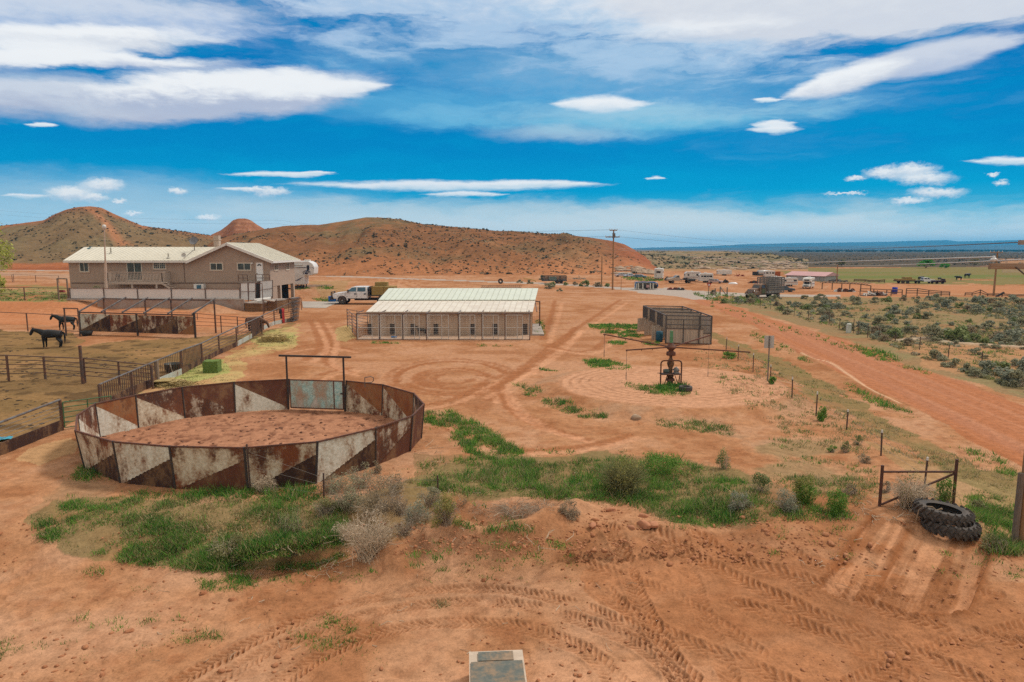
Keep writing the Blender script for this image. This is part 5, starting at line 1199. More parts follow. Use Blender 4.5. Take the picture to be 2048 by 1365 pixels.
pts = [fl - up * .1, fl + up * (ht - rr), fl + Vector((rr * .3, 0, ht - rr * .3)), fl + Vector((rr, 0, ht)), fr2 + Vector((-rr, 0, ht)), fr2 + Vector((-rr * .3, 0, ht - rr * .3)), fr2 + up * (ht - rr), fr2 - up * .1]
m.tube(pts, .042, 8); m.build('guard_frame', RPIPE, wk_)
m = MB(WK); m.box(WK + Vector((-.02, -.1, .62)), (1.15, .5, .05)); m.box(WK + Vector((-.55, -.3, .70)), (.5, .05, .03)); pf = m.build('platform', PIPE, wk_)
m = MB(WK); M_ = Matrix.Rotation(R(90), 3, 'Y'); m.lathe([(0, -.17), (.11, -.16), (.13, 0), (.11, .16), (0, .17)], WK + Vector((-.27, -.15, .79)), 12, M=M_); m.build('motor', MAT('dark_green_motor', (.06, .09, .075), (.09, .1, .09), 6, .5), pf, True)
m = MB(WK); m.lathe([(0, -.15), (.15, -.14), (.17, 0), (.15, .14), (0, .15)], WK + Vector((.30, -.1, .84)), 12, M=Matrix.Rotation(R(50), 3, 'Y')); m.box(WK + Vector((.30, -.12, .68)), (.28, .25, .1)); m.build('gearbox', MAT('grey_gearbox', (.22, .22, .21), (.12, .1, .09), 8, .5), pf, True)
m = MB(WK)
for s_ in (-1, 1): m.bar(WK + Vector((s_ * .20, -.15, .6)), WK + Vector((s_ * .40, -.3, .0)), .022, 5); m.bar(WK + Vector((.48, -.2, .6)), WK + Vector((.44 + .05 * s_, -.22, 0)), .02, 5)
m.lathe([(.12, .2), (.27, .22), (.24, .34), (.12, .36)], WK, 12); m.build('brace', RPIPE, wk_)
def tyre_mesh(m, c, Ro, Ri, w, lugs=0, M=None, n=40, lugd=.05):
    prof_ = [(Ri, -w * .38), (Ri + (Ro - Ri) * .35, -w * .5), (Ro * .97, -w * .44), (Ro, -w * .30), (Ro, w * .30), (Ro * .97, w * .44), (Ri + (Ro - Ri) * .35, w * .5), (Ri, w * .38), (Ri + .03, w * .3), (Ro * .93, w * .34), (Ro * .94, 0), (Ro * .93, -w * .34), (Ri + .03, -w * .3)]
    m.lathe(prof_, c, n, M=M, closed=True); c = Vector(c)
    for i in range(lugs):
        for s_ in (-1, 1):
            t = 2 * math.pi * (i + (.5 if s_ > 0 else 0)) / lugs; dt = .16 * s_
            p = [Vector(((Ro + .012) * math.cos(t), (Ro + .012) * math.sin(t), 0)), Vector((Ro * math.cos(t + .14), Ro * math.sin(t + .14), s_ * w * .42)), Vector((Ro * .90 * math.cos(t + .17), Ro * .90 * math.sin(t + .17), s_ * w * .53))]
            if M is not None: p = [M @ q for q in p]
            m.beam(p[0] + c, p[1] + c, .055, lugd * 2, up=tuple((M @ Vector((math.cos(t), math.sin(t), 0))) if M is not None else (math.cos(t), math.sin(t), 0)))
            m.beam(p[1] + c, p[2] + c, .055, lugd * 1.6, up=tuple((M @ Vector((math.cos(t), math.sin(t), 0))) if M is not None else (math.cos(t), math.sin(t), 0)))
RUB = MAT('worn_rubber', (.045, .043, .042), (.075, .062, .052), 3, .8, .006, c3=(.12, .09, .07))
p = at(1371, 782); o = thing('car_tyre_ring', p, 'car tyre lying flat beside the foot of the horse walker', 'tyre'); m = MB(p); tyre_mesh(m, p + up * .14, .36, .20, .26, 0, n=28); m.build('tyre', RUB, o, True)
# ------------------------------------------------------------------ stacked tractor tyres
p = at(1893, 1062); o = thing('tractor_tyre_ring', p, 'lower of the two stacked tractor tyres, half hidden under the other', 'tyre', 'stacked tractor tyres'); m = MB(p); tyre_mesh(m, p + Vector((.12, .02, .15)), .66, .42, .30, 22, M=Matrix.Rotation(R(3), 3, 'Y')); m.build('tyre', RUB, o)
p2 = at(1884, 1052); o = thing('tractor_tyre_ring', p2 + up * .36, 'upper of the two stacked tractor tyres with a rope tied round it', 'tyre', 'stacked tractor tyres'); zc = p2 + Vector((0, 0, .40)); m = MB(p2 + up * .36); tyre_mesh(m, zc, .70, .44, .30, 22, M=Matrix.Rotation(R(-1), 3, 'X') @ Matrix.Rotation(R(6), 3, 'Y')); m.build('tyre', RUB, o)
rp_ = [zc + Vector(v) for v in ((-.78, -.05, -.22), (-.74, -.08, .1), (-.6, -.12, .22), (-.42, -.16, .22), (-.3, -.16, .12), (-.16, -.15, .16))]; m = MB(p2 + up * .36); m.tube(rp_, .018, 6); m.lathe([(0, -.04), (.04, 0), (0, .04)], rp_[-1], 8); m.build('rope', MAT('old_rope', (.30, .21, .13), (.22, .15, .09), 20), o)
# ------------------------------------------------------------------ H brace by the tyres
BRD = MAT('dark_brace_steel', (.06, .03, .024), (.10, .042, .028), 5, .75)
a, b = at(1759, 1013), at(1906, 1010); root = thing('fence_brace', a, 'dark steel H shaped fence brace with a diagonal, behind the stacked tractor tyres', 'fence brace')
ha, hb2 = atY(1764, 931, a.y).z - a.z, atY(1913, 919, b.y).z - b.z
for q, h in ((a, ha), (b, hb2)): m = MB(a); m.bar(q - up * .1, q + up * h, .046, 10); m.build('post', BRD, root)
zr_a = atY(1766, 944, a.y).z - a.z; zr_b = atY(1912, 944, b.y).z - b.z
m = MB(a); m.bar(a + up * zr_a, b + up * zr_b, .034, 8); m.build('rail', BRD, root); m = MB(a); m.bar(a + Vector((.06, 0, .06)), b + up * (zr_b - .04), .034, 8); m.build('diagonal', BRD, root)
# ------------------------------------------------------------------ wire fences on steel posts
TP = MAT('rusty_t_post', (.11, .06, .045), (.075, .048, .04), 6, .7); TPW = MAT('white_post_tip', (.66, .64, .60), (.55, .53, .5))
def tfence(label, pts, wires, name='wire_fence', tip=True, wr=.004):
    B = [at(a, b) for a, b, c in pts]; Hh = [post_h(b, p[0], p[2]) for b, p in zip(B, pts)]; root = thing(name, B[0], label, 'fence')
    for b, h in zip(B, Hh):
        h = min(h, 1.6); m = MB(B[0]); lean = Vector((random.uniform(-.04, .04), random.uniform(-.04, .04), 0)); m.beam(b - up * .1, b + up * h + lean, .045, .045); po = m.build('post', TP, root)
        if tip: m = MB(B[0]); m.beam(b + up * h * .90 + lean * .9 + Vector((0, -.004, 0)), b + up * (h + .01) + lean, .052, .052); m.build('tip', TPW, po)
    for k in wires:
        m = MB(B[0]); 
        for i in range(len(B) - 1): m.bar(B[i] + up * Hh[i] * k, B[i + 1] + up * Hh[i + 1] * k, wr, 3, cap=False)
        m.build('wire', WIRE, root)
    return root
tfence('T-post wire fence with white tips along the near side of the dirt road', [(1452, 701, 675), (1476, 722, 690), (1506, 745, 707), (1541, 762, 730), (1584, 797, 755), (1632, 833, 784), (1693, 860, 820), (1762, 912, 861), (1849, 971, 915)], (.35, .6, .85))
tfence('wire fence on thin dark posts along the sage side of the dirt road', [(1520, 617, 598), (1541, 619, 605), (1564, 625, 609), (1575, 631, 612), (1588, 633, 615), (1616, 643, 619), (1658, 650, 629), (1679, 658, 637), (1707, 667, 638), (1716, 670, 642), (1735, 676, 648), (1757, 681, 653), (1790, 685, 664), (1839, 700, 674), (1896, 717, 690), (1963, 733, 703), (2040, 742, 716), (2130, 770, 745)], (.3, .6, .9), tip=False)
tfence('slack barbed wire fence running past the front of the round pen', [(501, 981, 885), (648, 996, 946), (877, 1001, 951)], (.15, .5, .8), tip=False)
# sign seen from behind
b = at(1535, 763); root = thing('road_sign', b, 'blank pale back of a road sign on a thin steel post', 'sign'); h = post_h(b, 1535, 672); m = MB(b); m.beam(b - up * .1, b + up * h, .06, .05); m.build('post', WIRE, root); hs_ = post_h(b, 1535, 697); m = MB(b); m.box(b + up * (h + hs_) / 2 + Vector((0, .05, 0)), (.56, .02, h - hs_)); m.build('plate', MAT('bare_aluminium', (.46, .45, .43), (.40, .39, .37), 3, .45, 0, .2), root)
# white utility pedestal
b = at(1697, 666); root = thing('utility_pedestal', b, 'short white utility pedestal at the edge of the sage beside the road', 'pedestal'); h = post_h(b, 1697, 649); m = MB(b); m.box(b + up * h * .46, (.36, .3, h * .92)); m.lathe([(.20, 0), (.22, .08), (.15, .16), (0, .18)], b + up * h * .9, 12); m.build('cabinet', MAT('pale_green_cabinet', (.58, .60, .53), (.5, .52, .46)), root)
# ------------------------------------------------------------------ poles and power lines
POLEW = MAT('pole_wood', (.33, .19, .095), (.25, .14, .07), 1.5, .9, .006, stretch=(7, 7, .4)); POLEO = MAT('grey_stub_wood', (.15, .11, .085), (.10, .075, .06), 2, .95, .01, stretch=(6, 6, .4), c3=(.35, .30, .25))
ARMW = MAT('crossarm_wood', (.25, .15, .09), (.30, .22, .16), 3, .9, .004, stretch=(.5, 6, 6))
b = at(2041, 1090); pn = Vector((b.x, b.y, b.z)); root = thing('utility_pole', b, 'big brown utility pole at the right picture edge with a stub bolted on', 'utility pole'); m = MB(b); m.bar(b - up * .2, b + up * 9.6, .15, 14, .11); m.build('pole', POLEW, root)
m = MB(b); sb = at(2029, 1090); sx_ = b + Vector((-.215, -.05, 0)); m.bar(sx_ - up * .2, sx_ + up * 2.05, .085, 10, .08); o = m.build('stub_pole', POLEO, root)
za = atY(2000, 532.5, b.y).z; xa_ = atY(1975, 532, b.y - .12).x; m = MB(b); m.box((b.x + .1 + (xa_ - b.x) * 0, b.y - .20, za), ((b.x - xa_) * 2 + .2, .11, .15)); arm = m.build('crossarm', ARMW, root)
m = MB(b); m.beam((xa_ + .62, b.y - .27, za - .02), (b.x, b.y - .19, za - .8), .045, .02); m.build('brace', MAT('grey_strap', (.12, .11, .12)), root)
def insulator(b_, parent, org, s=1.0, nm='insulator'):
    m = MB(org); m.lathe([(.02, 0), (.02, .05), (.075, .06), (.085, .10), (.06, .13), (.03, .14), (.035, .17), (.02, .19), (0, .19)], b_, 12); return m.build(nm, MAT_INS, parent, True)
MAT_INS = MAT('white_porcelain', (.66, .66, .64), (.55, .55, .54), 8, .25)
ins = Vector((xa_ + .09, b.y - .20, za + .075)); insulator(ins, arm, b)
za2 = atY(2040, 485.5, b.y).z; xa2 = atY(2033, 486, b.y - .1).x; m = MB(b); m.box((b.x, b.y - .20, za2), ((b.x - xa2) * 2, .10, .12)); m.build('crossarm', MAT('grey_crossarm', (.30, .24, .21), (.24, .19, .17)), root)
# far poles
def far_pole(label, px, yb, yt, r, arms=(), name='utility_pole'):
    b = at(px, yb); zt = atY(px, yt, b.y).z; root = thing(name, b, label, 'utility pole'); m = MB(b); m.bar(b - up * .3, Vector((b.x, b.y, zt)), r, 8, r * .7); m.build('pole', POLEW, root)
    ends = []
    for px0, px1, py, th in arms:
        p, q = atY(px0, py, b.y), atY(px1, py, b.y); m = MB(b); m.beam(p + Vector((0, -r - .03, 0)), q + Vector((0, -r - .03, 0)), th, th); a_ = m.build('crossarm', ARMW, root); ends += [p, q]
        m = MB(b)
        for e in (p, q, p.lerp(q, .3), p.lerp(q, .7)): m.bar(e + Vector((0, -r - .03, 0)), e + Vector((0, -r - .03, .3)), .06, 5)
        m.build('insulators', MAT_INS, a_)
    return root, b, zt, ends
r1, b1_, z1_, e1 = far_pole('tall wooden utility pole with two crossarms beside the grey road junction', 1225, 580.5, 460, .17, ((1219, 1234, 461, .2), (1211, 1239, 474.5, .2)))
m = MB(b1_); m.box((b1_.x, b1_.y - .35, z1_ - 1.1), (.5, .45, .9)); m.build('transformer', PIPEG, r1)
far_pole('shorter wooden pole beside the taller pole at the road junction', 1203, 574, 514, .15)
r2, b2_, z2_, e2 = far_pole('wooden utility pole with one crossarm rising from the far sage', 1987, 592, 503.5, .17, ((1979, 2003, 505.5, .18),))
far_pole('wooden pole standing by the pink roofed shed', 1673, 566, 529, .15)
far_pole('thin short pole by the yellow pipe and rubble near the road', 1242, 580, 554, .06)
def line(label, pts, sag, r, mat=None):
    P_ = []
    for a, b in zip(pts[:-1], pts[1:]):
        for i in range(20): t = i / 20; q = a.lerp(b, t); q.z -= sag * 4 * t * (1 - t); P_.append(q)
    P_.append(pts[-1]); o = thing('power_line', P_[0], label, 'power line', 'overhead power lines'); m = MB(P_[0]); m.tube(P_, r, 4); m.build('wire', mat or WIRE, o)
LW = MAT('pale_cable', (.45, .44, .42), (.38, .37, .36)); LD = MAT('dark_cable', (.10, .10, .11), (.08, .08, .09))
line('overhead cable running far left from the near right utility pole insulator', [ins + up * .16, atY(1536, 528, 120), atY(1236, 500, b1_.y)], .0, .022, LW)
line('upper pale cable between the near right pole and the far shed pole', [Vector((b.x, b.y, za + .5)) if False else atY(2060, 519, 18), atY(1673, 530, at(1673, 566).y), atY(1240, 497, b1_.y)], .2, .02, LW)
line('highest thin wire from the tall junction pole to the right picture edge', [atY(1234, 460, b1_.y), atY(1612, 492, 250), atY(2060, 484, 18)], .6, .016, LD)
line('thin dark wire from the tall junction pole to the far sage pole', [atY(1239, 474, b1_.y), atY(1620, 496, 160), atY(2003, 505, b2_.y)], .5, .018, LD)
line('wire leaving the tall junction pole towards the hills on the left', [atY(1219, 460, b1_.y), atY(560, 441, 300), atY(-60, 416, 420)], 2, .02, LD)
line('lower wire leaving the tall junction pole towards the hills on the left', [atY(1211, 474, b1_.y), atY(560, 448, 300), atY(-60, 424, 420)], 2, .02, LD)
line('thin wire from the far sage pole out past the right edge', [atY(2003, 505, b2_.y), atY(2200, 505, b2_.y + 10)], .3, .02, LD)
# mat covered box at the bottom of the picture
c0, c1, c2 = atz(941, 1305, -.25), atz(1042, 1301, -.25), atz(1052, 1380, -.25); ux = (c1 - c0); wbx = ux.length; ux.normalize(); uy = Vector((ux.y, -ux.x, 0)); root = thing('wooden_box', c0, 'pale plywood box top covered with worn dark mats at the bottom edge', 'box')
z0_ = gz(c0.x, c0.y) + .01; M_ = Matrix((ux, -uy, up)).transposed(); L_ = 2.0
PLY = MAT('pale_plywood', (.52, .42, .33), (.44, .35, .27), 3, .85, .003); MATG = RUST('worn_dark_mat', (.085, .10, .092), (.15, .145, .12), .585, 1.5, (.36, .26, .18), (.26, .20, .15), .10, .2)
m = MB(c0); m.box(c0 + ux * wbx / 2 + uy * L_ / 2 + up * ((z0_ - .35 - c0.z) / 2), (wbx, L_, c0.z - z0_ + .30), M=M_); m.build('box', PLY, root)
m = MB(c0); m.box(c0 + ux * wbx / 2 + uy * L_ / 2 + up * -.03, (wbx + .06, L_ + .04, .06), M=M_); m.build('lid', PLY, root)
m = MB(c0); m.box(c0 + ux * wbx * .49 + uy * .21 + up * .02, (wbx * .68, .30, .03), M=M_); o = m.build('mat', MATG, root); o['label'] = 'short dark mat strip at the far end'
m = MB(c0); m.box(c0 + ux * wbx * .50 + uy * (.38 + .8) + up * .016, (wbx * .99, 1.6, .025), M=M_); m.build('mat', MATG, root)
# ------------------------------------------------------------------ vehicles
_pc = {}
def PAINT(c, rough=.35):
    k = (tuple(round(x, 3) for x in c), rough)
    if k not in _pc: _pc[k] = MAT('car_paint', c, tuple(x * .86 for x in c), 1.2, rough, 0, spec=.5, c3=(.30, .20, .14))
    return _pc[k]
TYRE = MAT('dusty_tyre', (.03, .028, .027), (.07, .05, .04), 3, .85); RIM = MAT('steel_rim', (.45, .44, .43), (.30, .28, .26), 6, .35, 0, .6)
CHROME = MAT('dull_chrome', (.50, .50, .50), (.38, .36, .34), 5, .3, 0, .8); UNDER = MAT('underbody', (.03, .028, .026), (.05, .042, .038), 3, .8); LAMP = MAT('headlamp_glass', (.70, .70, .66), (.5, .5, .5), 8, .15); RED = MAT('tail_lamp', (.30, .02, .02), (.2, .015, .015), 6, .3)
def wheel(root, x, y, r, w=.24, rim=True, rm=None):
    m = MB(); M = Matrix.Rotation(R(90), 3, 'X'); m.lathe([(0, -w / 2), (r * .7, -w / 2), (r * .95, -w * .42), (r, -w * .25), (r, w * .25), (r * .95, w * .42), (r * .7, w / 2), (0, w / 2)], (x, y, r), 18, M=M)
    wo_ = m.build('wheel', TYRE, root)
    if rim:
        s_ = 1 if y > 0 else -1; m = MB(); m.lathe([(0, 0), (r * .18, .02), (r * .2, -.02), (r * .5, -.03), (r * .6, .015), (r * .62, -.01)], (x, y + s_ * w * .5, r), 12, M=Matrix.Rotation(R(-90 * s_), 3, 'X')); m.build('rim', rm or RIM, wo_)
def side_poly(m, poly, W, mi=None): m.prism(poly, (0, 0, 0), (1, 0, 0), (0, 0, 1), W, mi)
def loft(m, poly, W0, W1, zsplit, mi=None):
    """body whose width narrows above zsplit"""
    n = len(poly); zt = max(p[1] for p in poly)
    def w(z): return W0 / 2 if z <= zsplit else W0 / 2 + (W1 - W0) / 2 * (z - zsplit) / (zt - zsplit)
    m.add([(x, -w(z), z) for x, z in poly] + [(x, w(z), z) for x, z in poly], [tuple(range(n)), tuple(range(n, 2 * n))[::-1]] + [(i, n + i, n + (i + 1) % n, (i + 1) % n) for i in range(n)], mi)
def pane(root, pts, mat=None, name='window'):
    m = MB(); m.add(pts, [tuple(range(len(pts)))]); return m.build(name, mat or GLASSK, root)
def sidepanes(root, quad, W0, W1, zs, zt, off=.012, mat=None):
    for s_ in (-1, 1):
        pts = [(x, s_ * (W0 / 2 + (W1 - W0) / 2 * max(0, (z - zs)) / (zt - zs) + off), z) for x, z in quad]
        pane(root, pts if s_ > 0 else pts[::-1], mat)
def put(name, label, cat, px, py, ang, L_px, L_m, group=None, scale=None):
    b = at(px, py); zc = b.y * CP - (b.z - CAMH) * SP
    s_ = scale or (L_px / FPX * zc) / L_m
    return thing(name, b, label, cat, group, R(ang), s_)
def sedan(label, px, py, ang, L_px, col, group='cars and trailers in the far yard', roof_=None, wagon=False):
    root = put('parked_car', label, 'car', px, py, ang, L_px, 4.5, group)
    body = [(-2.25, .35), (2.25, .32), (2.27, .62), (2.15, .78), (1.1, .90), (-1.6, .95), (-2.2, .90), (-2.27, .6)]
    cab = [(1.05, .88), (.45, 1.38), (-1.0 if not wagon else -1.9, 1.42), (-1.75 if not wagon else -2.2, .93)]
    m = MB(); loft(m, body, 1.78, 1.66, .6); m.build('body', PAINT(col), root, bevel=.04)
    m = MB(); loft(m, cab, 1.62, 1.25, .9); m.build('cabin', PAINT(roof_ or col), root, bevel=.03)
    xr = cab[2][0]; sidepanes(root, [(.88, .95), (.42, 1.32), (-.22, 1.35), (-.22, .95)], 1.62, 1.25, .9, 1.42); sidepanes(root, [(-.30, .95), (-.30, 1.35), (xr + .05, 1.35), (xr - .45, .97)], 1.62, 1.25, .9, 1.42)
    pane(root, [(1.06, -.70, .93), (1.06, .70, .93), (.52, .58, 1.34), (.52, -.58, 1.34)]); pane(root, [(cab[3][0] - .01, .68, .97), (cab[3][0] - .01, -.68, .97), (xr - .08, -.58, 1.36), (xr - .08, .58, 1.36)])
    for x in (1.38, -1.42):
        for y in (-.80, .80): wheel(root, x, y, .33)
    for y in (-.62, .62): m = MB(); m.box((2.27, y, .66), (.05, .34, .15)); m.build('headlight', LAMP, root)
    m = MB(); m.box((2.28, 0, .45), (.08, 1.7, .14)); m.box((-2.27, 0, .48), (.08, 1.7, .14)); m.build('bumper', CHROME, root)
    return root
def pickup_cab(root, col, crew=True, W=1.95, rough=.35, H=1.0, glass=None):
    xb = -.75 if crew else .35
    hood = [(xb, .62), (3.0, .62), (3.08, .85), (3.05, 1.12), (2.95, 1.22), (1.75, 1.36), (xb, 1.36)]
    m = MB(); loft(m, hood, W, W - .08, .9); bo = m.build('body', PAINT(col, rough), root, bevel=.05)
    cab = [(1.72, 1.34), (1.02, 1.90), (.75, 1.95), (xb + .12, 1.95), (xb, 1.34)]
    m = MB(); loft(m, cab, W - .10, W - .45, 1.36); m.build('cab', PAINT(col, rough), root, bevel=.04)
    a = (W - .10, W - .45, 1.36, 1.95)
    sidepanes(root, [(1.50, 1.42), (.98, 1.83), (.52, 1.86), (.52, 1.42)], *a, mat=glass)
    if crew: sidepanes(root, [(.38, 1.42), (.38, 1.86), (-.48, 1.86), (-.52, 1.42)], *a, mat=glass)
    pane(root, [(1.69, -.80, 1.40), (1.69, .80, 1.40), (1.06, .66, 1.88), (1.06, -.66, 1.88)], glass); pane(root, [(xb - .012, .75, 1.42), (xb - .012, -.75, 1.42), (xb + .10, -.62, 1.85), (xb + .10, .62, 1.85)], glass)
    return xb
# the white crew cab truck with hay by the kennel
root = put('pickup_truck', 'white crew cab pickup loaded with hay bales, parked behind the kennel building', 'truck', 726, 608, 180, 71, 3.95)
WP = (.72, .72, .73)
xb = pickup_cab(root, WP, True, 2.0, .3, glass=GLASSB)
for x in (2.05, -2.2):
    for y in (-.92, .92): wheel(root, x, y, .46, .30)
m = MB()
for x in (2.05,):
    for s_ in (-1, 1):
        pts = [(x + .64 * math.cos(R(a_)), .46 + .64 * math.sin(R(a_))) for a_ in range(0, 181, 20)]; pin = [(x + .52 * math.cos(R(a_)), .46 + .52 * math.sin(R(a_))) for a_ in range(180, -1, -20)]
        m.prism(pts + pin, (0, s_ * 1.01, 0), (1, 0, 0), (0, 0, 1), .10)
m.build('wheel_arch', PAINT(WP, .3), root)
m = MB(); m.box((2.05, 0, .72), (1.06, 2.02, .35)); m.box((-1.0, 0, .55), (3.6, 1.2, .25)); m.build('underbody', UNDER, root)
m = MB()
for s_ in (-1, 1):
    for x in (1.72, .45, -.68): m.box((x, s_ * 1.001, 1.05), (.018, .012, .75))
    m.box((.5, s_ * 1.0, .66), (2.4, .03, .05))
m.build('door_seam', UNDER, root)
m = MB()
for s_ in (-1, 1):
    for x in (.62, -.45): m.box((x, s_ * 1.01, 1.16), (.20, .04, .12))
m.build('door_handle', MAT('blue_black_plastic', (.02, .035, .07), (.03, .04, .06)), root)
for s_ in (-1, 1): m = MB(); m.box((1.35, s_ * 1.18, 1.46), (.10, .26, .34)); m.build('mirror', BLACKI, root)
m = MB()
for z in (.66, .95, 1.18, 1.34): m.bar((3.30, -.85, z), (3.30, .85, z), .035, 6)
for y in (-.85, -.45, .45, .85): m.bar((3.30, y, .5), (3.28, y, 1.38), .04, 6)
m.box((3.22, 0, .68), (.30, 2.05, .34)); m.build('grille_guard', BLACKI, root)
m = MB(); m.box((3.075, 0, .98), (.04, 1.1, .34)); m.build('grille', CHROME, root)
for y in (-.78, .78): m = MB(); m.box((3.03, y, 1.0), (.14, .36, .32)); m.build('headlight', LAMP, root)
m = MB(); m.box((-2.3, 0, .95), (2.9, 2.1, .12)); m.box((-.92, 0, 1.45), (.08, 1.9, 1.0)); m.build('flat_bed', BLACKI, root)
HAYT = MAT('hay_bale_straw', (.34, .24, .085), (.24, .165, .055), 7, .95, .02, stretch=(1, 1, 3))
rp = root.matrix_basis
for i, (x, y, z, d) in enumerate(((-1.85, -.5, 1.01, (1.3, .95, .95)), (-1.85, .5, 1.01, (1.3, .95, .95)), (-3.1, -.5, 1.01, (1.15, .95, .95)), (-3.1, .5, 1.01, (1.15, .95, .95)), (-2.1, -.2, 1.96, (1.35, .95, .45)))):
    s_ = root.scale[0]; p = Vector(root.location) + Vector((-x * s_, -y * s_, z * s_)); bale(['front near bale of straw on the white truck bed', 'front far bale of straw on the white truck bed', 'rear near bale of straw on the white truck bed', 'rear far bale of straw on the white truck bed', 'topmost bale of straw on the white truck bed'][i], p, [q * s_ for q in d], 0, HAYT, group='bales on the white truck', ragged=.03)
b = at(669, 604); o = thing('blue_crate', b, 'bright blue plastic crates on the ground before the white truck', 'crate'); m = MB(b); m.box(b + Vector((-.3, 0, .42)), (1.0, .8, .85), taper=1.06); m.box(b + Vector((.75, .3, .36)), (.7, .7, .72), taper=1.06); m.build('crate', MAT('blue_crate_plastic', (.01, .11, .36), (.015, .14, .42), 4, .5), o)
b = at(626, 593); o = thing('wheelbarrow', b, 'dark wheelbarrow tipped against the tan block wall by the driveway', 'wheelbarrow'); m = MB(b); m.box(b + up * .5, (.8, .6, .35), taper=1.4, M=Matrix.Rotation(R(50), 3, 'Y')); m.bar(b + Vector((-.3, 0, .3)), b + Vector((.6, 0, 1.1)), .04, 6); m.lathe([(.1, -.05), (.24, -.05), (.24, .05), (.1, .05)], b + Vector((-.5, 0, .25)), 12, M=Matrix.Rotation(R(90), 3, 'X')); m.build('tray', BLACKI, o)
# fifth wheel trailer behind the house
RVW = (.70, .69, .67); NAVY = MAT('navy_decal', (.03, .045, .10), (.04, .05, .11), 5, .4)
b = atY(599, 574, 116); b.z = gz(b.x, b.y); sc_ = 1.27
root = thing('fifth_wheel_trailer', b, 'white fifth wheel travel trailer with dark swoosh decals standing behind the house', 'trailer', None, R(3), sc_)
pr = [(-6.0, .55), (.95, .55), (1.0, 1.75), (2.05, 1.78), (2.25, 2.0), (2.32, 2.9), (2.1, 3.35), (1.6, 3.62), (-6.0, 3.75)]
m = MB(); side_poly(m, pr, 2.45); m.build('body', PAINT(RVW, .4), root, bevel=.08)
def on_side(poly, mat, name='decal', y=-1.235): m = MB(); m.add([(x, y, z) for x, z in poly], [tuple(range(len(poly)))]); return m.build(name, mat, root)
for q in ([(-.62, 2.0), (-.25, 2.0), (-.25, 2.6), (-.62, 2.6)], [(-1.35, 1.95), (-.95, 1.95), (-.95, 2.55), (-1.35, 2.55)], [(1.35, 2.45), (1.68, 2.45), (1.68, 3.1), (1.35, 3.1)], [(-2.6, 1.95), (-1.9, 1.95), (-1.9, 2.6), (-2.6, 2.6)]): on_side(q, GLASSK, 'window')
m = MB(); 
for z0_, x0_, x1_ in ((3.18, -1.9, .9), (2.92, -1.9, 1.25)): m.bar((x0_, -1.30, z0_), (x1_, -1.30, z0_ - .02), .05, 6)
m.build('awning', TRIM, root)
for q in ([(-.1, 1.15), (.2, 1.3), (.95, 1.62), (.55, 1.35), (.1, 1.12)], [(-1.6, 1.1), (-.4, 1.05), (.9, 1.2), (-.4, 1.12)], [(-.2, 2.72), (1.2, 2.86), (2.25, 2.72), (1.2, 2.78)], [(2.05, 2.9), (2.24, 2.75), (2.3, 2.55), (2.2, 2.65)]): on_side(q, NAVY)
lg = MB(); cx_, cz_ = 1.32, 2.14
for k in range(3):
    pts = [(cx_ + (.42 - .10 * k) * math.cos(R(a_)) * (1.1 - .2 * k) + .06 * k, -1.24, cz_ + (.28 - .07 * k) * math.sin(R(a_ + 20 * k))) for a_ in range(-30 + 60 * k, 250 + 40 * k, 20)]; lg.tube([Vector(p) for p in pts], .035, 4)
lg.tube([Vector((cx_ - .25, -1.24, cz_ + .12)), Vector((cx_ - .12, -1.24, cz_ - .15)), Vector((cx_, -1.24, cz_ + .06)), Vector((cx_ + .14, -1.24, cz_ - .15)), Vector((cx_ + .28, -1.24, cz_ + .14))], .04, 4); lg.build('emblem', NAVY, root)
m = MB(); m.box((1.2, 0, 3.68), (.7, .7, .26)); m.build('air_conditioner', TRIM, root)
m = MB()
for y in (-.7, .7): m.box((.75, y, .28), (.12, .12, .6)); m.beam((-.3, y, .6), (.7, y, .1), .08, .08)
m.build('landing_gear', UNDER, root)
for x in (-3.0, -4.0):
    for y in (-1.1, 1.1): wheel(root, x, y, .36)
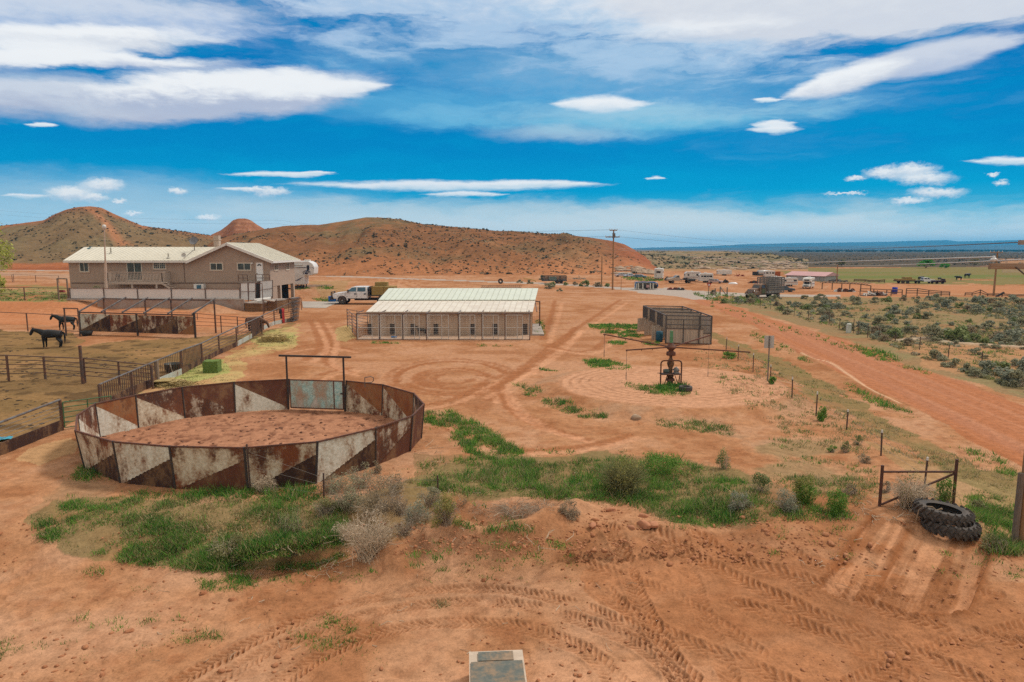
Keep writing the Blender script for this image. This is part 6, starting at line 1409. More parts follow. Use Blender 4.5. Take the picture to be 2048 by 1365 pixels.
# boxy trailers and motorhomes of the far yard
YARD = 'trailers and motorhomes in the far yard'
def trailer(label, px, py, ang, L_px, L=6.0, H=2.5, W=2.3, stripe=None, stripe2=None, wins=2, spare=False, roundf=.5, col=(.66, .64, .60), name='travel_trailer'):
    root = put(name, label, 'trailer', px, py, ang, L_px, L, YARD); h = L / 2
    pr = [(-h, .5), (h - .1, .5), (h, .9), (h, .5 + H - roundf), (h - roundf, .5 + H), (-h + .2, .5 + H), (-h, .5 + H - .2)]
    m = MB(); side_poly(m, pr, W); m.build('body', PAINT(col, .45), root, bevel=.07)
    for s_ in (-1, 1):
        y = s_ * (W / 2 + .012)
        for st, zz_, hh_ in ((stripe, .50 + H * .34, .14), (stripe2 or stripe, .5 + H * .86, .12)):
            if st: m = MB(); m.box((0, y, zz_), (L * .985, .015, hh_)); m.build('stripe', PAINT(st), root)
        for i in range(wins):
            x = -h * .62 + i * (L * .62 / max(1, wins - 1)) if wins > 1 else 0; ww = .55 if i % 2 else 1.0
            m = MB(); m.box((x, y, .5 + H * .62), (ww, .03, .55)); m.build('window', GLASSK, root)
    m = MB(); m.box((h + .012, 0, .5 + H * .6), (.03, W * .6, .5)); m.box((-h - .012, 0, .5 + H * .6), (.03, W * .5, .5)); m.build('window', GLASSK, root)
    m = MB(); m.beam((h, -.5, .5), (h + 1.1, 0, .5), .1, .1); m.beam((h, .5, .5), (h + 1.1, 0, .5), .1, .1); m.bar((h + 1.0, 0, .5), (h + 1.0, 0, .0), .04, 6); m.build('tongue', UNDER, root)
    m = MB(); m.box((.1, 0, .5 + H + .12), (.8, .7, .25)); m.build('air_conditioner', TRIM, root)
    for x in (-.45, .35):
        for y in (-W / 2 + .1, W / 2 - .1): wheel(root, x, y, .34, rim=False)
    if spare: m = MB(); m.lathe([(.12, -.09), (.34, -.1), (.34, .1), (.12, .1)], (h * .15, -W / 2 - .12, .5 + H * .35), 14, M=Matrix.Rotation(R(90), 3, 'X')); m.build('spare_wheel', TYRE, root)
    return root
MAROON = (.16, .04, .05)
trailer('cream travel trailer with two maroon stripes, behind the tan flatbed pickup', 1384, 563, 180, 30, 4.9, 2.6, stripe=MAROON)
trailer('white travel trailer with a round spare wheel on its side', 1411, 565.5, 176, 27, 4.5, 2.6, stripe=(.55, .53, .50), wins=4, spare=True)
trailer('long low white stock trailer parked below the rocky slope', 1448, 551.5, 176, 28, 6.0, 1.9, stripe=None, wins=0, roundf=.2)
trailer('small boxy white camper with dark windows beside the orange container', 1538, 556, 180, 19, 4.0, 2.5, wins=3, roundf=.25)
trailer('white bumper pull trailer behind the dark stake truck, nearest its slats', 1552, 570, 174, 23, 4.2, 2.5, stripe=(.45, .42, .40), wins=1, roundf=.6)
trailer('cream travel trailer with a thin red stripe beside the dark blue sedan', 1578, 573, 177, 30, 5.2, 2.4, stripe=(.35, .12, .06), wins=2, roundf=.4)
def motorhome(label, px, py, ang, L_px, stripe=None, scale=None, L=6.4):
    root = put('motorhome', label, 'motorhome', px, py, ang, L_px, L, YARD, scale)
    pr = [(-3.2, .45), (1.2, .45), (1.25, 1.9), (2.35, 2.0), (2.45, 2.3), (2.2, 2.95), (1.6, 3.1), (-3.2, 3.1)]
    m = MB(); side_poly(m, pr, 2.3); m.build('body', PAINT((.68, .66, .61), .4), root, bevel=.07)
    m = MB(); loft(m, [(1.1, .5), (3.2, .5), (3.22, 1.0), (3.05, 1.15), (2.2, 1.3), (1.75, 1.95), (1.1, 1.95)], 1.95, 1.7, .9); m.build('cab', PAINT((.68, .66, .61), .4), root, bevel=.05)
    pane(root, [(2.22, -.75, 1.33), (2.22, .75, 1.33), (1.80, .68, 1.88), (1.80, -.68, 1.88)]); m = MB(); m.box((3.23, 0, .85), (.03, 1.3, .28)); m.build('grille', UNDER, root)
    for y in (-.75, .75): m = MB(); m.box((3.23, y, .88), (.04, .25, .22)); m.build('headlight', LAMP, root)
    m = MB(); m.box((2.47, 0, 2.45), (.03, 1.4, .35)); m.build('window', GLASSK, root)
    for s_ in (-1, 1):
        for x, ww in ((-2.3, .9), (-.4, 1.1)): m = MB(); m.box((x, s_ * 1.16, 2.2), (ww, .03, .55)); m.build('window', GLASSK, root)
        m = MB(); m.box((1.55, s_ * .96, 1.62), (.6, .05, .4)); m.build('window', GLASSK, root)
        if stripe: m = MB(); m.box((-1.0, s_ * 1.163, 1.35), (4.3, .015, .2)); m.build('stripe', PAINT(stripe), root)
    m = MB(); m.box((-3.215, 0, 2.2), (.03, 1.2, .55)); m.build('window', GLASSK, root)
    m = MB(); m.box((-3.26, 0, .62), (.12, 2.1, .18)); m.box((3.28, 0, .55), (.12, 1.9, .16)); m.build('bumper', CHROME, root)
    m = MB(); m.beam((-3.26, .5, .9), (-3.26, .5, 3.1), .05, .05); m.beam((-3.26, .85, .9), (-3.26, .85, 3.1), .05, .05); m.build('ladder', CHROME, root)
    m = MB(); m.box((-1, 0, 3.22), (.9, .8, .25)); m.build('air_conditioner', TRIM, root)
    for x in (2.25, -1.9):
        for y in (-.95, .95): wheel(root, x, y, .38, rim=False)
    return root
motorhome('white motorhome seen from behind, left of the dark engine heap', 1318, 559.5, 74, 30, scale=.93)
motorhome('white motorhome with a blue side stripe facing the grey road', 1616, 577, 236, 40, (.03, .10, .24), scale=.70)
YG = 'cars in the far yard'
sedan('white and maroon sedan, leftmost car in the far yard', 1242, 554, 186, 24, (.50, .42, .42), YG, (.60, .58, .56))
sedan('pale blue and white sedan in the middle of three parked in green weeds', 1258, 554.5, 200, 23, (.40, .46, .58), YG, (.6, .6, .6))
sedan('teal blue wagon beside the green weeds, rightmost of three by the slope', 1281, 556.5, 340, 24, (.04, .16, .22), YG, (.45, .48, .50), True)
sedan('white compact car with blue sides behind the dark engine heap', 1353, 558.5, 300, 16, (.10, .22, .42), YG, (.65, .67, .70), True)
sedan('faded white and maroon station wagon right of the spare wheel trailer', 1431, 567, 335, 27, (.45, .30, .27), YG, (.60, .55, .50), True)
sedan('dark blue green sedan parked behind the old stake truck', 1567, 584, 352, 40, (.012, .05, .075), YG, (.03, .07, .09))
# tan flatbed pickup
root = put('pickup_truck', 'tan flatbed pickup with scrap on its bed in the far yard', 'truck', 1360, 567, 187, 28, 3.6, scale=.98)
xb = pickup_cab(root, (.42, .34, .26), False, 1.9, .6)
for x in (2.15, -1.9):
    for y in (-.85, .85): wheel(root, x, y, .40)
m = MB(); m.box((-1.7, 0, .85), (3.9, 2.0, .14)); m.box((-1.2, .3, 1.1), (.8, .7, .4)); m.beam((-3.3, -.8, .95), (-.3, .5, 1.2), .12, .12); m.beam((-3.6, .5, 1.0), (-1.2, -.6, 1.15), .1, .1); m.build('flat_bed', UNDER, root)
# old stake bed truck
root = put('stake_truck', 'old rusty brown stake bed truck with tall grey slat sides by the sage', 'truck', 1524, 596, 214, 30, 6.0, scale=.98)
OLDP = RUST('faded_brown_truck_paint', (.17, .115, .095), (.12, .09, .08), .55, 2.5, (.14, .06, .035), (.07, .04, .03)); SLAT = MAT('grey_truck_slats', (.15, .135, .125), (.21, .185, .165), 3, .9)
m = MB(); loft(m, [(.9, .75), (3.1, .75), (3.2, 1.2), (3.1, 1.55), (1.95, 1.70), (.9, 1.70)], 1.5, 1.1, 1.2); m.build('bonnet', OLDP, root, bevel=.08)
m = MB(); loft(m, [(.0, .75), (1.75, .75), (1.8, 1.65), (1.5, 2.25), (1.2, 2.38), (.1, 2.38), (.0, 2.2)], 1.75, 1.45, 1.6); m.build('cab', OLDP, root, bevel=.08)
pane(root, [(1.79, -.62, 1.72), (1.79, .62, 1.72), (1.52, .56, 2.2), (1.52, -.56, 2.2)]); sidepanes(root, [(1.35, 1.7), (1.25, 2.2), (.3, 2.2), (.3, 1.7)], 1.75, 1.45, 1.6, 2.38)
for s_ in (-1, 1):
    m = MB(); m.prism([(2.55 + .62 * math.cos(R(a_)), .62 + .62 * math.sin(R(a_))) for a_ in range(0, 181, 20)], (0, s_ * .92, 0), (1, 0, 0), (0, 0, 1), .42); m.build('mudguard', OLDP, root, bevel=.05)
    m = MB(); m.lathe([(0, .0), (.14, .0), (.15, -.12), (0, -.14)], (3.16, s_ * .62, 1.2), 12, M=Matrix.Rotation(R(90), 3, 'Y')); m.build('headlight', CHROME, root)
    m = MB(); m.box((.9, s_ * .885, 1.2), (.9, .03, .8)); m.build('door', MAT('green_truck_door', (.12, .14, .075), (.10, .10, .06), 5, .8), root)
m = MB()
for k in range(7): m.box((3.19, 0, .95 + .075 * k), (.05, .9, .03))
m.box((3.38, 0, .72), (.1, 1.9, .16)); m.build('grille', CHROME, root)
m = MB(); m.box((-2.2, 0, .85), (4.3, 2.3, .18)); m.box((.3, 0, .6), (6, .8, .2)); m.build('flat_bed', SLAT, root)
def stake(a, b, name='stake_side'):
    m = MB(); a = Vector(a); b = Vector(b)
    for k in range(7): m.beam(a + up * (1.15 + .36 * k), b + up * (1.15 + .36 * k), .05, .20)
    for k in range(6): p = a.lerp(b, k / 5); m.beam(p + up * .9, p + up * 3.45, .10, .09)
    m.build(name, SLAT, root)
stake((-.1, -1.13, 0), (-4.3, -1.13, 0)); stake((-.1, 1.13, 0), (-4.3, 1.13, 0)); stake((-.1, -1.1, 0), (-.1, 1.1, 0)); stake((-4.3, -1.1, 0), (-4.3, 1.1, 0))
for x in (2.55, -2.9):
    for y in (-.92, .92): wheel(root, x, y, .48, .3)
for y in (-.62, .62): wheel(root, -2.9, y, .48, .26, False)
# pickups and hay trailer on the far road
root = put('pickup_truck', 'small white pickup with a dark flat bed ahead of the far hay trailer', 'truck', 1848, 567.5, 0, 24, 4.0, scale=.72)
xb = pickup_cab(root, WP, True)
for x in (2.1, -2.2):
    for y in (-.85, .85): wheel(root, x, y, .42, rim=False)
m = MB(); m.box((-2.3, 0, .85), (3.2, 2.1, .3)); m.build('flat_bed', UNDER, root)
b = at(1809, 567.5); root = thing('hay_trailer', b, 'flat trailer carrying long golden hay stacks behind the small white pickup', 'trailer', None, 0, 1.0); m = MB(b); m.box(b + up * .62, (4.2, 2.0, .2)); m.beam(b + Vector((2.1, 0, .6)), b + Vector((3.0, 0, .5)), .12, .12); m.build('deck', UNDER, root)
for x in (-.9, .2): 
    for y in (-.9, .9): m = MB(b); m.lathe([(0, -.12), (.36, -.12), (.36, .12), (0, .12)], b + Vector((x, y, .36)), 12, M=Matrix.Rotation(R(90), 3, 'X')); m.build('wheel', TYRE, root)
for i, (x, z, d) in enumerate(((-1.05, .72, (2.0, 1.8, .38)), (1.0, .72, (2.0, 1.8, .38)), (.45, 1.10, (1.6, 1.5, .42)))): bale(['rear half of the lower hay layer on the far trailer', 'front half of the lower hay layer on the far trailer', 'upper hay stack on the far trailer'][i], b + Vector((x, 0, z)), d, 0, HAYT, group='hay on the far trailer', ragged=.03)
b = at(1876, 568); root = thing('flat_trailer', b, 'low dark maroon flat implement ahead of the small white pickup on the far road', 'trailer'); m = MB(b); m.box(b + up * .55, (2.6, 1.6, .45)); m.box(b + Vector((1.1, 0, .95)), (.3, 1.2, .4)); m.build('deck', MAT('maroon_steel', (.07, .03, .035), (.05, .03, .03)), root)
for x in (-.7, .6): m = MB(b); m.lathe([(0, -.1), (.3, -.1), (.3, .1), (0, .1)], b + Vector((x, -.7, .3)), 12, M=Matrix.Rotation(R(90), 3, 'X')); m.build('wheel', TYRE, root)
# pink roofed shed
a, b2 = at(1572, 560.5), at(1650, 563.5); d = (b2 - a); d.z = 0; L = d.length; d.normalize(); n_ = Vector((-d.y, d.x, 0)); root = thing('metal_shed', a, 'long grey metal shed with a faded pink roof in the far yard', 'shed'); hw = atY(1610, 550.5, a.y).z - a.z
GRM = MAT('grey_corrugated', (.40, .39, .37), (.34, .33, .31), .5, .6, 0, stretch=(6, 6, .3)); PINK = MAT('pink_roof', (.52, .28, .27), (.46, .25, .24), .6, .5)
m = MB(a); c = a + d * L / 2 + n_ * 3.2; M_ = Matrix((d, n_, up)).transposed(); m.box(c + up * hw / 2, (L, 6.4, hw), M=M_)
for k in range(24): m.box(a + d * L * (k + .5) / 24 + up * hw / 2 - n_ * .02, (.12, .05, hw - .1), M=M_)
m.build('wall', GRM, root); m = MB(a); q0 = a + up * hw; m.prism([(-.5, 0), (6.9, 0), (3.2, .95)], q0 + d * L / 2, n_, up, L + .6); m.build('roof', PINK, root)
m = MB(a); m.box(a + d * L * .28 - n_ * .06 + up * hw * .45, (3.4, .06, hw * .9), M=M_); m.build('door', MAT('pale_shed_door', (.46, .46, .45), (.40, .40, .39)), root)
# black cargo trailer left of the poles, canopy trailer, scrap
root = put('black_trailer', 'low black trailer with mesh sides beside the rubble near the road', 'trailer', 1108, 567, 0, 34, 5.5, scale=1.15); m = MB(); m.box((0, 0, .55), (5.0, 1.9, .14))
for z in (.75, 1.0, 1.25, 1.5): m.beam((-2.5, -.95, z), (2.5, -.95, z), .06, .12); m.beam((-2.5, .95, z), (2.5, .95, z), .06, .12)
for x in (-2.5, -1.2, 0, 1.2, 2.5): m.beam((x, -.97, .5), (x, -.97, 1.55), .08, .08); m.beam((x, .97, .5), (x, .97, 1.55), .08, .08)
m.build('body', MAT('black_trailer_paint', (.022, .026, .03), (.04, .045, .045), 4, .5), root); m = MB(); m.box((-.3, -1.02, 1.02), (1.5, .02, .75)); m.build('side_panel', MAT('grey_green_panel', (.13, .17, .15), (.1, .13, .12)), root)
for x in (1.4, .6):
    for y in (-.85, .85): wheel(root, x, y, .36, rim=False)
root = put('canopy_trailer', 'white stall trailer with a rounded blue canopy edge beside the grey road', 'trailer', 1293, 579.5, 2, 46, 6.6, scale=None); PW = PAINT((.60, .57, .50), .6); m = MB()
for x in (-3.2, -2.6, -1.3, .9, 1.7): m.box((x, 0, 1.0), (.35, 1.9, 1.7))
m.box((-.2, .9, 1.0), (6.2, .08, 1.7)); m.box((-.2, 0, 2.0), (6.3, 2.0, .12)); m.build('body', PW, root); m = MB()
m.tube([Vector(v) for v in ((-3.4, -1.0, .6), (-3.42, -1.0, 1.7), (-3.1, -1.0, 2.15), (-1.5, -1.0, 2.28), (2.2, -1.0, 2.05), (2.9, -1.0, 1.7), (3.05, -1.0, .8))], .13, 6); m.box((-.5, 0, 2.14), (5.6, 2.1, .14)); m.build('canopy', MAT('blue_canopy', (.02, .11, .30), (.03, .14, .34), 3, .5), root)
m = MB(); m.box((-.8, -.6, .75), (1.5, .5, .9)); m.box((.6, -.6, .7), (.35, .5, .8)); m.box((2.4, -.4, .9), (1.0, 1.2, 1.1)); m.build('interior', UNDER, root); m = MB(); m.box((.15, -.9, 1.0), (.9, .05, .8)); m.build('hatch', PAINT((.45, .25, .25)), root)
for y in (-.85, .85): wheel(root, 0, y, .3, rim=False)
def scrap(name, label, cat, px, py, wpx, hpx, cols, n=14, seed=1, group=None, rnd_=True):
    b = at(px, py); k = (b.y * CP + CAMH * SP) / FPX; w_, h_ = wpx * k, hpx * k; rg = random.Random(seed); root = thing(name, b, label, cat, group)
    for ci, col_ in enumerate(cols):
        m = MB(b)
        for i in range(n):
            c = b + Vector((rg.uniform(-.5, .5) * w_ * .9, rg.uniform(-.6, .6), 0)); hh = h_ * (1 - (2 * (c.x - b.x) / w_) ** 2) * rg.uniform(.4, 1); z = rg.uniform(.05, max(.1, hh))
            if rg.random() < .5: m.box(c + up * z * .6, (rg.uniform(.1, .3) * w_ * .6, rg.uniform(.2, .8), rg.uniform(.1, .35) * h_), rz=rg.random() * 3)
            else: q = Vector((rg.gauss(0, 1), rg.gauss(0, .7), rg.gauss(0, .6))).normalized() * w_ * rg.uniform(.12, .32); m.bar(c + up * max(.1, z) - q * .5, c + up * max(.1, z) + q * .5, rg.uniform(.04, .09), 5)
            if rg.random() < .3 and rnd_: m.lathe([(.1, -.1), (.36, -.1), (.36, .1), (.1, .1)], c + up * min(z, .4), 12, M=Matrix.Rotation(rg.uniform(.8, 1.6), 3, 'X'))
        m.build('scrap', col_, root)
    return root
SB, SG, SRu, SWh, SRd = UNDER, PIPEG, RPIPE, TRIM, MAT('red_scrap', (.24, .03, .025), (.18, .03, .025))
scrap('engine_heap', 'heap of dark engines and wheels between two white vehicles', 'scrap heap', 1341, 561.5, 22, 13, [SB, SG, BLACKI], 16, 3)
scrap('black_tractor', 'small black machine with wheels right of the maroon wagon', 'machine', 1450, 566, 13, 8, [SB, BLACKI], 8, 5)
scrap('tractor_wreck', 'dark wheeled wreck with red parts behind the stake truck slats', 'machine', 1505, 567, 18, 9, [SB, BLACKI, SRd], 7, 6)
scrap('red_implement', 'bright red farm implement beside the long white stock trailer', 'implement', 1479, 553, 24, 8, [SRd, MAT('orange_red_scrap', (.36, .07, .03), (.28, .05, .03))], 8, 7, rnd_=False)
scrap('red_scrap', 'red and dark scrap lying along the road beyond the canopy trailer', 'scrap', 1344, 580, 22, 6, [SRd, SB], 8, 9); scrap('white_scrap', 'pale scrap lying right of the red scrap by the road', 'scrap', 1362, 580.5, 16, 4, [SWh, SB, SRu], 5, 10)
scrap('scrap_row', 'row of dark junk along the fence right of the pink roofed shed', 'scrap', 1675, 564, 40, 5, [SB, BLACKI], 10, 11); scrap('scrap_heap', 'long heap of mixed dark and white scrap beyond the sage', 'scrap heap', 1745, 592, 56, 9, [SB, SWh, SRu, SG], 12, 12); scrap('scrap_pile', 'scrap under the pole ramada in the far yard', 'scrap heap', 1690, 584, 46, 7, [SB, SWh, SRu], 9, 13)
scrap('log_pile', 'pale rubble and logs piled on the slope left of the tall pole', 'log pile', 1190, 548, 46, 11, [MAT('bleached_wood', (.36, .29, .21), (.28, .22, .16)), STRAW], 16, 14, rnd_=False); scrap('log_pile', 'bleached logs lying near the road behind green bushes', 'log pile', 1155, 559, 38, 9, [MAT('bleached_log', (.38, .31, .23), (.3, .23, .17))], 16, 15, rnd_=False)
b = at(1521, 553); root = thing('tank_trailer', b, 'pale cylindrical tank on a frame left of the boxy camper', 'tank'); m = MB(b); m.bar(b + Vector((-.8, 0, 1.1)), b + Vector((2.0, 0, 1.1)), .75, 14); m.build('tank', PAINT((.5, .49, .47)), root, True); m = MB(b); m.box(b + up * .35, (3.6, 1.3, .25)); m.box(b + Vector((-1.6, 0, .8)), (1.2, 1.4, 1.1)); m.build('frame', UNDER, root)
b = at(1553, 555.5); root = thing('orange_container', b, 'small rusty orange metal container beside the boxy white camper', 'container'); m = MB(b); m.box(b + up * .85, (1.5, 1.5, 1.7))
for k in range(6): m.box(b + Vector((-.62 + .25 * k, -.77, .85)), (.08, .05, 1.6))
m.build('box', MAT('orange_paint', (.42, .12, .03), (.34, .10, .03), 3), root)
b = at(1466, 568.5); root = thing('boat_hull', b, 'upturned white boat hull lying on the bare red yard', 'boat'); m = MB(b); m.lathe([(0, .42), (.35, .40), (.7, .28), (.9, .02)], b, 18, M=Matrix.Diagonal((1.25, .6, 1))); m.build('hull', PAINT((.68, .67, .68)), root, True)
b = at(1789, 589); root = thing('blue_drum', b, 'bright blue drum standing by the far corral rails', 'drum'); m = MB(b); m.lathe([(0, .1), (.42, .1), (.46, .7), (.42, 1.25), (0, 1.27)], b, 14); m.build('drum', MAT('bright_blue_plastic', (.01, .03, .30), (.012, .04, .34)), root, True)
b = at(1062, 564); root = thing('yellow_pipe', b, 'bent yellow pipe standing in the brush above the kennel roof', 'pipe'); m = MB(b); m.tube([atY(x, y, b.y) for x, y in ((1047, 557.5), (1060, 559), (1068, 561), (1075, 566))], .10, 8); m.build('pipe', MAT('yellow_paint', (.42, .27, .06), (.36, .24, .06)), root)
b = at(1001, 568); root = thing('wagon_wheel', b, 'dark wheel standing upright on the verge beyond the kennel roof', 'wheel'); m = MB(b); m.lathe([(.25, -.1), (.6, -.12), (.62, .12), (.25, .1)], b + up * .6, 16, M=Matrix.Rotation(R(75), 3, 'X') @ Matrix.Rotation(R(25), 3, 'Y')); m.build('tyre', TYRE, root)
b = atz(1003, 580, 0); zt = atY(1003, 571.5, b.y).z; root = thing('ladder_stack', b, 'row of grey lattice panels standing behind the kennel roof', 'panel stack'); m = MB(b); x0, x1 = atY(962, 572, b.y).x, atY(1043, 573, b.y).x
for z in (zt, zt - .35, zt - .7, zt - 1.4, .3): m.beam((x0, b.y, z), (x1, b.y, z), .06, .06)
for k in range(20): x = x0 + (x1 - x0) * k / 20; m.beam((x, b.y, .1), (x + (x1 - x0) / 20, b.y, zt), .05, .05); m.beam((x, b.y, .1), (x, b.y, zt), .05, .05)
m.build('lattice', PIPEG, root)
# yield sign and road end posts
b = at(1417, 590); root = thing('yield_sign', b, 'red and white triangular yield sign at the end of the dirt road', 'sign'); zt = atY(1417, 567, b.y).z; zb = atY(1417, 575.5, b.y).z; h = zt - zb; m = MB(b); m.beam(b, Vector((b.x, b.y, zt - .1)), .12, .10); m.build('post', OLDWOOD, root)
m = MB(b); w_ = h * .60; m.prism([(-w_, h), (w_, h), (0, 0)], Vector((b.x, b.y - .09, zb)), (1, 0, 0), (0, 0, 1), .02); pl = m.build('plate', MAT('sign_red', (.40, .02, .02), (.34, .02, .02)), root); m = MB(b); m.prism([(-w_ * .52, h * .82), (w_ * .52, h * .82), (0, h * .28)], Vector((b.x, b.y - .103, zb)), (1, 0, 0), (0, 0, 1), .004); m.build('inner_triangle', MAT('sign_white', (.74, .73, .72), (.68, .67, .66)), pl)
cu = bpy.data.curves.new('yield_text', 'FONT'); cu.body = 'YIELD'; cu.size = h * .26; cu.align_x = 'CENTER'; cu.extrude = .002; to = bpy.data.objects.new('tmp', cu); COL.objects.link(to); me = bpy.data.meshes.new_from_object(to.evaluated_get(bpy.context.evaluated_depsgraph_get())); bpy.data.objects.remove(to); me.materials.clear(); me.materials.append(bpy.data.materials['sign_red'])
me.transform(Matrix.Translation(Vector((0, -.108, zb - b.z + h * .60))) @ Matrix.Rotation(R(90), 4, 'X')); mkobj('lettering', me, pl)
root = tfence('weathered wooden corner posts with a slanting brace beside the yield sign', [(1430, 592, 577), (1440, 590, 575), (1454, 590, 575)], (.5, .9), tip=False, wr=.012); B_ = [at(1440, 590), at(1452, 591)]; m = MB(Vector(root.location)); m.beam(B_[0] + up * 1.4, B_[1] + up * .1, .14, .14); m.build('brace', OLDWOOD, root)
for px, yb, yt in ((1430, 592, 577), (1440, 590, 574), (1454, 590, 575)): q = at(px, yb); m = MB(Vector(root.location)); m.bar(q, Vector((q.x, q.y, atY(px, yt, q.y).z)), .11, 8); m.build('post', OLDWOOD, root)
# ramada and corral rails of the far yard
def rails(label, pts, nr, cat='fence', name='rail_fence', r=.07, mat=OLDWOOD):
    B = [at(a, b) for a, b, c in pts]; Hh = [post_h(b, p[0], p[2]) for b, p in zip(B, pts)]; root = thing(name, B[0], label, cat)
    for b, h in zip(B, Hh): m = MB(B[0]); m.bar(b, b + up * h, r * 1.2, 6); m.build('post', mat, root)
    for i in range(len(B) - 1):
        for k in range(nr): f = 1 - k / (nr + .3); m = MB(B[0]); m.bar(B[i] + up * Hh[i] * f, B[i + 1] + up * Hh[i + 1] * f, r, 5); m.build('rail', mat, root)
    return root
RW = MAT('old_rail_wood', (.20, .12, .075), (.14, .095, .065), 2, .9)
root = rails('open pole ramada with a thin roof of rails in the far yard', [(1644, 579, 566), (1664, 580, 566), (1683, 581, 567), (1699, 582, 567.5), (1721, 583, 569), (1741, 584, 572)], 1, 'ramada', 'pole_ramada', .08, RW); rA_ = at(1644, 575); m = MB(Vector(root.location))
for k in range(14): p = atY(1640 + 7.2 * k, 565.6 + .28 * k, 128); m.bar(p, p + Vector((2.2, 2.6, .2)), .07, 5)
m.build('roof_pole', RW, root)
rails('far corral of reddish rails left of the blue drum', [(1720, 588, 578), (1747, 590, 578.5), (1773, 591, 580), (1782, 592, 580), (1804, 591, 580)], 2, mat=RW); rails('far corral of reddish rails right of the blue drum', [(1812, 592, 577.5), (1834, 592, 577.5), (1857, 592, 581), (1882, 593, 583), (1899, 592, 584)], 3, mat=RW)
rails('low row of dark posts in the sage right of the far corral', [(1930, 592, 586), (1944, 592, 586), (1960, 592, 580), (1975, 593, 588), (2004, 594, 588), (2030, 595, 590), (2060, 596, 590)], 2, mat=RW); rails('dark rail panels along the pasture edge beyond the sand strip', [(1708, 564, 559), (1730, 564.5, 559.5), (1738, 565, 561), (1758, 565.5, 561), (1769, 566, 559.5)], 3, mat=RW)
b = at(1992, 594); root = thing('leaning_beam', b, 'dark beam leaning up beside the far sage pole', 'beam'); m = MB(b); m.beam(b, atY(2008, 585.5, b.y), .25, .3); m.build('beam', BLACKI, root)
pipe_fence('pipe_fence', 'green brown mesh yard fence with round posts left of the house', [(-150, 600, 574), (-60, 600, 574.5), (50, 601, 575.5), (138, 601, 577)], 2, .07, .035); root = pipe_fence('yard_gate', 'tall wooden yard gate frame at the left corner of the house', [(118, 600, 557.5), (137, 600, 558)], 1, .1, .07, OLDWOOD, 'gate'); b = at(124, 586); pipe_fence('chain_link_fence', 'faint thin fence on the far left beyond the yard', [(-40, 566, 550), (25, 565, 550), (28, 565, 549), (72, 565, 551), (118, 566, 552)], 2, .05, .02)
o = thing('red_toy', b, 'small red object on the grass behind the yard gate', 'toy'); m = MB(b); m.box(b + up * .25, (.9, .5, .35), taper=.7); m.build('toy', SRd, o)
# ------------------------------------------------------------------ plants
def LEAF(name, c1, c2, c3=None, scale=2.5):
    m, t = newmat(name); v = objvec(t, True); g = t.n('ShaderNodeNewGeometry').outputs['Random Per Island']
    n = t.noise(v, scale, 3); c = t.mix(t.mr(n, .35, .65), c1, c2); c = t.mix(t.mr(g, .3, 1.0, 0, .75), c, c3 or tuple(x * 1.5 for x in c1))
    c = t.mix(t.mr(g, 0, .15, .4, 0), c, tuple(x * .5 for x in c2))
    p = finish(t, c, .8, 0, None, 0, .15); o = [n_ for n_ in m.node_tree.nodes if n_.type == 'OUTPUT_MATERIAL'][0]
    tr = t.n('ShaderNodeBsdfTranslucent', {0: c}); mx = t.n('ShaderNodeMixShader', {0: .35, 1: p.outputs[0], 2: tr.outputs[0]}); m.node_tree.links.new(mx.outputs[0], o.inputs[0]); return m
SAGE = LEAF('sage_leaves', (0.285, 0.275, 0.165), (0.215, 0.21, 0.125), (0.4, 0.385, 0.26)); SAGEG = LEAF('green_sage_leaves', (0.19, 0.235, 0.085), (0.14, 0.175, 0.062), (0.28, 0.32, 0.14)); SAGEB = LEAF('blue_sage_leaves', (0.255, 0.27, 0.19), (0.19, 0.205, 0.14), (0.37, 0.38, 0.29)); SAGED = LEAF('dry_sage_leaves', (0.31, 0.245, 0.155), (0.225, 0.175, 0.11), (0.42, 0.34, 0.23))
RABB = LEAF('rabbitbrush_tips', (0.260, 0.247, 0.072), (0.189, 0.189, 0.058), (0.377, 0.345, 0.117)); GRN = LEAF('bright_green_leaves', (0.14, 0.28, 0.045), (0.1, 0.21, 0.035), (0.22, 0.36, 0.08)); TWIG = LEAF('grey_twigs', (0.38, 0.31, 0.23), (0.24, 0.19, 0.14), (0.52, 0.43, 0.33)); DEAD = LEAF('bleached_twigs', (0.56, 0.45, 0.325), (0.42, 0.33, 0.235), (0.7, 0.58, 0.44)); YTREE = LEAF('yellow_green_leaves', (0.36, 0.38, 0.07), (0.26, 0.3, 0.06), (0.48, 0.48, 0.13), .5); OLIVE = LEAF('dull_olive_leaves', (0.23, 0.225, 0.095), (0.17, 0.17, 0.075), (0.33, 0.31, 0.15)); FARG = LEAF('far_green_leaves', (0.1, 0.33, 0.04), (0.07, 0.24, 0.035), (0.15, 0.4, 0.06), .3); PALEW = LEAF('pale_bare_twigs', (.27, .25, .13), (.22, .20, .11), None, .3)
def quads(rg, P, N, sz, asp=.6):
    """small leaf faces at points P facing roughly N"""
    n = len(P); a = rg.normal(size=(n, 3)); a -= N * (a * N).sum(1)[:, None]; a /= np.linalg.norm(a, axis=1)[:, None] + 1e-9; b = np.cross(N, a)
    s = (sz * rg.uniform(.6, 1.35, n))[:, None]; a = a * s; b = b * s * asp
    V = np.stack([P - a, P - b * .9, P + a, P + b * .9], 1).reshape(-1, 3); return V, np.arange(n * 4).reshape(-1, 4)
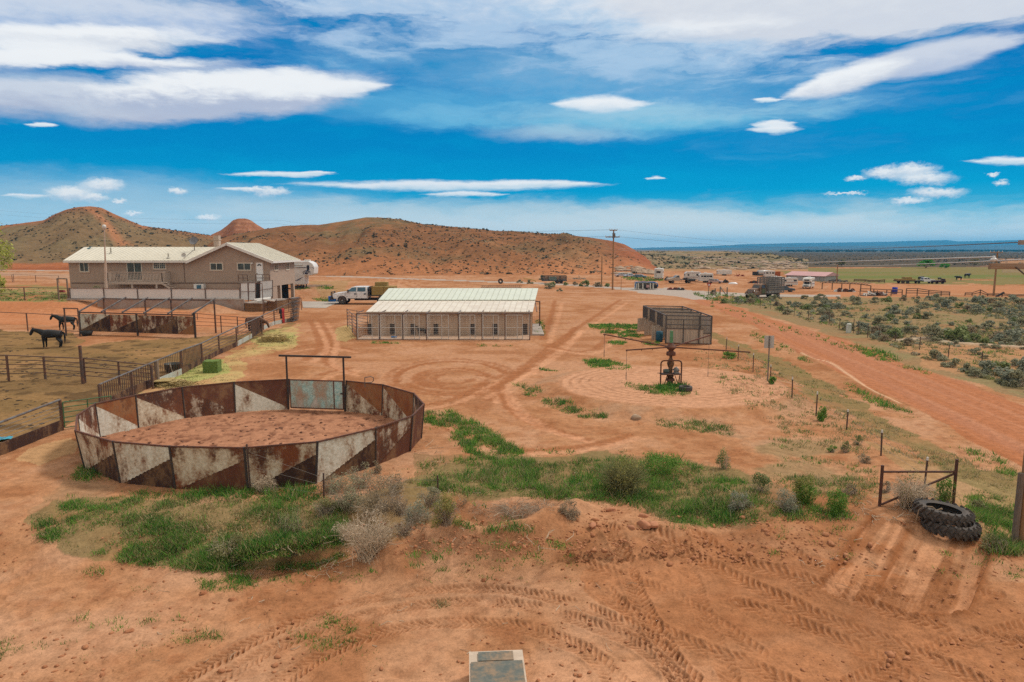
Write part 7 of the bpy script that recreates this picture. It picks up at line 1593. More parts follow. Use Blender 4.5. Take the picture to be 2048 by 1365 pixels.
def crown_pts(rg, n, rx, ry, h, clumps=14, base=.12, tight=.30, zlo=.25):
    th = rg.uniform(0, 6.283, clumps); rr = np.sqrt(rg.uniform(0, 1, clumps)) * .78; zz = rg.uniform(zlo, .92, clumps)
    cc = np.stack([np.cos(th) * rr * np.sqrt(np.clip(1.05 - zz ** 2, .05, 1)) * rx, np.sin(th) * rr * np.sqrt(np.clip(1.05 - zz ** 2, .05, 1)) * ry, base + zz * (h - base)], 1)
    k = rg.integers(0, clumps, n); d = rg.normal(size=(n, 3)); d /= np.linalg.norm(d, axis=1)[:, None]; rad = rg.uniform(.35, 1.0, n) ** .5
    P = cc[k] + d * rad[:, None] * np.array([rx, ry, h * .75]) * tight; P[:, 2] = np.abs(P[:, 2]); N = d + rg.normal(size=(n, 3)) * .6 + np.array([0, 0, .4]); N /= np.linalg.norm(N, axis=1)[:, None]
    return P, N, cc
def sticks(rg, n, rx, ry, h, r, base=.08, curl=.2, up_=.6):
    """thin stems fanning from the foot, as three-sided slivers"""
    V = []; F = []
    for i in range(n):
        a = rg.uniform(0, 6.283); q = rg.uniform(.2, 1) ** .6; e = np.array([math.cos(a) * rx * q, math.sin(a) * ry * q, h * rg.uniform(.45, 1.0) * (1.05 - up_ * q * q)]); s0 = np.array([rg.normal() * base, rg.normal() * base, 0]); mid = s0 * .4 + e * .6 + np.array([0, 0, h * curl * q]) + rg.normal(size=3) * .05 * h
        pts = [s0, mid, e]
        for p, q_ in zip(pts[:-1], pts[1:]):
            d = q_ - p; sd_ = np.cross(d, rg.normal(size=3)); sd_ /= np.linalg.norm(sd_) + 1e-9; s2 = np.cross(d, sd_); s2 /= np.linalg.norm(s2) + 1e-9; k = len(V); w = r * (1 if p is s0 else .7)
            V += [p + sd_ * w, p - sd_ * w, q_ - sd_ * w * .5, q_ + sd_ * w * .5]; F.append((k, k + 1, k + 2, k + 3))
    return np.array(V), np.array(F)
def leafmesh(name, rg, n, rx, ry, h, leaf, mat, stems=18, sm=None, stem_r=.012, clumps=14, tight=.30):
    P, N, cc = crown_pts(rg, n, rx, ry, h, clumps, .02, tight, .02); V, F = quads(rg, P, N, leaf); V2, F2 = sticks(rg, stems, rx * .75, ry * .75, h * .8, stem_r)
    me_o = bigmesh(name, np.concatenate([V, V2]), np.concatenate([F, F2 + len(V)]), [mat, sm or TWIG], smooth=False, mi=[0] * len(F) + [1] * len(F2)); me = me_o.data; bpy.data.objects.remove(me_o); return me
rgP = np.random.default_rng(5)
SH = {}
for k, mt in (('sage', SAGE), ('green', SAGEG), ('blue', SAGEB), ('dry', SAGED)):
    SH[k] = [leafmesh('sagebrush', rgP, 520, .62, .62, rgP.uniform(.46, .66), .075, mt, 16, clumps=int(rgP.integers(10, 18))) for _ in range(3)]
def plant_copy(name, me, loc, s, label, cat, group, rz=None, sz=None):
    o = bpy.data.objects.new(name, me); COL.objects.link(o); o.location = loc; o.rotation_euler = (0, 0, random.random() * 6.28 if rz is None else rz); o.scale = (s, s, sz or s * random.uniform(.8, 1.15)); return tag(o, label, cat, group)
# sage flat: individual bushes, nearest first
FIELD = [(1445, 607), (1500, 598), (1600, 596), (2060, 599), (2300, 600), (2300, 850), (2048, 782), (1900, 738), (1760, 684), (1620, 642), (1500, 610)]
BARE = [(1830, 692), (1960, 697), (2120, 704), (2120, 770), (1990, 752), (1880, 728), (1800, 694)]
LBL = {'sage': 'grey green sagebrush on the sandy flat between the dirt road and the far yard', 'green': 'greener bush among the sagebrush on the flat beyond the dirt road', 'blue': 'blue grey sagebrush on the flat beyond the dirt road', 'dry': 'brownish dry sagebrush on the flat beyond the dirt road'}
pts = []; tries = 0
rgF = random.Random(3)
while len(pts) < 250 and tries < 30000:
    tries += 1; u = rgF.uniform(1440, 2110); v = 598 + 190 * rgF.random() ** 1.5
    if not inpoly(np.array([u]), np.array([v]), FIELD)[0]: continue
    if inpoly(np.array([u]), np.array([v]), BARE)[0] and rgF.random() < .85: continue
    p = at(u, v); 
    if fbm(np.array([p.x * .10]), np.array([p.y * .10]), 700, 3)[0] < .44 and rgF.random() < .75: continue
    if any((p.x - q.x) ** 2 + (p.y - q.y) ** 2 < 1.1 for q, _ in pts): continue
    pts.append((p, v))
for p, v in pts:
    k = rgF.choices(['sage', 'green', 'blue', 'dry'], [.5, .12, .28, .10])[0]; s_ = rgF.choice([.5, .65, .8, 1.0, 1.2, 1.45]) * (1.12 if v < 660 else .95)
    plant_copy('sagebrush', rgF.choice(SH[k]), p - up * .03, s_, LBL[k], 'sagebrush', 'sagebrush across the road: ' + k)
for u, v, k, s_, lb in [(1862, 682, 'sage', 1.9, 'large grey sagebrush left of the big green bush, in the sage flat'), (1915, 685, 'green', 2.4, 'biggest dark green bush in the sage flat, near the pale ditch line'), (1790, 676, 'green', 1.6, 'rounded green bush right of the white utility pedestal'), (2020, 684, 'blue', 2.0, 'large blue grey bush in the sage flat at the right edge'), (1780, 640, 'green', 1.2, 'olive green bush above the white utility pedestal'), (1475, 606, 'blue', 1.5, 'pale bush just left of the old stake truck'), (1500, 607, 'dry', 1.2, 'bare brown bush before the stake truck wheels'), (1425, 590, 'dry', 1.3, 'tall brown bush between the yield sign and wooden corner post'), (2032, 768, 'blue', 1.6, 'blue grey bush by the road fence at the right edge'), (1955, 755, 'sage', .9, 'small round sagebrush on the bare patch near the road edge')]:
    plant_copy('bush', rgF.choice(SH[k]), at(u, v), s_, lb, 'bush', None)
for i, (u, v, k, s_) in enumerate([(1098, 578, 'sage', 1.7), (1105, 572, 'green', 1.3), (1131, 571, 'green', 1.0), (1170, 573, 'green', 1.9), (1195, 574, 'dry', 1.5), (1150, 571, 'dry', 1.2), (1085, 560, 'sage', 1.4), (1060, 568, 'sage', 1.3), (1215, 574, 'green', 1.0), (1040, 566, 'sage', 1.2), (1120, 583, 'sage', .9)]): plant_copy('bush', rgF.choice(SH[k]), at(u, v), s_ * 1.2, {'sage': 'grey bush by the grey road left of the utility poles', 'green': 'green bush by the grey road left of the utility poles', 'dry': 'dry brown bush by the grey road left of the utility poles'}[k], 'bush', 'bushes left of the utility poles: ' + k)
def scatter(name, PX, size, mats, n_leaf=9, flat=.7, leaf=.5, kind='stuff', seed=1, label=None, mi=None):
    """many little clumps in one object; PX: array of world points"""
    rg = np.random.default_rng(seed); n = len(PX); P = np.repeat(PX, n_leaf, 0); s = np.repeat(size, n_leaf)
    d = rg.normal(size=(len(P), 3)); d /= np.linalg.norm(d, axis=1)[:, None]; d[:, 2] = np.abs(d[:, 2]) * flat; P = P + d * (s * .42)[:, None]; N = d + rg.normal(size=d.shape) * .4; N /= np.linalg.norm(N, axis=1)[:, None]
    V, F = quads(rg, P, N, s * leaf * .5, .75); m_i = np.repeat(rg.integers(0, len(mats), n), n_leaf) if mi is None else np.repeat(mi, n_leaf)
    o = bigmesh(name, V, F, mats, smooth=False, mi=m_i); tag(o, label, None, None, kind); return o
# rest of the sage, too many to count
rg = np.random.default_rng(21)
uu = rg.uniform(1440, 2300, 4600); vv = 594 + 180 * rg.random(4600) ** 1.5; k = inpoly(uu, vv, FIELD) & ~inpoly(uu, vv, BARE); W_ = np.array([list(at(a, b)) for a, b in zip(uu[k], vv[k])])
k = fbm(W_[:, 0] * .10, W_[:, 1] * .10, 700, 3) > .40; W_ = W_[k]; scatter('sage_scrub', W_, rg.uniform(.22, .7, len(W_)), [SAGE, SAGED, OLIVE, OLIVE, SAGEB], 20, .8, .34, seed=4)
# hillsides
def hill_scatter(name, ulo, uhi, n, smin, smax, mats, seed, thr=.42, nl=9, sc_=.02, leaf=.55):
    rg = np.random.default_rng(seed); u = rg.uniform(ulo, uhi, n); y = 195 + 270 * rg.random(n); hx, z, k, s = hillz(u[None, :], y[None, :]); hx, z, k, s = hx[0], z[0], k[0], s[0]
    d = fbm(hx * sc_, y * sc_, seed + 5, 4); ok = (z > .15) & (s < 1.06) & (d > thr) & ~((k == 0) & (s < .15) & (u < 170)) & ~((k == 2) & (rg.random(n) < .8)) & ~((k == 1) & (u > 1180) & (rg.random(n) < .55))
    P = np.stack([hx, y, z - .1], 1)[ok]; return scatter(name, P, rg.uniform(smin, smax, len(P)) * (1 + (rg.random(len(P)) < .07) * .8), mats, nl, .75, leaf, seed=seed)
HS1 = LEAF('hill_shrub_leaves', (0.075, 0.07, 0.045), (0.05, 0.05, 0.033), (0.12, 0.11, 0.07), .3); HS2 = LEAF('dark_hill_shrub_leaves', (0.03, 0.04, 0.025), (0.022, 0.03, 0.02), (0.05, 0.06, 0.035), .3)
hill_scatter('hillside_shrubs', 300, 1330, 12000, .4, 1.15, [HS1, HS2, HS1, SAGED], 31, .40, 7); hill_scatter('hillside_shrubs', -300, 420, 4200, .45, 1.35, [HS1, HS2, HS1], 33, .44, sc_=.03); hill_scatter('hillside_shrubs', 1300, 1700, 2600, .6, 1.5, [HS2, HS1, SAGE], 35, .38); hill_scatter('hillside_shrubs', 1850, 2300, 1200, .6, 1.4, [HS1, SAGED], 37, .45)
ROCKM = MAT('tan_rock', (.40, .29, .20), (.31, .21, .14), .4, .95, .02); ROCKR = MAT('red_rock', (.44, .20, .11), (.36, .15, .08), 1.2, .95, .01)
def rocks(name, P, size, mat, seed, flat=.45, smooth=False):
    rg = np.random.default_rng(seed); n = len(P); base = np.array([(math.cos(a) * r, math.sin(a) * r, z) for z, r, o in ((-.3, .9, 0), (.35, 1.0, .4), (.85, .55, .9)) for a in [o + i * 1.0472 for i in range(6)]]); k = len(base)
    J = 1 + rg.uniform(-.28, .28, (n, k, 3)); st = np.stack([rg.uniform(.7, 1.5, n), rg.uniform(.6, 1.0, n), np.full(n, flat) * rg.uniform(.7, 1.3, n)], 1); a = rg.uniform(0, 6.28, n); B = base[None] * J * st[:, None, :] * size[:, None, None]
    X_ = B[..., 0] * np.cos(a)[:, None] - B[..., 1] * np.sin(a)[:, None]; Y_ = B[..., 0] * np.sin(a)[:, None] + B[..., 1] * np.cos(a)[:, None]; V = np.stack([X_, Y_, B[..., 2]], -1) + P[:, None, :]
    f = []
    for l in range(2):
        for i in range(6): j = (i + 1) % 6; f.append((l * 6 + i, l * 6 + j, (l + 1) * 6 + j, (l + 1) * 6 + i))
    f += [(12, 13, 14, 15), (12, 15, 16, 17)]; f = np.array(f); F = (f[None] + (np.arange(n) * k)[:, None, None]).reshape(-1, 4); return bigmesh(name, V.reshape(-1, 3), F, mat, smooth=smooth)
rg = np.random.default_rng(40); u = np.concatenate([rg.uniform(1230, 1330, 130), rg.uniform(1380, 1640, 420)]); y = np.concatenate([rg.uniform(205, 235, 130), rg.uniform(238, 330, 420)]); hx, z, k, s = hillz(u[None], y[None]); ok = z[0] > .1; tag(rocks('hillside_rocks', np.stack([hx[0], y, z[0]], 1)[ok], rg.uniform(.4, 1.9, ok.sum()), ROCKM, 41, .35), kind='stuff')
# brown range and far trees beyond the pasture
rg = np.random.default_rng(50); n = 3800; u = rg.uniform(1480, 2500, n); y = 340 + 1100 * rg.random(n) ** 1.6; P = np.stack([(u - 1024) / FPX * (y * CP + CAMH * SP), y, np.zeros(n)], 1); P = P[fbm(P[:, 0] * .01, P[:, 1] * .01, 51, 3) > .40]; scatter('range_scrub', P, rg.uniform(.8, 1.8, len(P)), [HS1, HS2, SAGED], 6, .6, .6, seed=52)
n = 2600; u = rg.uniform(1560, 2700, n); y = rg.uniform(1700, 3600, n); P = np.stack([(u - 1024) / FPX * (y * CP + CAMH * SP), y, np.zeros(n)], 1); P = P[fbm(P[:, 0] * .004, P[:, 1] * .004, 55, 3) > .47]; scatter('distant_treeline', P, rg.uniform(5, 11, len(P)), [HS2, HS2, HS1], 8, .6, .75, seed=53)
def tree(name, label, px, yb, wpx, hpx, mat, trunk_h=.25, n=900, leaf=.25, bare=False, group=None, Y=None, seed=1, clumps=20):
    b = at(px, yb) if Y is None else atz(px, yb, 0); 
    if Y: b = atY(px, yb, Y); b.z = gz(b.x, b.y)
    k = (b.y * CP + CAMH * SP) / FPX; w_, h = wpx * k / 2, hpx * k; rg = np.random.default_rng(seed); root = thing(name, b, label, 'tree', group)
    P, N, cc = crown_pts(rg, n, w_, w_, h * (1 - trunk_h), clumps, .1, .27); P[:, 2] += h * trunk_h * .9; V, F = quads(rg, P, N, leaf); o = bigmesh('crown', V, F, mat, smooth=False, parent=root)
    m = MB(); m.bar((0, 0, -.2), (0, 0, h * (trunk_h + .25)), .05 * h * .5, 8, .02 * h)
    for c in cc[:10]: m.bar((0, 0, h * trunk_h * .8), (c[0] * .8, c[1] * .8, c[2] + h * trunk_h * .7), .012 * h, 5, .004 * h)
    m.build('trunk', TRUNK, root); return root
TRUNK = MAT('tree_bark', (.15, .11, .08), (.10, .075, .055), 3, .95, .01)
tree('leafy_tree', 'yellow green leafy tree at the far left picture edge', -42, 604, 150, 175, YTREE, .16, 5200, .17, Y=97, seed=2, clumps=46); tree('leafy_tree', 'low yellow green bush in the fenced yard at the left picture edge', -22, 603, 70, 62, YTREE, .02, 1600, .16, Y=92, seed=3)
tree('green_tree', 'round bright green tree at the far edge of the pasture', 1852, 537, 36, 17, FARG, .02, 700, .38, seed=4, clumps=12); tree('green_tree', 'smaller low green tree right of the round one by the pasture', 1890, 537, 26, 9, FARG, .02, 400, .3, seed=5, clumps=10); tree('bare_tree', 'pale leafless tree on the brown range at the right', 1948, 534, 26, 17, PALEW, .15, 420, .28, seed=6, clumps=16); tree('bare_tree', 'pale greenish tree behind the pole by the pink roofed shed', 1683, 533.5, 17, 14, OLIVE, .1, 420, .3, seed=7, clumps=10)
tree('wall_shrub', 'thin green shrub against the house wall beside the light pole', 192, 578, 34, 26, OLIVE, .1, 420, .09, Y=91.5, seed=8, clumps=14)['category'] = 'shrub'
# ------------------------------------------------------------------ shrubs of the foreground, each one its own
def shrub(name, label, px, yb, wpx, hpx, leafm, n, leaf, stemm=None, stems=60, stem_r=.006, seed=1, clumps=18, curl=.2, up_=.6, cat='shrub', tight=.28, group=None):
    b = at(px, yb); k = (b.y * CP + CAMH * SP) / FPX; rx, h = wpx * k / 2, hpx * k * 1.05; rg = np.random.default_rng(seed); root = thing(name, b - up * .03, label, cat, group)
    if n: P, N, cc = crown_pts(rg, n, rx, rx * .8, h, clumps, .02, tight, .02); V, F = quads(rg, P, N, leaf, .45); bigmesh('foliage', V, F, leafm, smooth=False, parent=root)
    V, F = sticks(rg, stems, rx, rx * .8, h, stem_r, rx * .22, curl, up_); bigmesh('stems', V, F, stemm or TWIG, smooth=False, parent=root); return root
shrub('tumbleweed', 'round dry tumbleweed caught against the outside of the round pen', 531, 984, 54, 34, DEAD, 500, .035, DEAD, 240, .006, 11, 20, .35, .3, 'tumbleweed')
shrub('dead_bush', 'big bleached dead bush with fanned twigs on the ditch edge', 742, 1112, 132, 92, DEAD, 300, .035, DEAD, 560, .0075, 12, 24, .15, .45, 'bush')
shrub('sagebrush', 'left of two grey green sagebrushes in front of the round pen', 694, 1018, 96, 66, SAGE, 2600, .028, TWIG, 120, .007, 13, 26); shrub('sagebrush', 'right of two grey brown sagebrushes in front of the round pen', 768, 1022, 104, 70, SAGED, 2400, .028, TWIG, 140, .007, 14, 26)
shrub('grey_shrub', 'grey twiggy shrub left of the yellow rabbitbrush on the bank', 832, 1054, 74, 56, SAGEB, 1300, .026, TWIG, 220, .007, 15); shrub('rabbitbrush', 'yellow tipped rabbitbrush on the bank near a rusty stake', 888, 1048, 72, 58, RABB, 2600, .024, TWIG, 180, .007, 16, 22)
shrub('tall_green_shrub', 'tall feathery green shrub in the grassy ditch, left of the dead bush', 585, 1108, 64, 100, SAGEG, 2200, .028, TWIG, 110, .007, 17, 26, .05, .2); shrub('green_shrub', 'low olive shrub with pale twigs in the ditch grass', 455, 1112, 92, 52, OLIVE, 1500, .03, DEAD, 90, .006, 18)
shrub('dead_brush', 'dark tangle of dead branches on the eroded ditch bank', 1030, 1042, 120, 44, TWIG, 350, .03, TWIG, 320, .008, 19, 20, .3, .3, 'brush'); shrub('dry_shrub', 'small grey shrub at the right end of the eroded bank', 1137, 1034, 56, 36, SAGED, 1100, .026, TWIG, 110, .006, 20)
shrub('yellow_bush', 'largest yellow green bush in the middle of the grass strip', 1246, 988, 116, 78, RABB, 900, .04, OLIVE, 700, .010, 21, 30, .1, .3, 'bush'); shrub('green_bush', 'dark green bushy weeds at the back of the grass strip', 1322, 948, 120, 40, GRN, 2200, .035, GRN, 120, .008, 22, 26, cat='bush'); shrub('green_bush', 'thin dark sprig bush standing at the top of the grass strip', 1447, 938, 36, 40, SAGEG, 700, .03, TWIG, 60, .006, 23, cat='bush')
shrub('sagebrush', 'pale blue sagebrush at the right end of the grass strip', 1478, 1018, 58, 36, SAGEB, 1300, .026, TWIG, 80, .006, 24); shrub('sagebrush', 'pale sagebrush left of the bright yellow green bush', 1570, 1020, 66, 42, SAGEB, 1500, .026, TWIG, 90, .006, 25); shrub('yellow_bush', 'bright yellow green bush between pale sagebrush and the fence brace', 1607, 1004, 64, 56, RABB, 1500, .03, GRN, 260, .008, 26, cat='bush'); shrub('green_bush', 'fresh green bush just left of the steel fence brace', 1672, 1028, 52, 48, GRN, 1300, .03, GRN, 160, .007, 27, cat='bush'); shrub('green_bush', 'sage green bush behind the pale sagebrush clumps', 1520, 984, 60, 36, SAGEG, 1300, .03, TWIG, 60, .006, 28, cat='bush')
shrub('dry_grass_clump', 'large pale grass clump behind the bars of the fence brace', 1822, 1016, 100, 72, OLIVE, 500, .03, DEAD, 620, .007, 29, 20, .25, .5, 'grass clump'); shrub('green_bush', 'green bush behind the right post of the fence brace', 1888, 1006, 56, 48, GRN, 1100, .032, OLIVE, 140, .007, 30, cat='bush'); shrub('green_bush', 'small bright green bush at the foot of a white tipped post', 1643, 842, 26, 28, GRN, 800, .045, GRN, 60, .008, 31, cat='bush'); shrub('green_bush', 'small green bush at the foot of the blank road sign', 1545, 768, 22, 14, GRN, 500, .05, GRN, 40, .01, 32, cat='bush'); shrub('green_bush', 'mound of bright green weeds near the arm tip of the walker', 1458, 717, 36, 14, GRN, 700, .06, GRN, 40, .01, 33, cat='bush'); shrub('dry_shrub', 'low brown shrub at the near right foot of the round pen', 752, 946, 30, 26, SAGED, 500, .026, TWIG, 60, .006, 34)
for i, (u, v, w_, h, lm) in enumerate([(1690, 905, 26, 22, SAGEG), (1715, 890, 26, 20, SAGEG), (1728, 925, 34, 20, SAGED), (1665, 905, 26, 14, GRN), (1770, 985, 28, 24, SAGED), (1700, 990, 40, 22, SAGED), (1955, 1020, 40, 24, OLIVE), (1990, 1100, 70, 34, OLIVE), (1945, 1050, 34, 18, GRN)]): shrub('roadside_shrub', 'small roadside shrub on the slope around the fence brace', u, v, w_, h, lm, 500, .028, TWIG, 50, .006, 60 + i, 10, group='small shrubs around the fence brace')
rgb = random.Random(12)
for i, (u, v, w_, h, lm, n, sm) in enumerate([(665, 985, 70, 44, SAGED, 900, TWIG), (725, 975, 76, 46, SAGE, 1000, TWIG), (790, 985, 60, 40, SAGED, 700, TWIG), (650, 1030, 60, 36, OLIVE, 700, TWIG), (740, 1035, 80, 40, SAGED, 700, DEAD), (800, 1030, 60, 40, TWIG, 200, TWIG), (860, 1012, 60, 40, SAGE, 900, TWIG), (920, 1030, 50, 34, SAGED, 500, TWIG), (965, 1036, 70, 32, TWIG, 250, TWIG), (1085, 1036, 70, 34, TWIG, 250, TWIG), (690, 1075, 60, 36, DEAD, 150, DEAD), (810, 1068, 60, 30, TWIG, 150, TWIG)]):
    shrub('ditch_brush', 'grey twiggy brush crowding the ditch between the round pen and the bare dirt', u, v, w_, h, lm, n, .028, sm, 130, .006, 120 + i, 14, .25, .35, group='grey brush along the ditch', cat='brush')
# boulders of the bank, each lying loose
for i, (u, v, w_, lb) in enumerate([(1222, 1022, 20, 'flat pale boulder on top of the eroded dirt bank'), (1263, 1058, 18, 'egg shaped boulder on the face of the dirt bank'), (1288, 1052, 22, 'darker boulder just right of the egg shaped one'), (1307, 1052, 28, 'angular pale boulder at the right end of the rock group'), (1286, 1034, 15, 'rounded boulder at the top of the rock group'), (1105, 1062, 26, 'blocky earth coloured boulder half buried in the eroded bank'), (1186, 1054, 18, 'small pale boulder left of the rock group on the bank'), (1287, 1072, 12, 'little boulder below the rock group on the bank'), (1272, 838, 24, 'flat tan slab of rock on the edge of the walker ring')]):
    b = at(u, v); k = (b.y * CP + CAMH * SP) / FPX; o = rocks('boulder', np.array([[0, 0, 0.]]), np.array([w_ * k * .5]), ROCKR if i != 8 else ROCKM, 70 + i, .75); o.location = b + up * w_ * k * .05; tag(o, lb, 'rock'); bv = o.modifiers.new('bevel', 'BEVEL'); bv.width = .03; bv.segments = 2
# ------------------------------------------------------------------ grass, chaff, clods, twigs (uncountable)
GRASSM = LEAF('grass_blades', (0.14, 0.3, 0.045), (0.09, 0.21, 0.03), (0.25, 0.39, 0.08), .8); GRASSD = LEAF('dark_grass_blades', (0.055, 0.18, 0.032), (0.035, 0.12, 0.022), (0.1, 0.25, 0.05), .8); GRASSO = LEAF('olive_grass_blades', (0.24, 0.235, 0.09), (0.18, 0.18, 0.07), (0.36, 0.32, 0.15), .8); DRYG = LEAF('dry_grass_blades', (0.44, 0.34, 0.18), (0.33, 0.25, 0.13), (0.55, 0.45, 0.26), .8)
def grass(P, n, thr, hgt, mats, wts, seed, ns=.55, blades=6, wide=1.0, spread=.10, edge=16):
    """tufts over a picture-outlined patch of ground"""
    rg = np.random.default_rng(seed); a = np.array(P, float); u = rg.uniform(a[:, 0].min(), a[:, 0].max(), n); v = rg.uniform(a[:, 1].min(), a[:, 1].max(), n)
    ju = rg.normal(size=n) * edge * .5; k = inpoly(u + ju, v + ju * .4, P); u, v = u[k], v[k]
    Wp = np.array([(0., 0., 0.)] * len(u)); d0 = (u - 1024) / FPX; b = (682.5 - v) / FPX; dy = CP + b * SP; dz = -SP + b * CP; z = np.zeros(len(u))
    for _ in range(6): t = (z - CAMH) / dz; x = d0 * t; y = dy * t; z = TH(x, y)
    t = (z - CAMH) / dz; x = d0 * t; y = dy * t; nz = fbm(x * ns, y * ns, seed + 900, 4); ok = (nz > thr + .05 * rg.normal(size=len(x))) & ((fbm(x * 2.3, y * 2.3, seed + 970, 3) > .40 + .06 * rg.normal(size=len(x))) | (thr < 0)); x, y, z, nz = x[ok], y[ok], z[ok], nz[ok]
    px = (y * CP + CAMH * SP) / FPX; m = len(x)
    if m == 0: return None
    X_ = np.repeat(x, blades); Y_ = np.repeat(y, blades); Z_ = np.repeat(z, blades); PX_ = np.repeat(px, blades); nb = len(X_)
    sp_ = np.maximum(spread, PX_ * 2.0); X_ = X_ + rg.normal(size=nb) * sp_; Y_ = Y_ + rg.normal(size=nb) * sp_
    h = .95 * hgt * rg.uniform(.35, 1.3, nb) * np.repeat(.35 + 1.25 * S(.36, .66, fbm(x * 3.1, y * 3.1, seed + 950, 3)), blades) * (.7 + np.repeat(np.minimum(nz - thr, .25), blades) * 2.2); w = np.maximum(.008, PX_ * .85) * wide * rg.uniform(.7, 1.4, nb); a_ = rg.uniform(0, 6.283, nb); lx, ly = rg.normal(size=nb) * h * .55, rg.normal(size=nb) * h * .55
    base = np.stack([X_, Y_, Z_ - .02], 1); s_ = np.stack([np.cos(a_) * w, np.sin(a_) * w, 0 * w], 1); top = base + np.stack([lx, ly, h + .02], 1); V = np.stack([base - s_, base + s_, top], 1).reshape(-1, 3); F = np.arange(nb * 3).reshape(-1, 3)
    mi = rg.choice(len(mats), m, p=wts); return V, F, np.repeat(mi, blades)
GM = [GRASSM, GRASSD, GRASSO, DRYG]; GV, GF, GI = [], [], []; off = 0
def G(P, n, thr=.42, h=.14, wts=(.5, .3, .15, .05), seed=1, **k):
    global off
    r_ = grass(P, n, thr, h, GM, wts, seed, **k)
    if r_ is None: return
    GV.append(r_[0]); GF.append(r_[1] + off); GI.append(r_[2]); off += len(r_[0])
BANK = [(66, 1035), (110, 1000), (180, 990), (330, 1000), (480, 1003), (600, 1002), (690, 1010), (700, 1060), (690, 1110), (600, 1128), (520, 1142), (400, 1138), (300, 1130), (160, 1105), (85, 1075)]
G(BANK, 16000, .455, .10, (.36, .28, .30, .06), 1, ns=.8); G([(380, 1080), (690, 1060), (700, 1110), (620, 1140), (400, 1140)], 4600, .40, .14, (.3, .45, .2, .05), 2, ns=.9); G(BANK, 4500, .42, .09, (.05, .1, .45, .4), 3)
G([(150, 900), (172, 940), (245, 968), (352, 980), (496, 983), (640, 972), (640, 1000), (560, 1005), (380, 1000), (250, 990), (170, 960), (146, 925)], 5600, .44, .16, (.35, .5, .13, .02), 4, ns=.9)
G([(848, 822), (905, 825), (960, 850), (1000, 880), (1045, 905), (1052, 928), (1000, 930), (960, 915), (935, 905), (900, 860), (850, 850)], 5600, .36, .15, (.55, .2, .2, .05), 5, ns=.9)
STRIP = [(800, 950), (870, 925), (960, 915), (1060, 922), (1150, 926), (1220, 912), (1290, 912), (1350, 925), (1440, 940), (1530, 985), (1560, 1010), (1500, 1035), (1400, 1040), (1340, 1052), (1285, 1020), (1200, 1005), (1130, 998), (1000, 990), (900, 985), (800, 965)]
G(STRIP, 16000, .43, .15, (.42, .26, .26, .06), 6, ns=.8); G([(1050, 925), (1300, 912), (1440, 940), (1520, 990), (1340, 1050), (1280, 1010), (1060, 990)], 4200, .44, .2, (.45, .35, .18, .02), 7, ns=.8); G(STRIP, 4500, .42, .12, (.1, .05, .45, .40), 8)
G([(850, 1000), (960, 1010), (1050, 1050), (1060, 1066), (960, 1068), (900, 1050)], 2200, .40, .13, (.2, .55, .2, .05), 9); G([(1330, 1030), (1440, 1020), (1560, 1010), (1700, 1020), (1700, 1036), (1500, 1042), (1340, 1055)], 2600, .42, .12, (.45, .25, .25, .05), 10)
G([(1250, 766), (1340, 782), (1400, 786), (1330, 792), (1260, 778)], 1400, .36, .12, (.4, .4, .2, 0), 11); G([(1316, 770), (1372, 770), (1366, 782), (1320, 784)], 700, .2, .16, (.35, .6, .05, 0), 12)
for i, (P_, n) in enumerate([([(1178, 649), (1282, 649), (1284, 659), (1185, 658)], 1100), ([(1200, 662), (1275, 661), (1268, 668), (1205, 668)], 420), ([(1236, 670), (1285, 669), (1280, 678), (1240, 677)], 320), ([(1217, 683), (1250, 682), (1245, 690), (1220, 690)], 220), ([(1285, 684), (1320, 684), (1312, 692), (1285, 691)], 220), ([(1066, 668), (1078, 645), (1086, 640), (1088, 655), (1076, 672)], 420), ([(1165, 722), (1220, 720), (1260, 734), (1230, 740), (1180, 734)], 700)]): G(P_, n, .30, .13, (.5, .45, .05, 0), 20 + i)
G([(1085, 800), (1130, 802), (1200, 822), (1215, 838), (1160, 836), (1100, 815)], 1500, .40, .12, (.25, .3, .4, .05), 30); G([(1030, 768), (1080, 775), (1100, 800), (1050, 792)], 400, .45, .12, (.2, .3, .4, .1), 31); G([(1310, 838), (1390, 840), (1480, 855), (1460, 872), (1320, 855)], 900, .44, .12, (.15, .2, .5, .15), 32)
G([(1390, 598), (1440, 606), (1530, 642), (1640, 672), (1740, 702), (1850, 742), (1860, 752), (1740, 716), (1640, 684), (1530, 654), (1440, 622)], 3000, .38, .16, (.5, .2, .25, .05), 33); G([(1700, 692), (1760, 700), (1800, 716), (1790, 728), (1740, 716)], 700, .34, .18, (.6, .2, .15, .05), 34)
G([(1500, 660), (1570, 694), (1620, 716), (1625, 730), (1560, 705), (1500, 675)], 900, .36, .14, (.45, .3, .2, .05), 35); G([(1690, 765), (1760, 795), (1830, 830), (1815, 840), (1740, 805), (1690, 780)], 1500, .36, .14, (.55, .2, .2, .05), 36); G([(1905, 870), (1980, 905), (2046, 945), (2046, 975), (1960, 925), (1900, 885)], 1500, .38, .14, (.5, .2, .25, .05), 37)
G([(1960, 975), (2046, 990), (2046, 1085), (1990, 1100), (1965, 1050), (1930, 1010)], 3200, .40, .13, (.5, .2, .25, .05), 38); G([(1980, 1085), (2048, 1078), (2048, 1104), (1990, 1108)], 900, .25, .17, (.3, .3, .35, .05), 39)
VERGE = [(1440, 690), (1600, 735), (1700, 795), (1840, 885), (2030, 965), (2000, 1010), (1880, 940), (1740, 900), (1640, 850), (1560, 780)]
G(VERGE, 11000, .34, .09, (.06, .04, .32, .58), 40); G([(1380, 700), (1470, 710), (1540, 745), (1640, 840), (1700, 900), (1660, 930), (1560, 860), (1480, 800), (1400, 735)], 4200, .42, .09, (.10, .10, .42, .38), 41)
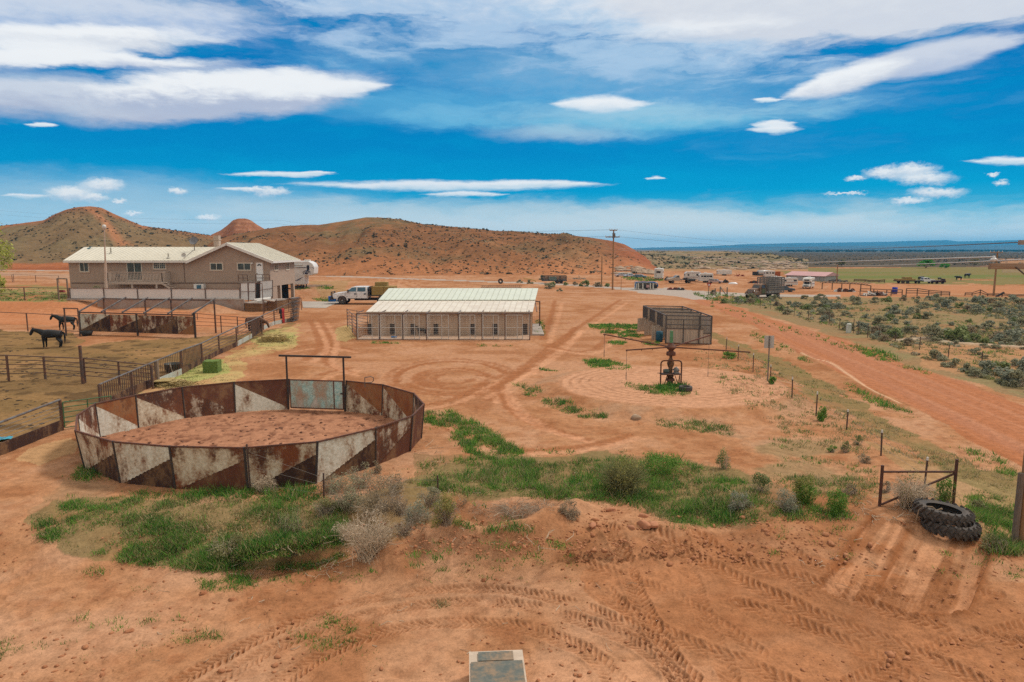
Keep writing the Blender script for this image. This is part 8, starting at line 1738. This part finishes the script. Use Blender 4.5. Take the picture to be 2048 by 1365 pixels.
G([(1540, 880), (1720, 890), (1760, 960), (1700, 1010), (1560, 980)], 4600, .42, .11, (.2, .15, .35, .30), 42)
for i, (x, y, w_, h, n) in enumerate([(375, 1264, 38, 26, 170), (432, 1272, 28, 9, 60), (662, 1266, 52, 34, 260), (735, 1280, 34, 14, 60), (455, 1168, 60, 14, 420), (15, 1300, 40, 24, 240), (1960, 1140, 20, 8, 60), (2030, 1145, 20, 8, 60), (200, 1145, 26, 8, 60), (160, 955, 14, 10, 120), (140, 1010, 24, 8, 100), (868, 640, 20, 4, 0), (770, 686, 30, 3, 140), (985, 692, 40, 2, 80), (1110, 740, 30, 3, 60), (865, 1210, 30, 10, 60)]):
    if n: G([(x + w_ * math.cos(t_ * .7), y + h * math.sin(t_ * .7)) for t_ in range(9)], n * 2, .46, .09, (.55, .25, .15, .05) if i != 15 else (0, 0, .2, .8), 60 + i, ns=1.6, edge=8)
rgw = random.Random(9)
for i, (x0, y0, x1, y1, n, nn) in enumerate([(800, 1085, 1150, 1160, 46, 10), (420, 1140, 760, 1165, 24, 8), (1550, 1055, 1700, 1110, 16, 10), (200, 1150, 420, 1300, 10, 8), (1860, 1100, 2040, 1160, 10, 10), (560, 1250, 760, 1330, 14, 8), (30, 1230, 300, 1350, 9, 8), (930, 900, 1260, 912, 20, 8)]):
    for j in range(n): x, y = rgw.uniform(x0, x1), rgw.uniform(y0, y1); r_ = rgw.uniform(2.5, 7); G([(x - r_, y), (x, y - r_ * .6), (x + r_, y), (x, y + r_ * .6)], nn, -1, .06, (.5, .35, .1, .05), 200 + i * 50 + j, edge=2)
G([(-60, 578), (138, 580), (138, 602), (-60, 606)], 1300, .44, .16, (.3, .3, .35, .05), 80); G([(625, 598), (650, 592), (690, 600), (690, 604), (640, 605)], 500, .3, .2, (.5, .3, .2, 0), 81); G([(628, 571), (660, 570), (688, 590), (680, 598), (650, 585)], 700, .36, .2, (.35, .25, .35, .05), 82); G([(586, 577), (615, 575), (630, 582), (590, 586)], 300, .36, .18, (.5, .3, .2, 0), 83); G([(1245, 555), (1320, 558), (1325, 563), (1250, 560)], 500, .2, .3, (.6, .3, .1, 0), 84)
G([(1380, 586), (1470, 590), (1530, 603), (1560, 612), (1480, 612), (1420, 602)], 1400, .36, .22, (.35, .25, .35, .05), 85); G([(350, 750), (395, 720), (450, 722), (452, 744), (380, 762)], 900, .42, .05, (.35, .05, .2, .4), 86); G([(300, 780), (400, 735), (520, 680), (600, 655), (575, 695), (480, 725), (470, 765), (360, 775)], 2400, .42, .04, (.05, 0, .25, .7), 87)
G([(500, 682), (560, 664), (590, 668), (590, 690), (520, 694)], 700, .36, .05, (.2, 0, .3, .5), 88); G([(1470, 600), (2046, 600), (2046, 780), (1900, 735), (1700, 665)], 12000, .40, .13, (.10, .06, .50, .34), 89)
tag(bigmesh('grass', np.concatenate(GV), np.concatenate(GF), GM, smooth=False, mi=np.concatenate(GI)), kind='stuff')
# clods, stones
rg = np.random.default_rng(90)
def ground_pts(n, u0, u1, v0, v1, seed, thr=None, ns=.4):
    rg = np.random.default_rng(seed); u = rg.uniform(u0, u1, n); v = rg.uniform(v0, v1, n); d0 = (u - 1024) / FPX; b = (682.5 - v) / FPX; dy = CP + b * SP; dz = -SP + b * CP; z = np.zeros(n)
    for _ in range(6): t = (z - CAMH) / dz; z = TH(d0 * t, dy * t)
    P = np.stack([d0 * (z - CAMH) / dz, dy * (z - CAMH) / dz, z], 1)
    return P if thr is None else P[fbm(P[:, 0] * ns, P[:, 1] * ns, seed + 1, 3) > thr]
CLOD = MAT('earth_clods', (.40, .175, .085), (.30, .12, .055), 3, .95, .005)
P = np.concatenate([ground_pts(1700, -40, 2090, 1040, 1400, 91, .52), ground_pts(900, 1150, 1700, 1015, 1130, 92, .45), ground_pts(500, 780, 1160, 1040, 1110, 93), ground_pts(500, 300, 1500, 700, 1000, 94, .5)]); tag(rocks('dirt_clods', P, rg.uniform(.012, .05, len(P)) * (1 + 1.2 * (rg.random(len(P)) < .06)), CLOD, 95, .7), kind='stuff')
P = ground_pts(420, 170, 830, 826, 975, 96); ok = inpoly(*proj(P[:, 0], P[:, 1], P[:, 2]), pen_px); tag(rocks('hoof_clods', P[ok], rg.uniform(.03, .09, ok.sum()), MAT('pen_clods', (.20, .09, .055), (.14, .065, .04), 3, .95), 97, .5), kind='stuff')
P = ground_pts(900, -60, 400, 655, 860, 98, .5, .2); ok = inpoly(*proj(P[:, 0], P[:, 1], P[:, 2]), [(-60, 660), (150, 668), (165, 690), (400, 676), (480, 672), (400, 725), (265, 785), (125, 855), (-60, 930)]); tag(rocks('manure', P[ok], rg.uniform(.04, .13, ok.sum()), MAT('manure_lumps', (.075, .05, .028), (.05, .033, .02), 3, .95), 99, .35), kind='stuff')
# fallen twigs
tw = MB(); rgt = random.Random(4)
for (u0, u1, v0, v1, n, L) in [(440, 700, 1090, 1150, 60, .5), (640, 800, 1060, 1130, 30, .45), (780, 1160, 1010, 1100, 50, .4), (880, 1300, 940, 1010, 40, .35), (1700, 1900, 985, 1050, 50, .4), (840, 900, 880, 930, 10, .5), (1560, 1800, 1080, 1180, 14, .3), (300, 1300, 1130, 1340, 34, .25), (1200, 1300, 640, 800, 6, .5)]:
    for _ in range(n):
        p = at(rgt.uniform(u0, u1), rgt.uniform(v0, v1)); a_ = rgt.random() * 6.28; l = L * rgt.uniform(.4, 1.3); d = Vector((math.cos(a_) * l, math.sin(a_) * l, rgt.uniform(0, .3) * l)); q = p + d * .5 + Vector((rgt.gauss(0, .06), rgt.gauss(0, .06), .03)); tw.bar(p + up * .01, q, .008, 3, cap=False); tw.bar(q, p + d, .006, 3, cap=False)
tag(tw.build('fallen_twigs', DEAD), kind='stuff')
# ------------------------------------------------------------------ animals
def skin_mesh(name, nodes, edges, root=0, sub=2):
    me = bpy.data.meshes.new(name); bm = bmesh.new(); ly = bm.verts.layers.skin.verify(); vs = [bm.verts.new(n[0]) for n in nodes]
    for a, b in edges: bm.edges.new((vs[a], vs[b]))
    for i, v in enumerate(vs): r_ = nodes[i][1]; v[ly].radius = r_ if isinstance(r_, tuple) else (r_, r_); v[ly].use_root = (i == root)
    bm.to_mesh(me); bm.free(); o = bpy.data.objects.new('tmp', me); COL.objects.link(o); sk = o.modifiers.new('s', 'SKIN'); sk.use_smooth_shade = True; su = o.modifiers.new('u', 'SUBSURF'); su.levels = sub; su.render_levels = sub
    dg = bpy.context.evaluated_depsgraph_get(); dg.update(); out = bpy.data.meshes.new_from_object(o.evaluated_get(dg)); bpy.data.objects.remove(o); out.name = name
    out.polygons.foreach_set('use_smooth', [True] * len(out.polygons)); return out
def coat(name, body, leg=None, z0=.3, z1=.7, patch=None, sc_=2.0):
    m, t = newmat(name); tc = t.n('ShaderNodeTexCoord').outputs['Object']; z = t.n('ShaderNodeSeparateXYZ', {0: tc}).outputs[2]; n = t.noise(tc, sc_, 3); c = t.mix(t.mr(n, .35, .65), body, tuple(x * .75 for x in body))
    if patch: c = t.mix(t.mr(n, patch[1] - .02, patch[1] + .02), c, patch[0])
    if leg: c = t.mix(t.mr(z, z0, z1, 1, 0), c, leg)
    finish(t, c, .55, 0, None, 0, .3); return m
def horse_mesh(poll, muzzle, walk=0.0, fat=1.0):
    P = [((-.58, 0, 1.21), (.30 * fat, .36)), ((-.15, 0, 1.15), (.33 * fat, .37)), ((.28, 0, 1.15), (.31 * fat, .37)), ((.54, 0, 1.20), (.24, .33)), ((.80, 0, 1.22 + (poll[1] - 1.22) * .42), (.14, .235)), ((.80 + (poll[0] - .80) * .55, 0, 1.22 + (poll[1] - 1.22) * .78), (.11, .18)), ((poll[0], 0, poll[1]), (.10, .145)), ((poll[0] * .55 + muzzle[0] * .45, 0, poll[1] * .55 + muzzle[1] * .45), (.10, .135)), ((muzzle[0], 0, muzzle[1]), (.07, .085)), ((-.82, 0, 1.17), (.20, .25))]
    E = [(0, 1), (1, 2), (2, 3), (3, 4), (4, 5), (5, 6), (6, 7), (7, 8), (0, 9)]
    for s_, w in ((1, walk), (-1, -walk)):
        k = len(P); P += [((.52, s_ * .15, .98), (.15, .20)), ((.50 + w * .2, s_ * .16, .74), (.105, .13)), ((.52 + w * .8, s_ * .15, .46), .078), ((.51 + w * .6, s_ * .15, .18), .058), ((.55 + w * .6, s_ * .15, .05), .07)]; E += [(2, k), (k, k + 1), (k + 1, k + 2), (k + 2, k + 3), (k + 3, k + 4)]
        k = len(P); w = -w; P += [((-.64, s_ * .15, 1.02), (.17, .26)), ((-.54 + w * .2, s_ * .17, .76), (.12, .17)), ((-.76 + w * .8, s_ * .15, .50), .082), ((-.70 + w * .7, s_ * .15, .19), .06), ((-.66 + w * .7, s_ * .15, .05), .07)]; E += [(0, k), (k, k + 1), (k + 1, k + 2), (k + 2, k + 3), (k + 3, k + 4)]
    return skin_mesh('body', P, E, 0, 2)
def horse(label, px, py, ang, scale, col, dark, poll, muzzle, walk=0.0, socks=None):
    b = at(px, py); root = thing('horse', b, label, 'horse', None, R(ang), scale); me = horse_mesh(poll, muzzle, walk); ct = coat('horse_coat', col, socks or dark, .10 if socks else .35, .16 if socks else .75); me.materials.clear(); me.materials.append(ct); mkobj('body', me, root)
    hair = MAT('horse_hair', dark, tuple(x * .6 for x in dark), 6, .8); m = MB(); pts = [(.62, 1.49), (.80, 1.25 + (poll[1] - 1.25) * .33 + .20), (.80 + (poll[0] - .80) * .55, 1.25 + (poll[1] - 1.25) * .72 + .15), (poll[0] - .02, poll[1] + .13), (poll[0] + .10, poll[1] + .02)]
    for (x0, z0), (x1, z1) in zip(pts[:-1], pts[1:]):
        for s_ in (-1, 1): m.add([(x0, 0, z0), (x1, 0, z1), (x1 - .03, s_ * .085, z1 - .17), (x0 - .03, s_ * .12, z0 - .2)], [(0, 1, 2, 3)])
    m.build('mane', hair, root); m = MB(); m.tube([Vector(v) for v in ((-.95, 0, 1.30), (-1.06, 0, 1.15), (-1.08, 0, .8))], .065, 8); m.bar((-1.08, 0, .8), (-1.04, 0, .35), .075, 8, .02); m.build('tail', hair, root, True)
    for s_ in (-1, 1):
        m = MB(); m.bar((poll[0] - .02, s_ * .06, poll[1] + .08), (poll[0], s_ * .085, poll[1] + .25), .04, 6, .006); m.build('ear', ct, root)
        m = MB(); ex, ez = poll[0] * .78 + muzzle[0] * .22, poll[1] * .78 + muzzle[1] * .22; m.lathe([(0, -.02), (.02, 0), (0, .02)], (ex + .04, s_ * .085, ez + .04), 8); m.build('eye', BLACKI, root)
horse('black horse standing with its head lowered, nearest of the corral horses', 104, 696, 184, 1.0, (.018, .016, .015), (.008, .008, .008), (1.38, 1.50), (1.62, 1.02), .03)
horse('black horse behind the narrow gate frame, farther from the fence', 134, 661, 186, .95, (.016, .02, .02), (.008, .008, .008), (1.34, 1.56), (1.56, 1.10), .14)
horse('bay brown horse feeding with its head down through the corral fence', 512, 664, -14, 1.0, (.16, .075, .04), (.025, .016, .013), (1.30, .92), (1.46, .42), .05)
def dog(label, px, py, ang, scale, mat, lying=False, Y=None):
    b = at(px, py); b.z += .06; root = thing('dog', b, label, 'dog', None, R(ang), scale)
    if lying:
        P = [((-.38, 0, .16), (.15, .14)), ((0, 0, .17), (.14, .14)), ((.30, 0, .19), (.14, .15)), ((.48, 0, .26), .085), ((.60, 0, .33), (.085, .08)), ((.74, 0, .28), .045), ((-.52, 0, .12), .06)]; E = [(0, 1), (1, 2), (2, 3), (3, 4), (4, 5), (0, 6)]
        for s_ in (-1, 1):
            k = len(P); P += [((.34, s_ * .12, .12), .07), ((.62, s_ * .13, .05), .04), ((.72, s_ * .13, .04), .045)]; E += [(2, k), (k, k + 1), (k + 1, k + 2)]; k = len(P); P += [((-.36, s_ * .15, .12), .10), ((-.16, s_ * .20, .06), .05), ((-.05, s_ * .2, .04), .045)]; E += [(0, k), (k, k + 1), (k + 1, k + 2)]
    else:
        P = [((-.32, 0, .52), (.12, .13)), ((0, 0, .50), (.12, .13)), ((.28, 0, .52), (.13, .16)), ((.42, 0, .64), .09), ((.52, 0, .74), (.085, .08)), ((.68, 0, .68), .045), ((-.42, 0, .50), .07)]; E = [(0, 1), (1, 2), (2, 3), (3, 4), (4, 5), (0, 6)]
        for s_ in (-1, 1):
            k = len(P); P += [((.30, s_ * .09, .40), .06), ((.29, s_ * .09, .22), .035), ((.31, s_ * .09, .03), .04)]; E += [(2, k), (k, k + 1), (k + 1, k + 2)]; k = len(P); P += [((-.33, s_ * .09, .40), .08), ((-.28, s_ * .09, .28), .045), ((-.40, s_ * .09, .16), .03), ((-.37, s_ * .09, .03), .038)]; E += [(0, k), (k, k + 1), (k + 1, k + 2), (k + 2, k + 3)]
    me = skin_mesh('body', P, E, 0, 2); me.materials.clear(); me.materials.append(mat); mkobj('body', me, root); hz_ = .36 if lying else .78; hx_ = .56 if lying else .49
    for s_ in (-1, 1): m = MB(); m.bar((hx_, s_ * .05, hz_), (hx_ - .02, s_ * .10, hz_ + .11), .035, 6, .008); m.build('ear', mat, root)
    m = MB(); z = .12 if lying else .5; m.tube([Vector(v) for v in ((-.48, 0, z), (-.65, .05, z - .02 if lying else z + .06), (-.78, .10, z - .04 if lying else z + .10))], .045, 6); m.build('tail', mat, root, True)
WD = coat('white_dog_coat', (.62, .58, .50)); BW = coat('black_white_dog_coat', (.03, .03, .032), (.45, .42, .38), .02, .2, ((.6, .57, .52), .63), 3.0)
dog('white dog lying in the second run from the left, beside the blue tray', 797, 670, 178, 1.15, WD, True); dog('white dog lying in the leftmost dog run by its dog door', 757, 668, 170, 1.0, WD, True); dog('black and white dog standing in the third run of the kennel', 844, 672, 165, 1.0, BW)
CB = coat('black_cattle_coat', (.012, .012, .013))
P = [((-.75, 0, 1.15), (.28, .30)), ((0, 0, 1.08), (.34, .38)), ((.60, 0, 1.15), (.27, .36)), ((.92, 0, 1.25), (.16, .22)), ((1.15, 0, 1.25), (.14, .15)), ((1.45, 0, 1.02), .09), ((-.98, 0, 1.18), .16)]; E = [(0, 1), (1, 2), (2, 3), (3, 4), (4, 5), (0, 6)]
for s_ in (-1, 1):
    for x, hub_ in ((.6, 2), (-.72, 0)): k = len(P); P += [((x, s_ * .2, .85), .14), ((x, s_ * .2, .45), .07), ((x + .02, s_ * .2, .04), .07)]; E += [(hub_, k), (k, k + 1), (k + 1, k + 2)]
cm = skin_mesh('cow', P, E, 0, 1); cm.materials.clear(); cm.materials.append(CB)
for u, v, a_, s_, lb in [(1841, 562.8, 20, .85, 'black cow on the pasture above the small white pickup'), (1879, 561.5, 200, .55, 'small black calf on the pasture, above the low maroon implement'), (1917, 561.5, 120, .8, 'black cow seen end on, third along the pasture'), (1934, 557, 15, .95, 'farthest black cow on the pasture, rightmost of the four')]:
    o = mkobj('cow', cm); o.location = at(u, v); o.rotation_euler = (0, 0, R(a_)); o.scale = (s_,) * 3; tag(o, lb, 'cow', 'cattle on the pasture')
